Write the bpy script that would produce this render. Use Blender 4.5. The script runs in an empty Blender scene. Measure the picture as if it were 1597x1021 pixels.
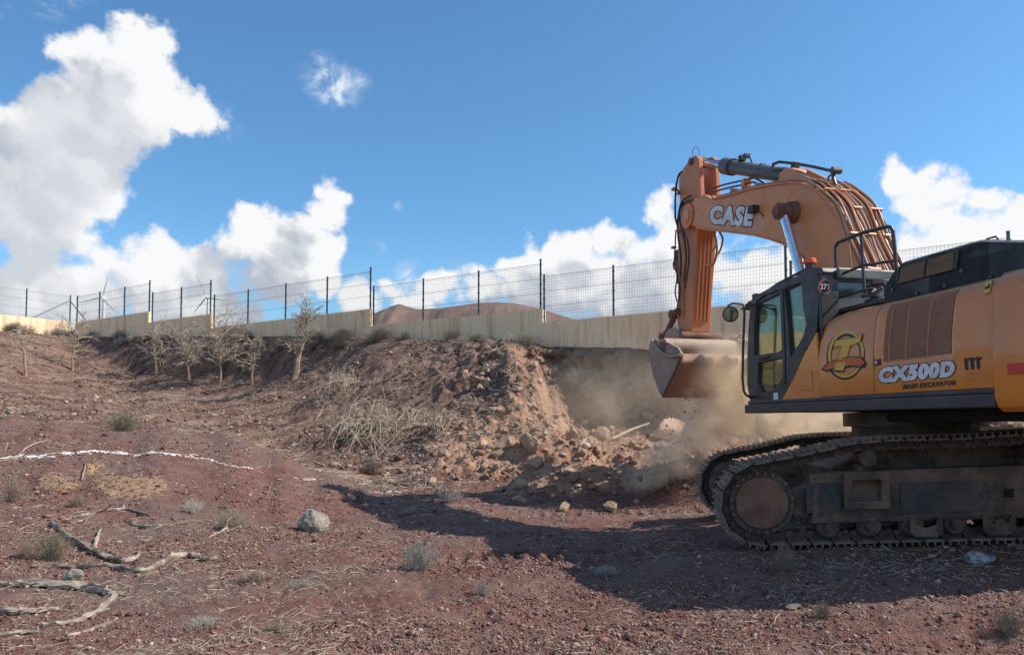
import bpy, math, random
import numpy as np
from mathutils import Vector, Matrix
from mathutils.geometry import tessellate_polygon

random.seed(7)
scene = bpy.context.scene
col = scene.collection
R = math.radians

# ------------------------------------------------------------------ camera
CAM = Vector((0.0, 0.0, 1.5))
FPX, CXP, CYP = 1200.0, 798.5, 600.0
PITCH = math.atan(60.0 / 1200.0)
cam_data = bpy.data.cameras.new("camera")
cam = bpy.data.objects.new("camera", cam_data)
col.objects.link(cam)
cam.location = CAM
cam.rotation_euler = (R(90) + PITCH, 0, 0)
cam_data.sensor_width = 36.0
cam_data.lens = 36.0 * FPX / 1597.0
cam_data.shift_y = (CYP - 510.5) / 1597.0
cam_data.clip_start = 0.1
cam_data.clip_end = 20000.0
scene.camera = cam

# ------------------------------------------------------------------ light
SUN_EL, SUN_AZ = R(41.5), R(-1.5)      # azimuth measured from +X towards +Y
sun_dir = Vector((math.cos(SUN_EL) * math.cos(SUN_AZ), math.cos(SUN_EL) * math.sin(SUN_AZ), math.sin(SUN_EL)))
sd = bpy.data.lights.new("sun", 'SUN')
sd.energy = 5.0
sd.angle = R(0.53)
sd.color = (1.0, 0.93, 0.82)
so = bpy.data.objects.new("sun", sd)
col.objects.link(so)
so.rotation_euler = sun_dir.to_track_quat('Z', 'Y').to_euler()

scene.view_settings.view_transform = 'Standard'
scene.view_settings.look = 'None'
scene.view_settings.exposure = 0.17
scene.view_settings.gamma = 1.0
scene.view_settings.use_curve_mapping = False
scene.cycles.volume_step_rate = 1.0
scene.cycles.volume_max_steps = 128
scene.cycles.max_bounces = 8
scene.cycles.transparent_max_bounces = 24
scene.cycles.volume_bounces = 4

world = bpy.data.worlds.new("World")
scene.world = world
world.use_nodes = True
wt = world.node_tree
wt.nodes.clear()


class NT:
    """tiny node helper"""
    def __init__(self, tree):
        self.t = tree

    def n(self, typ, **kw):
        nd = self.t.nodes.new(typ)
        for k, v in kw.items():
            setattr(nd, k, v)
        return nd

    def link(self, a, b):
        self.t.links.new(a, b)

    def put(self, sock, v):
        if hasattr(v, 'links') or hasattr(v, 'is_linked'):
            self.t.links.new(v, sock)
        else:
            sock.default_value = v

    def math(self, op, a, b=None, c=None, clamp=False):
        nd = self.n('ShaderNodeMath', operation=op, use_clamp=clamp)
        self.put(nd.inputs[0], a)
        if b is not None:
            self.put(nd.inputs[1], b)
        if c is not None:
            self.put(nd.inputs[2], c)
        return nd.outputs[0]

    def vmath(self, op, a, b=None, out=0, scale=None):
        nd = self.n('ShaderNodeVectorMath', operation=op)
        self.put(nd.inputs[0], a)
        if b is not None:
            self.put(nd.inputs[1], b)
        if scale is not None:
            self.put(nd.inputs['Scale'], scale)
        return nd.outputs[out]

    def smooth(self, v, lo, hi, a=0.0, b=1.0):
        nd = self.n('ShaderNodeMapRange', interpolation_type='SMOOTHSTEP')
        self.put(nd.inputs[0], v)
        nd.inputs[1].default_value = lo
        nd.inputs[2].default_value = hi
        nd.inputs[3].default_value = a
        nd.inputs[4].default_value = b
        return nd.outputs[0]

    def mix(self, f, a, b, mode='MIX'):
        nd = self.n('ShaderNodeMix', data_type='RGBA', blend_type=mode)
        self.put(nd.inputs[0], f)
        self.put(nd.inputs[6], a)
        self.put(nd.inputs[7], b)
        return nd.outputs[2]

    def noise(self, vec, scale, detail=4.0, rough=0.55, dist=0.0, out=0):
        nd = self.n('ShaderNodeTexNoise')
        if vec is not None:
            self.put(nd.inputs['Vector'], vec)
        nd.inputs['Scale'].default_value = scale
        nd.inputs['Detail'].default_value = detail
        nd.inputs['Roughness'].default_value = rough
        nd.inputs['Distortion'].default_value = dist
        return nd.outputs[out]


def px_ray(px, py):
    """direction in the world of the photograph's pixel"""
    x, y = px - CXP, CYP - py
    d = Vector((x, FPX * math.cos(PITCH) - y * math.sin(PITCH), FPX * math.sin(PITCH) + y * math.cos(PITCH)))
    return d.normalized()


def sky_blob_list():
    L = [
        # big cumulus in the upper left
        (208, 40, 34), (232, 62, 42), (262, 78, 34), (215, 100, 60), (130, 95, 52), (75, 78, 36), (105, 120, 52), (180, 140, 72),
        (245, 150, 66), (300, 165, 52), (325, 180, 32), (90, 180, 78), (45, 215, 70), (160, 205, 80), (230, 200, 52),
        (60, 270, 80), (130, 270, 70), (10, 320, 90), (110, 340, 75), (-60, 250, 110), (55, 360, 75), (150, 375, 42), (155, 310, 46),
        (-20, 190, 40),
        # bank over the left fence
        (270, 392, 38), (310, 400, 42), (395, 350, 40), (370, 385, 48), (420, 385, 46), (505, 305, 32), (495, 340, 36), (470, 380, 44),
        (500, 390, 34), (530, 300, 20), (220, 425, 44), (330, 440, 50), (420, 440, 52), (150, 440, 48), (80, 440, 52), (10, 440, 60),
        (-80, 430, 80), (250, 465, 40), (490, 440, 40), (380, 480, 40),
        (60, 405, 55), (180, 405, 40), (250, 435, 55), (560, 475, 45), (130, 470, 80), (330, 480, 60), (30, 480, 70), (612, 448, 26), (640, 465, 26), (590, 470, 22),
        # bank behind the arm
        (745, 425, 26), (790, 412, 28), (825, 405, 32), (865, 400, 30), (905, 395, 32), (945, 375, 32), (968, 362, 22), (990, 395, 40), (1040, 385, 36),
        (700, 445, 30), (760, 455, 40), (830, 450, 52), (900, 450, 60), (980, 450, 62), (1060, 440, 60), (1140, 420, 58), (1190, 400, 50), (1230, 410, 50),
        (1037, 330, 24), (1100, 380, 40), (1290, 460, 60), (1200, 470, 60), (1245, 480, 50), (1340, 470, 50), (660, 470, 28),
        # cumulus to the right
        (1400, 285, 34), (1440, 282, 36), (1485, 292, 42), (1530, 310, 44), (1575, 340, 50), (1425, 335, 48), (1480, 350, 58), (1540, 370, 58),
        (1620, 370, 70), (1400, 385, 40), (1450, 400, 52), (1700, 380, 90),
        (1800, 420, 110), (1900, 300, 90),
    ]
    return L


def build_density_group():
    g = bpy.data.node_groups.new('cloud_density', 'ShaderNodeTree')
    g.interface.new_socket(name='Dir', in_out='INPUT', socket_type='NodeSocketVector')
    g.interface.new_socket(name='Density', in_out='OUTPUT', socket_type='NodeSocketFloat')
    t = NT(g)
    gi = t.n('NodeGroupInput')
    go = t.n('NodeGroupOutput')
    d0 = gi.outputs[0]
    # domain warp so blob rims break up
    w1 = t.vmath('SUBTRACT', t.noise(d0, 9.0, 5.0, 0.6, out=1), (0.5, 0.5, 0.5))
    w1 = t.vmath('SCALE', w1, scale=0.10)
    d = t.vmath('ADD', d0, w1)
    cur = None
    for (px, py, r) in sky_blob_list():
        c = px_ray(px, py)
        # angular radius: account for the smaller angle per pixel off-axis
        a = px_ray(px + r * 0.7, py)
        b = px_ray(px, py + r * 0.7)
        rad = 0.5 * ((a - c).length + (b - c).length) / 0.7
        dist = t.vmath('DISTANCE', d, tuple(c), out=1)
        v = t.math('MULTIPLY_ADD', dist, -1.0 / rad, 1.0)
        v = t.math('MULTIPLY', v, min(1.6, 0.45 + rad * 14.0))
        if cur is None:
            cur = v
        else:
            nd = t.n('ShaderNodeMath', operation='SMOOTH_MAX')
            t.link(cur, nd.inputs[0])
            t.link(v, nd.inputs[1])
            nd.inputs[2].default_value = 0.25
            cur = nd.outputs[0]
    # elsewhere on the sky: ordinary scattered cumulus, the same kind as in view
    sep = t.n('ShaderNodeSeparateXYZ')
    t.link(d0, sep.inputs[0])
    back = t.smooth(sep.outputs[1], 0.62, 0.35)
    far = t.math('SUBTRACT', t.noise(d0, 2.6, 3.0, 0.5), 0.56)
    far = t.math('MULTIPLY', far, 4.0)
    far = t.math('MULTIPLY', t.math('ADD', far, 2.0), back)
    far = t.math('SUBTRACT', far, 2.0)
    cur = t.math('MAXIMUM', cur, far)
    f = t.noise(d0, 13.0, 10.0, 0.62, 0.25)
    f = t.math('SUBTRACT', f, 0.5)
    cur = t.math('MULTIPLY_ADD', f, 1.9, cur)
    t.link(cur, go.inputs[0])
    return g


def build_world():
    t = NT(wt)
    tc = t.n('ShaderNodeTexCoord')
    d = t.vmath('NORMALIZE', tc.outputs['Generated'])
    sky = t.n('ShaderNodeTexSky', sky_type='NISHITA')
    sky.sun_disc = False
    sky.sun_elevation = SUN_EL
    sky.sun_rotation = R(90) - SUN_AZ
    sky.altitude = 100.0
    sky.air_density = 1.0
    sky.dust_density = 0.6
    sky.ozone_density = 2.2
    skyc = t.mix(1.0, sky.outputs[0], SKY_TINT, 'MULTIPLY')
    g = build_density_group()

    def dens(vec):
        nd = t.n('ShaderNodeGroup')
        nd.node_tree = g
        t.link(vec, nd.inputs[0])
        return nd.outputs[0]
    d1 = dens(d)
    d2 = dens(t.vmath('ADD', d, (0.045, 0.0, 0.050)))
    alpha = t.smooth(d1, -0.05, 0.38)
    shade = t.smooth(d2, -0.15, 0.45)
    bil = t.smooth(t.math('SUBTRACT', d2, d1), -0.45, 0.45)
    shade = t.math('ADD', t.math('MULTIPLY', shade, 0.62), t.math('MULTIPLY', bil, 0.48), clamp=True)
    sft = t.noise(d, 5.0, 3.0, 0.5)
    shade = t.math('MULTIPLY', shade, t.smooth(sft, 0.35, 0.6, 0.6, 1.0))
    ccol = t.mix(shade, CLOUD_LIT, CLOUD_SHADE)
    # small thin clouds
    thin = None
    for (px, py, r, k) in [(500, 118, 44, .7), (525, 140, 50, .75), (560, 125, 30, .4), (590, 388, 18, .4), (620, 320, 12, .3), (75, 4, 44, .6), (130, 4, 40, .6),
                           (0, 10, 30, .4), (350, 190, 40, .4), (640, 440, 40, .6), (720, 440, 40, .6)]:
        c = px_ray(px, py)
        rad = (px_ray(px + r, py) - c).length
        dist = t.vmath('DISTANCE', d, tuple(c), out=1)
        v = t.math('MULTIPLY', t.math('MULTIPLY_ADD', dist, -1.0 / rad, 1.0, clamp=True), k)
        thin = v if thin is None else t.math('MAXIMUM', thin, v)
    wn = t.noise(d, 17.0, 9.0, 0.62, 0.6)
    thin = t.math('MULTIPLY', thin, t.smooth(wn, 0.40, 0.68, 0.0, 2.0), clamp=True)
    thin = t.smooth(thin, 0.0, 1.1)
    # whitening towards the horizon
    sep = t.n('ShaderNodeSeparateXYZ')
    t.link(d, sep.inputs[0])
    hz = t.smooth(sep.outputs[2], 0.26, 0.02, 0.0, 0.30)
    base = t.mix(hz, skyc, CLOUD_HAZE)
    base = t.mix(thin, base, CLOUD_THIN)
    full = t.mix(alpha, base, ccol)
    bg = t.n('ShaderNodeBackground')
    t.link(full, bg.inputs[0])
    bg.inputs[1].default_value = SKY_STRENGTH
    out = t.n('ShaderNodeOutputWorld')
    t.link(bg.outputs[0], out.inputs[0])


SKY_STRENGTH = 0.117
SKY_TINT = (0.74, 1.14, 1.34, 1)
CLOUD_LIT = (7.2, 7.25, 7.35, 1)
CLOUD_SHADE = (3.5, 3.85, 4.5, 1)
CLOUD_HAZE = (4.6, 6.2, 7.6, 1)
CLOUD_THIN = (5.8, 6.6, 7.4, 1)
build_world()
world.cycles.sampling_method = 'MANUAL'
world.cycles.sample_map_resolution = 512

# ------------------------------------------------------------------ tagging / linking helpers
def tag(o, label=None, cat=None, group=None, kind=None):
    if label: o['label'] = label
    if cat: o['category'] = cat
    if group: o['group'] = group
    if kind: o['kind'] = kind
    return o


def empty(name, loc, rz=0.0):
    o = bpy.data.objects.new(name, None)
    col.objects.link(o)
    o.location = loc
    o.rotation_euler = (0, 0, rz)
    o.empty_display_size = 0.3
    return o


def root_inv(o):
    """inverse of an (unparented or identity-under-root) object's matrix"""
    while o.parent is not None:
        o = o.parent
    m = Matrix.Translation(o.location) @ o.rotation_euler.to_matrix().to_4x4()
    return m.inverted()


class MB:
    """collects geometry in WORLD coordinates"""
    def __init__(self):
        self.v, self.f, self.mi = [], [], []
        self.cur = 0

    def add(self, verts, faces):
        b = len(self.v)
        self.v += [tuple(v) for v in verts]
        self.f += [tuple(b + i for i in f) for f in faces]
        self.mi += [self.cur] * len(faces)

    def hexa(self, c8):
        # bottom 0..3, top 4..7
        self.add(c8, [(0, 3, 2, 1), (4, 5, 6, 7), (0, 1, 5, 4), (1, 2, 6, 5), (2, 3, 7, 6), (3, 0, 4, 7)])

    def box(self, fn, a, b):
        """box between local corners a and b, mapped by fn(x,y,z)->world"""
        (x0, y0, z0), (x1, y1, z1) = a, b
        self.hexa([fn(x0, y0, z0), fn(x1, y0, z0), fn(x1, y1, z0), fn(x0, y1, z0),
                   fn(x0, y0, z1), fn(x1, y0, z1), fn(x1, y1, z1), fn(x0, y1, z1)])

    def cyl(self, p0, p1, r0, r1=None, n=16, caps=True):
        r1 = r0 if r1 is None else r1
        p0, p1 = Vector(p0), Vector(p1)
        ax = (p1 - p0).normalized()
        u = ax.orthogonal().normalized()
        w = ax.cross(u)
        vs = []
        for p, r in ((p0, r0), (p1, r1)):
            for i in range(n):
                a = 2 * math.pi * i / n
                vs.append(p + (u * math.cos(a) + w * math.sin(a)) * r)
        fs = [(i, (i + 1) % n, n + (i + 1) % n, n + i) for i in range(n)]
        if caps:
            fs += [tuple(range(n - 1, -1, -1)), tuple(range(n, 2 * n))]
        self.add(vs, fs)

    def tube(self, pts, r, n=8, caps=True):
        pts = [Vector(p) for p in pts]
        rs = r if isinstance(r, (list, tuple)) else [r] * len(pts)
        vs, fs = [], []
        prev = None
        for k, p in enumerate(pts):
            if k == 0: t = pts[1] - pts[0]
            elif k == len(pts) - 1: t = pts[-1] - pts[-2]
            else: t = pts[k + 1] - pts[k - 1]
            if t.length < 1e-9: t = Vector((0, 0, 1))
            t.normalize()
            if prev is None: u = t.orthogonal().normalized()
            else:
                u = prev - t * prev.dot(t)
                u = u.normalized() if u.length > 1e-6 else t.orthogonal().normalized()
            prev = u
            w = t.cross(u)
            for i in range(n):
                a = 2 * math.pi * i / n
                vs.append(p + (u * math.cos(a) + w * math.sin(a)) * rs[k])
        for k in range(len(pts) - 1):
            for i in range(n):
                j = (i + 1) % n
                fs.append((k * n + i, k * n + j, (k + 1) * n + j, (k + 1) * n + i))
        if caps:
            fs += [tuple(range(n - 1, -1, -1)), tuple(range((len(pts) - 1) * n, len(pts) * n))]
        self.add(vs, fs)

    def prism(self, poly, fn, d0, d1, holes=()):
        """poly/holes: 2-D points; fn(a,b,d)->world; extruded from d0 to d1"""
        loops = [list(poly)] + [list(h) for h in holes]
        flat = [p for l in loops for p in l]
        tris = tessellate_polygon([[Vector((p[0], p[1], 0)) for p in l] for l in loops])
        n = len(flat)
        vs = [fn(p[0], p[1], d0) for p in flat] + [fn(p[0], p[1], d1) for p in flat]
        fs = [tuple(t) for t in tris] + [tuple(n + i for i in reversed(t)) for t in tris]
        b = 0
        for l in loops:
            m = len(l)
            for i in range(m):
                j = (i + 1) % m
                fs.append((b + i, b + j, n + b + j, n + b + i))
            b += m
        self.add(vs, fs)

    def build(self, name, mat, parent=None, smooth=False, bevel=0.0, fix=True, autosmooth=None):
        me = bpy.data.meshes.new(name)
        vs = self.v
        if parent is not None:
            im = root_inv(parent)
            vs = [tuple(im @ Vector(v)) for v in vs]
        me.from_pydata(vs, [], self.f)
        mats = mat if isinstance(mat, (list, tuple)) else [mat]
        for m in mats: me.materials.append(m)
        if len(mats) > 1: me.polygons.foreach_set('material_index', self.mi)
        if fix:
            import bmesh
            bm = bmesh.new()
            bm.from_mesh(me)
            bmesh.ops.recalc_face_normals(bm, faces=bm.faces)
            bm.to_mesh(me)
            bm.free()
        if smooth:
            me.polygons.foreach_set('use_smooth', [True] * len(me.polygons))
            try:
                me.set_sharp_from_angle(angle=R(autosmooth or 38))
            except Exception:
                pass
        me.update()
        o = bpy.data.objects.new(name, me)
        col.objects.link(o)
        if parent is not None: o.parent = parent
        if bevel > 0:
            md = o.modifiers.new('bevel', 'BEVEL')
            md.width = bevel
            md.segments = 2
            md.limit_method = 'ANGLE'
            md.angle_limit = R(35)
        return o


def np_mesh(name, V, F, mat, smooth=False):
    """fast mesh from numpy arrays; F is (n,3) or (n,4)"""
    me = bpy.data.meshes.new(name)
    nv, nf, k = len(V), len(F), F.shape[1]
    me.vertices.add(nv)
    me.vertices.foreach_set('co', np.ascontiguousarray(V, dtype=np.float32).ravel())
    me.loops.add(nf * k)
    me.loops.foreach_set('vertex_index', np.ascontiguousarray(F, dtype=np.int32).ravel())
    me.polygons.add(nf)
    me.polygons.foreach_set('loop_start', np.arange(0, nf * k, k, dtype=np.int32))
    if smooth:
        me.polygons.foreach_set('use_smooth', np.ones(nf, dtype=bool))
    me.update(calc_edges=True)
    me.validate()
    if mat: me.materials.append(mat)
    o = bpy.data.objects.new(name, me)
    col.objects.link(o)
    return o

# ------------------------------------------------------------------ numpy noise
def _hash(ix, iy, seed):
    h = (ix.astype(np.int64) * 374761393 + iy.astype(np.int64) * 668265263 + seed * 1442695041) & 0xFFFFFFFF
    h = ((h ^ (h >> 13)) * 1274126177) & 0xFFFFFFFF
    h = h ^ (h >> 16)
    return (h & 0xFFFFFF) / float(0xFFFFFF) * 2.0 - 1.0


def vnoise(x, y, seed=0):
    x, y = np.asarray(x, float), np.asarray(y, float)
    ix, iy = np.floor(x), np.floor(y)
    fx, fy = x - ix, y - iy
    fx = fx * fx * fx * (fx * (fx * 6 - 15) + 10)
    fy = fy * fy * fy * (fy * (fy * 6 - 15) + 10)
    a, b = _hash(ix, iy, seed), _hash(ix + 1, iy, seed)
    c, d = _hash(ix, iy + 1, seed), _hash(ix + 1, iy + 1, seed)
    return (a * (1 - fx) + b * fx) * (1 - fy) + (c * (1 - fx) + d * fx) * fy


def fbm(x, y, octv=4, gain=0.5, seed=0):
    s, a, k = 0.0, 1.0, 1.0
    for i in range(octv):
        s = s + a * vnoise(x * k + 17.3 * i, y * k - 9.1 * i, seed + i)
        a *= gain
        k *= 2.03
    return s


def sstep(x, a, b):
    t = np.clip((np.asarray(x, float) - a) / (b - a), 0, 1)
    return t * t * (3 - 2 * t)
# ------------------------------------------------------------------ materials
def soil_material():
    m = bpy.data.materials.new('soil')
    m.use_nodes = True
    t = NT(m.node_tree)
    m.node_tree.nodes.clear()
    geo = t.n('ShaderNodeNewGeometry')
    P = geo.outputs['Position']
    at = t.n('ShaderNodeAttribute', attribute_name='soil')
    sp = t.n('ShaderNodeSeparateXYZ')
    t.link(at.outputs['Vector'], sp.inputs[0])
    rub, slope, sand = sp.outputs
    n1 = t.noise(P, 0.35, 4, 0.6)
    n2 = t.noise(P, 2.2, 5, 0.65)
    n3 = t.noise(P, 14.0, 5, 0.7)
    n4 = t.noise(P, 70.0, 3, 0.7)
    red = t.mix(t.smooth(n2, 0.35, 0.65), (0.180, 0.078, 0.060, 1), (0.240, 0.132, 0.104, 1))
    red = t.mix(t.smooth(n1, 0.42, 0.62, 0.0, 0.7), red, (0.200, 0.145, 0.120, 1))
    red = t.mix(t.smooth(n3, 0.50, 0.72, 0.0, 0.75), red, (0.30, 0.215, 0.185, 1))
    red = t.mix(t.smooth(n4, 0.50, 0.34, 0.0, 0.7), red, (0.060, 0.028, 0.025, 1))
    stv = t.n('ShaderNodeMapping')
    stv.inputs['Rotation'].default_value = (0, 0, -0.6435)
    t.link(P, stv.inputs['Vector'])
    stt = t.vmath('MULTIPLY', stv.outputs[0], (0.22, 1.5, 1.0))
    nst = t.noise(stt, 1.6, 6, 0.7)
    slp = t.mix(t.smooth(n2, 0.35, 0.65), (0.150, 0.082, 0.063, 1), (0.225, 0.142, 0.108, 1))
    slp = t.mix(t.smooth(nst, 0.48, 0.62, 0.0, 0.75), slp, (0.285, 0.195, 0.145, 1))
    slp = t.mix(t.smooth(n3, 0.52, 0.70, 0.0, 0.65), slp, (0.34, 0.245, 0.185, 1))
    slp = t.mix(t.smooth(nst, 0.50, 0.38, 0.0, 0.7), slp, (0.070, 0.036, 0.032, 1))
    slp = t.mix(t.smooth(n3, 0.48, 0.34, 0.0, 0.6), slp, (0.065, 0.035, 0.03, 1))
    rb = t.mix(t.smooth(n2, 0.35, 0.65), (0.30, 0.160, 0.105, 1), (0.43, 0.270, 0.18, 1))
    rb = t.mix(t.smooth(n3, 0.50, 0.72, 0.0, 0.6), rb, (0.50, 0.36, 0.26, 1))
    rb = t.mix(t.smooth(n3, 0.46, 0.30, 0.0, 0.6), rb, (0.18, 0.095, 0.07, 1))
    # bedding layers of the cut face: bands that follow height
    lay = t.vmath('MULTIPLY', P, (0.25, 0.25, 3.2))
    nl = t.noise(lay, 1.6, 5, 0.6, 0.4)
    rb = t.mix(t.math('MULTIPLY', t.smooth(nl, 0.5, 0.66), 0.45), rb, (0.20, 0.125, 0.10, 1))
    # soft edges for the masks
    e = t.math('MULTIPLY', t.math('SUBTRACT', n2, 0.5), 1.2)
    k1 = t.smooth(t.math('ADD', slope, e), 0.35, 0.65)
    k2 = t.smooth(t.math('ADD', rub, e), 0.35, 0.65)
    k3 = t.smooth(t.math('ADD', sand, t.math('MULTIPLY', t.math('SUBTRACT', n3, 0.5), 2.0)), 0.35, 0.75)
    c = t.mix(k1, red, slp)
    c = t.mix(k2, c, rb)
    c = t.mix(k3, c, t.mix(t.smooth(n3, 0.4, 0.6), (0.24, 0.14, 0.095, 1), (0.43, 0.28, 0.17, 1)))
    bs = t.n('ShaderNodeBsdfPrincipled')
    t.link(c, bs.inputs['Base Color'])
    bs.inputs['Roughness'].default_value = 0.95
    bs.inputs['Specular IOR Level'].default_value = 0.15
    b1 = t.n('ShaderNodeBump')
    b1.inputs['Strength'].default_value = 0.9
    b1.inputs['Distance'].default_value = 0.05
    t.link(n3, b1.inputs['Height'])
    b2 = t.n('ShaderNodeBump')
    b2.inputs['Strength'].default_value = 0.8
    b2.inputs['Distance'].default_value = 0.012
    t.link(n4, b2.inputs['Height'])
    t.link(b1.outputs[0], b2.inputs['Normal'])
    t.link(b2.outputs[0], bs.inputs['Normal'])
    o = t.n('ShaderNodeOutputMaterial')
    t.link(bs.outputs[0], o.inputs[0])
    return m


def pm(name, c1, c2=None, scale=4.0, rough=0.6, metal=0.0, bump=0.0, bscale=30.0, lo=0.38, hi=0.62, dust=0.0,
       dustc=(0.36, 0.24, 0.17), spec=0.5, rand=0.0, coat=0.0, stretch=None, grime=0.0, streak=0.0):
    """general procedural material: two-tone noise, dust lying on upward faces, fine relief"""
    m = bpy.data.materials.new(name)
    m.use_nodes = True
    m.node_tree.nodes.clear()
    t = NT(m.node_tree)
    tc = t.n('ShaderNodeTexCoord')
    P = tc.outputs['Object']
    if stretch: P = t.vmath('MULTIPLY', P, stretch)
    c1 = tuple(c1) + (1,)
    c2 = tuple(c2) + (1,) if c2 else c1
    n = t.noise(P, scale, 5, 0.62, 0.2)
    c = t.mix(t.smooth(n, lo, hi), c1, c2)
    if rand > 0:
        oi = t.n('ShaderNodeObjectInfo')
        hsv = t.n('ShaderNodeHueSaturation')
        t.link(c, hsv.inputs['Color'])
        t.link(t.math('MULTIPLY_ADD', oi.outputs['Random'], rand, 1.0 - rand / 2), hsv.inputs['Value'])
        c = hsv.outputs[0]
    if grime > 0:
        g = t.noise(P, 1.7, 7, 0.7, 0.5)
        g2 = t.noise(P, 22.0, 4, 0.7)
        g = t.math('ADD', g, t.math('MULTIPLY', t.math('SUBTRACT', g2, 0.5), 0.35))
        c = t.mix(t.smooth(g, 0.44, 0.70, 0.0, grime), c, tuple(dustc) + (1,))
    if streak > 0:
        sv = t.vmath('MULTIPLY', P, (7.0, 7.0, 0.5))
        s1 = t.noise(sv, 1.6, 6, 0.7)
        s2 = t.noise(P, 1.1, 3, 0.5)
        k = t.math('MULTIPLY', t.smooth(s1, 0.50, 0.72), t.smooth(s2, 0.38, 0.62))
        c = t.mix(t.math('MULTIPLY', k, streak), c, tuple(dustc) + (1,))
        sc = t.vmath('MULTIPLY', P, (3.0, 3.0, 22.0))
        s3 = t.noise(sc, 3.0, 4, 0.7, 1.5)
        c = t.mix(t.smooth(s3, 0.70, 0.76, 0.0, streak * 0.8), c, (0.09, 0.05, 0.035, 1))
    if dust > 0:
        geo = t.n('ShaderNodeNewGeometry')
        s = t.n('ShaderNodeSeparateXYZ')
        t.link(geo.outputs['Normal'], s.inputs[0])
        up = t.smooth(s.outputs[2], 0.05, 0.8)
        dn = t.noise(P, 7.0, 5, 0.65)
        k = t.math('MULTIPLY', t.math('ADD', t.math('MULTIPLY', up, 0.8), 0.15), t.smooth(dn, 0.3, 0.6, 0.35, 1.0))
        k = t.math('MULTIPLY', k, dust, clamp=True)
        c = t.mix(k, c, tuple(dustc) + (1,))
    bs = t.n('ShaderNodeBsdfPrincipled')
    t.link(c, bs.inputs['Base Color'])
    rn = t.noise(P, 6.0, 4, 0.6)
    t.link(t.smooth(rn, 0.3, 0.7, max(rough - 0.1, 0.02), min(rough + 0.12, 1)), bs.inputs['Roughness'])
    bs.inputs['Metallic'].default_value = metal
    bs.inputs['Specular IOR Level'].default_value = spec
    if coat: bs.inputs['Coat Weight'].default_value = coat
    if bump > 0:
        bn = t.n('ShaderNodeBump')
        bn.inputs['Strength'].default_value = 0.8
        bn.inputs['Distance'].default_value = bump
        t.link(t.noise(P, bscale, 5, 0.65), bn.inputs['Height'])
        t.link(bn.outputs[0], bs.inputs['Normal'])
    o = t.n('ShaderNodeOutputMaterial')
    t.link(bs.outputs[0], o.inputs[0])
    return m


def attr_mat(name, rough=0.9):
    """material whose base colour is the piece's own stone/twig tint"""
    m = bpy.data.materials.new(name)
    m.use_nodes = True
    m.node_tree.nodes.clear()
    t = NT(m.node_tree)
    at = t.n('ShaderNodeAttribute', attribute_name='tint')
    bs = t.n('ShaderNodeBsdfPrincipled')
    t.link(at.outputs['Color'], bs.inputs['Base Color'])
    bs.inputs['Roughness'].default_value = rough
    bs.inputs['Specular IOR Level'].default_value = 0.2
    o = t.n('ShaderNodeOutputMaterial')
    t.link(bs.outputs[0], o.inputs[0])
    return m


M_SOIL = soil_material()

# ------------------------------------------------------------------ terrain function
R_CORNER = -0.571


def wall_Z(r):
    r = np.asarray(r, float)
    z1 = 46.81 / (r + 1.4294)
    k = (-31.1 - 54.5 * r) / (2.2 - 4.0 * r)
    z2 = 54.5 - 4.0 * k
    return np.where(r >= R_CORNER, z1, z2)


WALLTOP = [(-9, 7.15), (-0.475, 7.15), (-0.394, 6.45), (-0.185, 5.62), (0.040, 4.77), (0.364, 4.20), (9, 3.55)]


def wall_top(r):
    """height of the wall's top above the camera"""
    for i in range(1, len(WALLTOP)):
        if r < WALLTOP[i][0] + 1e-9:
            return WALLTOP[i][1] if i > 0 else 0
    return 3.55


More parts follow.
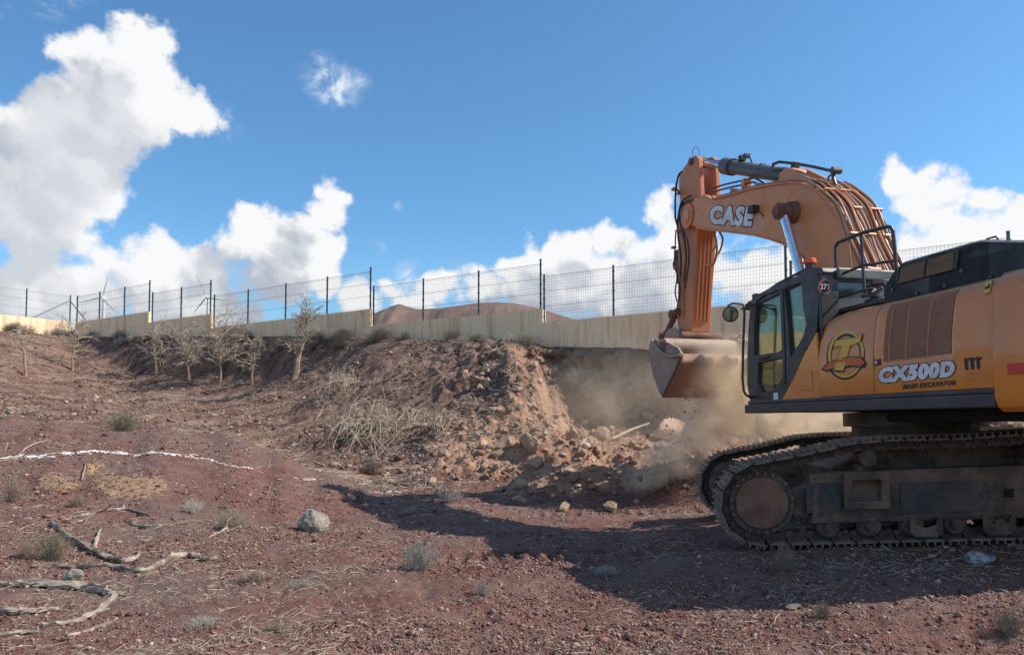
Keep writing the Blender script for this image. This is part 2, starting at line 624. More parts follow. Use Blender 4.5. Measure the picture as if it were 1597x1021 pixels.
# columns: pixel column -> list of (Z, pixel row) of the ground in front of the wall
COLS = {
    -260: [(3, 1260), (5, 1015), (7, 912), (10, 815), (13, 748), (16, 688), (19, 655), (22, 640), (28, 625), (36, 590), (44, 548), (47.5, 520)],
    0:   [(3, 1260), (5, 1015), (7, 915), (10, 823), (13, 755), (16, 690), (19, 657), (22, 655), (28, 645), (36, 600), (44, 545), (49, 516)],
    100: [(3, 1260), (5, 1016), (7, 918), (10, 826), (13, 757), (16, 692), (19, 659), (22, 664), (28, 656), (36, 620), (45, 580), (50, 545), (53, 523)],
    228: [(3, 1260), (5, 1018), (7, 920), (10, 830), (13, 765), (16, 697), (19, 661), (22, 683), (28, 669), (34, 640), (41, 606), (45.2, 585), (47.0, 545), (48.5, 522)],
    350: [(3, 1260), (5, 1019), (8, 884), (11, 812), (14, 750), (17, 696), (19.5, 675), (22, 702), (26, 691), (30, 662), (36, 626), (40, 600), (41.4, 585), (43, 540), (44, 523)],
    430: [(3, 1260), (5, 1020), (8, 885), (11, 818), (14, 762), (16.5, 716), (18.5, 701), (21, 725), (25, 705), (30, 660), (36, 612), (38.8, 588), (40.4, 545), (41.2, 523)],
    500: [(3, 1260), (5, 1020), (8, 885), (11, 822), (13, 788), (15, 755), (17, 734), (20, 738), (24, 700), (28, 664), (34, 604), (36.4, 578), (38.2, 540), (38.9, 524)],
    600: [(3, 1260), (5, 1020), (8, 885), (11, 825), (13, 798), (16, 768), (19, 746), (21, 730), (24, 690), (28, 635), (32, 575), (34.5, 545), (36.4, 526)],
    700: [(3, 1260), (5, 1020), (8, 885), (11, 823), (13, 797), (15.5, 770), (17, 752), (19, 722), (22, 685), (25, 640), (29, 580), (32, 545), (34, 531)],
    790: [(3, 1260), (5, 1020), (8, 885), (11, 823), (13, 798), (15.5, 770), (17, 748), (19, 716), (21, 688), (23, 655), (26, 590), (28, 553), (30, 540), (32.6, 536)],
    828: [(3, 1260), (5, 1020), (8, 885), (11, 823), (13, 798), (15.5, 768), (17, 746), (19, 718), (21, 692), (23, 664), (25, 636), (27.5, 595), (29.5, 560), (31.0, 541), (32, 537)],
    862: [(3, 1260), (5, 1020), (8, 885), (11, 823), (13, 797), (15.5, 767), (17, 746), (19, 720), (21, 697), (24, 676), (26.5, 650), (28.6, 622), (30.0, 585), (30.9, 545), (31.3, 540)],
    900: [(3, 1260), (5, 1020), (8, 885), (11, 823), (13, 797), (15.5, 766), (17, 746), (19, 722), (22, 700), (25.5, 686), (28.3, 668), (29.4, 605), (30.2, 550), (30.6, 540)],
    960: [(3, 1255), (5, 1018), (8, 884), (11, 822), (13, 796), (15.5, 764), (18, 742), (20, 724), (23, 702), (26.2, 682), (28.0, 662), (28.9, 600), (29.6, 548), (29.9, 541)],
    1050: [(3, 1250), (5, 1013), (8, 872), (11, 815), (13, 794), (15.5, 764), (18, 740), (20, 724), (23, 702), (25.7, 682), (27.0, 660), (27.7, 600), (28.4, 548), (28.7, 542)],
    1150: [(3, 1245), (5, 1005), (7, 905), (8.6, 850), (11.5, 797), (13, 790), (15.5, 762), (18, 738), (20, 722), (23, 700), (25, 680), (26, 600), (26.8, 550), (27.1, 544)],
    1320: [(3, 1240), (5, 1002), (7, 890), (8.3, 845), (11.0, 796), (13, 778), (15.5, 745), (18, 712), (20, 690), (22.5, 670), (23.8, 600), (24.6, 552), (25.0, 546)],
    1460: [(3, 1240), (5, 1000), (7, 885), (8.2, 841), (11.0, 790), (13, 768), (15.5, 730), (17.5, 695), (19.5, 672), (21.5, 645), (22.8, 590), (23.4, 555), (23.7, 548)],
    1600: [(3, 1240), (5, 998), (7, 880), (8.0, 837), (11.0, 784), (13, 758), (15, 722), (17, 688), (19, 660), (21, 632), (22.0, 560), (22.2, 550)],
    1900: [(3, 1240), (5, 998), (7, 875), (8.0, 832), (11.0, 775), (13, 745), (15, 712), (17, 675), (18.5, 640), (19.0, 590)],
}
NQ = 500
QG = np.concatenate([np.linspace(0.0, 1.0, NQ)])
_ckeys = sorted(COLS)
_cr = np.array([(k - 798.0) / 1200.0 for k in _ckeys])
_tab = []
for k in _ckeys:
    r = (k - 798.0) / 1200.0
    zw = float(wall_Z(r))
    kn = COLS[k]
    q = [0.0] + [z / zw for z, y in kn] + [1.0]
    h = [-1.5 if k < 1200 else -1.45] + [(660.0 - y) * z / 1200.0 for z, y in kn]
    h.append(h[-1] + 0.02)
    prof = np.interp(QG, q, h)
    ker = np.ones(7) / 7.0
    sm = np.convolve(np.pad(prof, 3, mode='edge'), ker, mode='valid')
    _tab.append(sm)
_tab = np.array(_tab)


def base_h(r, q):
    """smooth ground height above the camera for ratio r and wall fraction q (q<=1)"""
    r = np.clip(r, _cr[0], _cr[-1])
    ci = np.clip(np.searchsorted(_cr, r) - 1, 0, len(_cr) - 2)
    fr = (r - _cr[ci]) / (_cr[ci + 1] - _cr[ci])
    fr = fr * fr * (3 - 2 * fr)
    qf = np.clip(q, 0, 1) * (NQ - 1)
    qi = np.clip(qf.astype(int), 0, NQ - 2)
    fq = qf - qi
    a = _tab[ci, qi] * (1 - fq) + _tab[ci, qi + 1] * fq
    b = _tab[ci + 1, qi] * (1 - fq) + _tab[ci + 1, qi + 1] * fq
    return a * (1 - fr) + b * fr


RC = 0.92


def rut_mask(x, y):
    xc = -2.9 + 0.16 * (12.0 - y) + 0.35 * np.sin(y * 0.45)
    m = np.exp(-((x - xc) / 0.15) ** 2) + np.exp(-((x - xc - 1.35) / 0.15) ** 2)
    xd = 1.6 + 0.9 * np.sin((y - 4.0) * 0.33)
    m = m + 0.8 * np.exp(-((x - xd) / 0.13) ** 2)
    return np.clip(m, 0, 1) * sstep(y, 3.0, 4.0) * (1 - sstep(y, 10.5, 12.5)) * (0.6 + 0.4 * fbm(x * 1.1, y * 1.1, 2, 0.5, 401))



def terrain(x, y):
    """world z and the soil masks"""
    x, y = np.asarray(x, float), np.asarray(y, float)
    rho = np.sqrt(x * x + y * y) + 1e-6
    ang = np.arctan2(x, y)
    ac = np.clip(ang, -math.atan(RC), math.atan(RC))
    r = np.tan(ac)
    Z = rho * np.cos(ac)
    zw = wall_Z(r)
    q = Z / zw
    u = 798.0 + 1200.0 * r
    h = base_h(r, q)
    back = sstep(np.abs(ang), R(60), R(100))
    # masks
    u0 = u
    u = u + 34 * fbm(x * 0.55, y * 0.55, 3, 0.6, 301) * sstep(Z, 15, 19)
    dig = sstep(u, 800, 870)
    rub = np.maximum(sstep(u, 600, 720) * sstep(Z, 16.0, 17.8) * sstep(q, 1.05, 0.9), 0)
    left_edge = 1 - sstep(u, 620, 760) 
    rub = rub * (1 - left_edge * sstep(q, 0.5, 0.62))
    spur = sstep(u, 640, 730) * (1 - sstep(u, 850, 885)) * sstep(q, 0.60, 0.76)
    rub = np.clip(rub - 0.75 * spur * (1 - sstep(u, 800, 865)), 0, 1)
    rub = rub * (1 - 0.8 * sstep(u, 800, 860) * sstep(q, 0.962, 0.978))
    rub = rub * (1 - 0.62 * sstep(u, 860, 900) * sstep(q, 0.89, 0.93))
    qs = np.where(u < 560, 0.56, 0.60)
    slope = np.where(u0 < 560, sstep(Z + 0.6 * fbm(x * 0.7, y * 0.7, 3, 0.6, 303), 19.6, 20.8), sstep(q, 0.50, 0.58)) * (1 - rub)
    slope = slope * np.where(u0 < 560, 1.0, 1.0)
    u = u0
    sand_d1 = np.hypot((u - 205) / 75.0, (Z - 12.9) / 0.9)
    sand_d2 = np.hypot((u - 95) / 45.0, (Z - 13.0) / 0.6)
    sand_d3 = np.hypot((u - 155) / 22.0, (Z - 14.3) / 0.5)
    sand = np.maximum.reduce([1 - sstep(sand_d1, 0.4, 1.1), 1 - sstep(sand_d2, 0.4, 1.1), 1 - sstep(sand_d3, 0.4, 1.2)])
    # relief
    nz = 0.030 * fbm(x * 0.9, y * 0.9, 3, 0.5, 3) + 0.016 * fbm(x * 4.0, y * 4.0, 3, 0.55, 9)
    nz = nz + 0.010 * fbm(x * 13.0, y * 13.0, 2, 0.5, 15)
    mach = np.exp(-(((x - 5.2) / 4.2) ** 2 + ((y - 9.5) / 2.6) ** 2) ** 2)
    nz = nz * (1 - 0.75 * mach)
    # bank: raking furrows running down to the left, lumps
    fx = x * 0.80 + y * 0.60
    fy = -x * 0.60 + y * 0.80
    fur = fbm(fx * 0.28, fy * 1.9, 4, 0.62, 31)
    nz = nz + slope * (0.13 * fur + 0.045 * fbm(x * 1.4, y * 1.4, 4, 0.6, 37) + 0.022 * fbm(x * 5.0, y * 5.0, 2, 0.6, 39))
    # scarp under the wall: an undercut band on the left half
    # broken ground
    rid = 1.0 - np.abs(fbm(x * 0.62, y * 0.62, 4, 0.55, 41))
    nz = nz + rub * (0.22 * (rid - 0.5) + 0.11 * fbm(x * 1.9, y * 1.9, 4, 0.6, 47) + 0.05 * np.abs(fbm(x * 6.5, y * 6.5, 3, 0.6, 53)))
    nz = nz + spur * (0.28 * np.abs(fbm(x * 1.1, y * 1.1, 4, 0.62, 59)) + 0.08 * fbm(x * 4.1, y * 4.1, 3, 0.6, 58))
    # low berm in front of the machine and the heap left of it
    def ridge(x0, y0, x1, y1, w, hgt, seed):
        dx, dy = x1 - x0, y1 - y0
        L2 = dx * dx + dy * dy
        t = np.clip(((x - x0) * dx + (y - y0) * dy) / L2, 0, 1)
        dd = np.hypot(x - (x0 + t * dx), y - (y0 + t * dy))
        prof = np.exp(-(dd / w) ** 2)
        return hgt * prof * (1 + 0.35 * fbm(x * 1.3, y * 1.3, 3, 0.6, seed))
    hp = ridge(0.4, 15.2, 3.5, 14.3, 0.55, 0.50, 61) + ridge(3.4, 14.6, 4.6, 14.4, 0.6, 0.40, 63)
    hp = hp + ridge(1.2, 18.0, 3.2, 17.6, 0.8, 0.45, 67) + ridge(-1.6, 17.6, 0.6, 18.2, 0.8, 0.35, 71)
    hp = hp + ridge(0.5, 27.5, -0.2, 23.0, 0.7, 0.30, 73)
    # left heap of pale spoil and burrow
    hp = hp + 0.16 * (1 - sstep(sand_d1, 0.2, 1.2)) + 0.10 * (1 - sstep(sand_d2, 0.2, 1.2))
    hole = np.exp(-((x + 7.72) / 0.14) ** 2 - ((y - 14.2) / 0.20) ** 2)
    hp = hp - 0.40 * hole
    rub = np.maximum(rub, np.clip(ridge(0.4, 15.2, 4.6, 14.3, 0.75, 1.0, 61), 0, 1))
    # crawler prints along the berm's foot
    tr = np.exp(-((y - 12.75 + 0.02 * x) / 0.22) ** 2) * sstep(x, 0.2, 0.6) * (1 - sstep(x, 3.2, 3.6))
    tr2 = np.exp(-((y - 8.75) / 0.26) ** 2) * sstep(x, -1.2, -0.6) * (1 - sstep(x, 1.9, 2.3))
    hp = hp - (tr + tr2) * (0.05 + 0.035 * np.sin(x * 2 * math.pi / 0.2))
    z = 1.5 + h + (nz + hp) * (1 - sstep(q, 0.90, 0.985) * 0.85)
    # wheel ruts through the gravel
    z = z - 0.022 * rut_mask(x, y)
    # behind the wall: the compound, then rising country
    bz = 1.5 + np.where(r > 0.364, 3.55, np.where(r > 0.04, 4.2, np.where(r > -0.185, 4.77, np.where(r > -0.394, 5.62, np.where(r > -0.475, 6.45, 7.15))))) - 0.5
    kk = sstep(q, 1.0, 1.008)
    rise = np.clip(rho - 90, 0, 1400) * 0.07 + 6 * fbm(x / 160.0, y / 160.0, 3, 0.5, 81) * sstep(rho, 120, 500)
    z = z * (1 - kk) + (bz * (1 - sstep(rho, 70, 200)) + 5.0 * sstep(rho, 70, 200) + rise) * kk
    z = z * (1 - back) + back * (0.03 * fbm(x * 0.9, y * 0.9, 3, 0.5, 3))
    slope = np.where(q > 1.0, 0.8, slope)
    rub = np.where(q > 1.0, 0, rub)
    return z, rub * (1 - back), slope * (1 - back), sand


def gz(x, y):
    return float(terrain(np.array([x]), np.array([y]))[0][0])


def ground_at(px, py, z0=3.2, z1=60.0):
    """where the line of sight through a pixel first meets the terrain"""
    d = px_ray(px, py)
    d = d / d.y
    Z = z0 * np.power(z1 / z0, np.linspace(0, 1, 900))
    X = CAM.x + d.x * Z
    Hh = CAM.z + d.z * Z
    T = terrain(X, Z)[0]
    hit = np.nonzero(Hh <= T)[0]
    i = int(hit[0]) if len(hit) else len(Z) - 1
    return Vector((float(X[i]), float(Z[i]), float(T[i])))


def build_terrain():
    fine = np.linspace(math.atan((-60 - 798) / 1200.0), math.atan((1660 - 798) / 1200.0), 740)
    left = np.linspace(-math.pi, fine[0], 60)[:-1]
    right = np.linspace(fine[-1], math.pi, 60)[1:]
    A = np.concatenate([left, fine, right])
    q1 = 0.022 * np.power(0.10 / 0.022, np.linspace(0, 1, 60))
    q2 = 0.10 * np.power(5.0, np.linspace(0, 1, 270))[1:]
    q3 = 0.50 * np.power(2.0, np.linspace(0, 1, 230))[1:]
    q4 = np.array([1.002, 1.005, 1.009, 1.02, 1.05, 1.1, 1.2, 1.35, 1.6, 2, 2.5, 3.2, 4, 5, 6.5, 8, 10, 13, 17, 22, 28, 36, 46, 60, 80, 110, 150])
    Q = np.concatenate([q1, q2, q3, q4])
    ac = np.clip(A, -math.atan(RC), math.atan(RC))
    zw = wall_Z(np.tan(ac)) / np.cos(ac)
    AA, QQ = np.meshgrid(A, Q)
    RHO = QQ * zw[None, :]
    X = RHO * np.sin(AA)
    Y = RHO * np.cos(AA)
    Zt, rub, slope, sand = terrain(X, Y)
    # push the cut face in and out so it is not one smooth sheet
    u = 798 + 1200 * np.tan(np.clip(AA, -0.7, 0.7))
    face = sstep(u, 780, 860) * sstep(QQ, 0.86, 0.93) * (1 - sstep(QQ, 0.985, 0.999))
    off = face * (0.38 * fbm(X * 0.7, Zt * 2.2, 4, 0.62, 91) + 0.16 * fbm(X * 2.6, Zt * 6.0, 4, 0.62, 93))
    Y = Y - off * (np.abs(AA) < 1.0)
    nr, nc = X.shape
    V = np.stack([X, Y, Zt], -1).reshape(-1, 3)
    centre = np.array([[0, 0, float(terrain(np.array([0.0]), np.array([0.01]))[0][0])]])
    idx = np.arange(nr * nc).reshape(nr, nc)
    a, b, c, d = idx[:-1, :-1], idx[:-1, 1:], idx[1:, 1:], idx[1:, :-1]
    F = np.stack([a, d, c, b], -1).reshape(-1, 4)
    o = np_mesh('ground', V, F, M_SOIL, smooth=True)
    at = o.data.attributes.new('soil', 'FLOAT_VECTOR', 'POINT')
    S = np.stack([rub, slope, sand], -1).reshape(-1, 3)
    at.data.foreach_set('vector', S.astype(np.float32).ravel())
    tag(o, kind='structure')
    # floor patch right under the viewer
    mb = MB()
    n = nc - 1
    ring = [tuple(V[i]) for i in range(n)]
    mb.add(ring + [(0, 0, 0.0)], [(i, (i + 1) % n, n) for i in range(n)])
    g2 = mb.build('ground', M_SOIL, fix=False)
    at = g2.data.attributes.new('soil', 'FLOAT_VECTOR', 'POINT')
    tag(g2, kind='structure')
    return o


ground = build_terrain()

# ------------------------------------------------------------------ far hills
def build_hill():
    m = pm('hill_rock', (0.165, 0.105, 0.085), (0.215, 0.150, 0.120), scale=0.006, rough=1.0, spec=0.1, bump=2.0, bscale=0.05)
    Zh = 1700.0
    prof = [(480, 520), (560, 500), (583, 494), (605, 483), (627, 476), (640, 480), (655, 484), (690, 482), (720, 478), (745, 474), (775, 473), (800, 474), (830, 480), (860, 489), (880, 496), (930, 510), (1010, 530)]
    us = np.linspace(480, 1010, 180)
    ys = np.interp(us, [p[0] for p in prof], [p[1] for p in prof])
    xs = (us - 798) / 1200.0 * Zh
    hs = (660 - ys) * Zh / 1200.0 + 1.5
    rows = 60
    V = []
    ts = np.linspace(-1, 1, rows)
    X, T = np.meshgrid(xs, ts)
    H = np.tile(hs, (rows, 1))
    fall = np.cos(T * math.pi / 2) ** 0.9
    Y = Zh + T * 420
    n = fbm(X / 60.0, Y / 60.0, 4, 0.5, 5)
    gully = np.abs(fbm(X / 28.0, Y / 220.0, 3, 0.5, 8))
    Zz = 40 + (H - 40) * np.clip(fall, 0, 1) + (n * 3.0 - gully * 5.0) * (1 - np.exp(-((T) / 0.25) ** 2))
    V = np.stack([X, Y, Zz], -1).reshape(-1, 3)
    nr, nc = X.shape
    idx = np.arange(nr * nc).reshape(nr, nc)
    a, b, c, d = idx[:-1, :-1], idx[:-1, 1:], idx[1:, 1:], idx[1:, :-1]
    F = np.stack([a, b, c, d], -1).reshape(-1, 4)
    o = np_mesh('hill', V, F, m, smooth=True)
    tag(o, kind='structure')


build_hill()

# ------------------------------------------------------------------ chalk line on the red mound
def build_chalk():
    m = pm('lime_powder', (0.74, 0.71, 0.69), (0.45, 0.38, 0.36), scale=9.0, rough=1.0, spec=0.1)
    rnd = random.Random(5)
    pts = [(0, 716), (30, 713), (52, 714), (75, 709), (110, 707), (150, 705), (185, 706), (225, 708), (262, 709), (300, 713), (330, 718), (352, 726), (372, 730), (398, 732)]
    P = [ground_at(*p) for p in pts]
    fine = []
    for i in range(len(P) - 1):
        for k in range(26):
            fine.append(P[i].lerp(P[i + 1], k / 26.0))
    mb = MB()
    prev = None
    for i, p in enumerate(fine):
        ww = 0.026 + 0.030 * abs(math.sin(i * 0.11)) + rnd.uniform(-0.02, 0.035)
        if i > len(fine) * 0.78: ww *= 0.55
        if rnd.random() < (0.12 if i < len(fine) * 0.6 else 0.3): ww *= 0.12
        p = Vector((p.x, p.y + rnd.uniform(-0.03, 0.03), 0))
        a = Vector((p.x, p.y - ww, gz(p.x, p.y - ww) + 0.012))
        c = Vector((p.x, p.y, gz(p.x, p.y) + 0.016))
        b = Vector((p.x, p.y + ww, gz(p.x, p.y + ww) + 0.012))
        if prev is not None:
            mb.add([prev[0], a, c, prev[1], b, prev[2]], [(0, 1, 2, 3), (3, 2, 4, 5)])
        prev = (a, c, b)
    o = mb.build('chalk_line', m, fix=False)
    tag(o, 'white lime marking line running across the crest of the red mound at the left', 'marking line')
    mb = MB()
    # splashes near the line and two dashes further along it
    for (px, py, n) in [(50, 713, 30), (120, 708, 20), (280, 711, 18), (470, 748, 10), (600, 768, 16), (490, 749, 10)]:
        for k in range(n):
            g = ground_at(px + rnd.gauss(0, 16), py + rnd.gauss(0, 1.2))
            s = rnd.uniform(0.012, 0.038)
            q = [Vector((g.x + s * 1.7 * math.cos(a), g.y + s * math.sin(a), 0)) for a in [j * math.pi / 3 + rnd.uniform(-.3, .3) for j in range(6)]]
            for v in q: v.z = gz(v.x, v.y) + 0.014
            mb.add(q, [tuple(range(6))])
    o = mb.build('lime_spots', m, fix=False)
    tag(o, kind='stuff')


build_chalk()
# ------------------------------------------------------------------ retaining wall and fence
def stucco():
    m = bpy.data.materials.new('stained_stucco')
    m.use_nodes = True
    m.node_tree.nodes.clear()
    t = NT(m.node_tree)
    geo = t.n('ShaderNodeNewGeometry')
    P = geo.outputs['Position']
    st = t.vmath('MULTIPLY', P, (1.0, 1.0, 0.10))
    n1 = t.noise(st, 1.9, 5, 0.65)
    n2 = t.noise(st, 6.0, 4, 0.6)
    n3 = t.noise(P, 0.5, 3, 0.5)
    n4 = t.noise(P, 25.0, 4, 0.6)
    c = t.mix(t.smooth(n3, 0.35, 0.65), (0.90, 0.665, 0.43, 1), (0.91, 0.71, 0.48, 1))
    c = t.mix(t.smooth(n1, 0.48, 0.70, 0.0, 0.8), c, (0.66, 0.37, 0.20, 1))
    c = t.mix(t.smooth(n2, 0.54, 0.72, 0.0, 0.55), c, (0.45, 0.27, 0.16, 1))
    c = t.mix(t.smooth(n4, 0.55, 0.75, 0.0, 0.25), c, (0.45, 0.34, 0.25, 1))
    bs = t.n('ShaderNodeBsdfPrincipled')
    t.link(c, bs.inputs['Base Color'])
    bs.inputs['Roughness'].default_value = 0.95
    bs.inputs['Specular IOR Level'].default_value = 0.15
    b = t.n('ShaderNodeBump')
    b.inputs['Distance'].default_value = 0.02
    t.link(n4, b.inputs['Height'])
    t.link(b.outputs[0], bs.inputs['Normal'])
    o = t.n('ShaderNodeOutputMaterial')
    t.link(bs.outputs[0], o.inputs[0])
    return m


M_WALL = stucco()
M_POST = pm('green_post', (0.07, 0.10, 0.085), (0.11, 0.14, 0.12), rough=0.5, metal=0.2)
M_WIRE = pm('fence_wire', (0.22, 0.24, 0.23), rough=0.5, metal=0.3)


def wall_pt(r):
    z = float(wall_Z(r))
    return Vector((r * z, z, 0))


wall_root = empty('retaining_wall', (wall_pt(0.0).x, wall_pt(0.0).y, gz(0, float(wall_Z(0)) - 0.3)))
tag(wall_root, 'long stepped beige retaining wall with rusty drip stains along the top of the bank', 'wall')
SEG = [(-0.571, -0.475, 7.15), (-0.475, -0.394, 6.45), (-0.394, -0.185, 5.62), (-0.185, 0.040, 4.77), (0.040, 0.364, 4.20), (0.364, 0.62, 3.55), (0.62, 0.90, 3.0)]
fdir = (wall_pt(0.0) - wall_pt(-0.1)).normalized()
nrm_back = Vector((-fdir.y, fdir.x, 0))
if nrm_back.y < 0: nrm_back = -nrm_back


def wall_section(p0, p1, top0, top1, th, back, parent):
    n = max(2, int((p1 - p0).length / 0.5))
    mb = MB()
    fr, bk = [], []
    for i in range(n + 1):
        p = p0.lerp(p1, i / n)
        top = top0 + (top1 - top0) * i / n + 1.5
        b = gz(p.x, p.y - 0.25) - 0.7
        fr.append((p, b, top))
    vs, fs = [], []
    for (p, b, t_) in fr:
        q = p + back * th
        vs += [(p.x, p.y, b), (p.x, p.y, t_), (q.x, q.y, t_), (q.x, q.y, b)]
    for i in range(n):
        a, c = i * 4, i * 4 + 4
        for k in range(4):
            fs.append((a + k, a + (k + 1) % 4, c + (k + 1) % 4, c + k))
    fs += [(0, 1, 2, 3), tuple(n * 4 + k for k in (3, 2, 1, 0))]
    mb.add(vs, fs)
    return mb.build('wall_section', M_WALL, parent)


for (ra, rb, top) in SEG:
    wall_section(wall_pt(ra), wall_pt(rb) - fdir * 0.003, top, top, 0.25, nrm_back, wall_root)
# the lit return at the far left
pc = wall_pt(-0.571)
ld = Vector((-2.2, -4.0, 0)).normalized()
lb = Vector((-ld.y, ld.x, 0))
if lb.x > 0: lb = -lb
ret_root = empty('retaining_wall', (pc.x + ld.x * 3, pc.y + ld.y * 3, gz(pc.x + ld.x * 3, pc.y + ld.y * 3)))
tag(ret_root, 'short sunlit cream wall at the far left where the wall turns the corner', 'wall')
wall_section(pc + ld * 0.26, pc + ld * 16.0, 7.2, 7.0, 0.25, lb, ret_root)


def fence_panel_mb(p0, p1, z0, z1, dx=0.105, dz=0.125, r=0.0036):
    """welded mesh panel: upright wires, cross wires, with the pressed ribs of the panel doubled up"""
    mb = MB()
    L = (p1 - p0).length
    d = (p1 - p0) / L
    back = Vector((-d.y, d.x, 0))
    n = int(L / dx)

    def wire(a, b, rr):
        ax = (b - a).normalized()
        u = ax.orthogonal().normalized() * rr
        w = ax.cross(u).normalized() * rr
        vs = [a + u, a - u * 0.5 + w * 0.87, a - u * 0.5 - w * 0.87, b + u, b - u * 0.5 + w * 0.87, b - u * 0.5 - w * 0.87]
        mb.add(vs, [(0, 1, 4, 3), (1, 2, 5, 4), (2, 0, 3, 5)])
    for i in range(1, n):
        p = p0 + d * (i * L / n)
        wire(Vector((p.x, p.y, z0)), Vector((p.x, p.y, z1 + 0.03)), r)
    m = int((z1 - z0) / dz)
    for j in range(m + 1):
        z = z0 + (z1 - z0) * j / m
        a = Vector((p0.x, p0.y, z)) + back * 0.008
        b = Vector((p1.x, p1.y, z)) + back * 0.008
        wire(a, b, r)
    for f in (0.02, 0.34, 0.67, 0.985):
        z = z0 + (z1 - z0) * f
        for dzz in (0.03, -0.03):
            wire(Vector((p0.x, p0.y, z + dzz)) - back * 0.02, Vector((p1.x, p1.y, z + dzz)) - back * 0.02, r * 1.6)
    return mb


def post_mb(p, z0, z1, w=0.038):
    mb = MB()
    f = lambda a, b, c: Vector((p.x + a, p.y + b, c))
    mb.box(f, (-w, -w * 0.8, z0), (w, w * 0.8, z1))
    mb.box(f, (-w - 0.008, -w * 0.8 - 0.008, z1), (w + 0.008, w * 0.8 + 0.008, z1 + 0.03))
    for k in range(5):
        zz = z0 + (z1 - z0) * (0.12 + 0.19 * k)
        mb.box(f, (-w - 0.015, -w - 0.012, zz), (w + 0.015, -w * 0.8 - 0.001, zz + 0.05))
    return mb


fence_root = empty('mesh_fence', (wall_pt(0.0).x, wall_pt(0.0).y + 0.12, 1.5 + 4.77))
tag(fence_root, 'tall green wire mesh fence stepping down along the long stained wall', 'fence')
# posts: pixel column, section height, extra height of the double posts
SECP = [
    (7.15, 1.92, [113, 148, 187, 226]),
    (6.45, 1.92, [231, 276, 322]),
    (5.62, 1.95, [328, 381, 440, 505, 573]),
    (4.77, 1.98, [578, 656, 743, 840.5]),
    (4.20, 2.00, [846, 955, 1083, 1227]),
    (3.55, 2.00, [1235, 1397, 1580]),
    (3.0, 2.0, [1590, 1790]),
]
for si, (top, fh, cols_) in enumerate(SECP):
    pts = []
    for c in cols_:
        r = (c - 798.0) / 1200.0
        p = wall_pt(r) + nrm_back * 0.12
        pts.append(p)
    for i, p in enumerate(pts):
        z0 = 1.5 + top
        z1 = z0 + fh
        if i == len(pts) - 1: z1 += 0.12
        if i == 0: z0 -= 0.0
        post_mb(p, z0 - 0.02, z1).build('post', M_POST, fence_root)
    for i in range(len(pts) - 1):
        a, b = pts[i], pts[i + 1]
        dd = (b - a).normalized()
        fence_panel_mb(a + dd * 0.05, b - dd * 0.05, 1.5 + top + 0.04, 1.5 + top + fh - 0.06).build('wire_panel', M_WIRE, fence_root, fix=False)

f2 = empty('mesh_fence', (pc.x + ld.x * 3, pc.y + ld.y * 3, 1.5 + 7.15))
tag(f2, 'wire mesh fence on the sunlit cream wall at the far left, with slanting braces', 'fence')
ps = [pc + ld * 0.3 + lb * 0.12] + [pc + ld * k + lb * 0.12 for k in (3.3, 6.3, 9.3)]
for i, p in enumerate(ps):
    post_mb(p, 1.5 + 7.14, 1.5 + 7.17 + 1.9, 0.035).build('post', M_POST, f2)
for i in range(3):
    fence_panel_mb(ps[i] + ld * 0.05, ps[i + 1] - ld * 0.05, 1.5 + 7.2, 1.5 + 7.15 + 1.85).build('wire_panel', M_WIRE, f2, fix=False)
# braces of the corner post (seen as an inverted V)
for sgn in (-1, 1):
    mb = MB()
    q = ps[0]
    d_ = ld if sgn < 0 else fdir
    base = q + d_ * (2.6 if sgn < 0 else 2.3)
    mb.cyl((q.x, q.y - 0.06, 1.5 + 7.15 + 1.55), (base.x, base.y - 0.06, 1.5 + 7.13), 0.035, n=8)
    mb.build('brace', M_POST, f2)

# ------------------------------------------------------------------ wind turbines
M_TURB = pm('turbine_white', (0.62, 0.63, 0.64), rough=0.5)


def turbine(hubpx, tips, label):
    Zt = 870.0
    s = Zt / 1200.0
    d = px_ray(*hubpx)
    hub = CAM + d * (Zt / d.y)
    gz0 = gz(hub.x, hub.y + 4)
    root = empty('wind_turbine', (hub.x, hub.y + 4, gz0))
    tag(root, label, 'wind turbine')
    mb = MB()
    mb.cyl((hub.x, hub.y + 4, gz0 - 1), (hub.x, hub.y + 4, hub.z - 1.2), 2.4, 1.3, n=20)
    mb.build('tower', M_TURB, root, smooth=True)
    mb = MB()
    f = lambda a, b, c: Vector((hub.x + a, hub.y + b, hub.z + c))
    mb.box(f, (-1.6, 1.4, -1.3), (1.6, 9.0, 1.7))
    mb.build('nacelle', M_TURB, root, bevel=0.5)
    mb = MB()
    mb.cyl((hub.x, hub.y - 1.5, hub.z), (hub.x, hub.y + 1.3, hub.z), 0.7, 1.5, n=16)
    mb.build('hub', M_TURB, root, smooth=True)
    for tp in tips:
        dt = px_ray(*tp)
        tip = CAM + dt * (Zt / dt.y)
        ax = (tip - hub)
        side = ax.normalized().cross(Vector((0, 1, 0))).normalized()
        mb = MB()
        vs, fs = [], []
        st = [(0.02, 0.9, 0.7), (0.1, 1.0, 0.6), (0.22, 2.0, 0.42), (0.5, 1.5, 0.3), (0.8, 0.95, 0.2), (1.0, 0.35, 0.1)]
        for (t_, w, th) in st:
            c = hub + ax * t_
            vs += [c + side * w * 0.35, c + Vector((0, -th, 0)), c - side * w * 0.65, c + Vector((0, th, 0))]
        for i in range(len(st) - 1):
            for k in range(4):
                fs.append((i * 4 + k, i * 4 + (k + 1) % 4, i * 4 + 4 + (k + 1) % 4, i * 4 + 4 + k))
        fs += [(3, 2, 1, 0), tuple(len(st) * 4 - 4 + k for k in range(4))]
        mb.add(vs, fs)
        mb.build('blade', M_TURB, root, smooth=True)


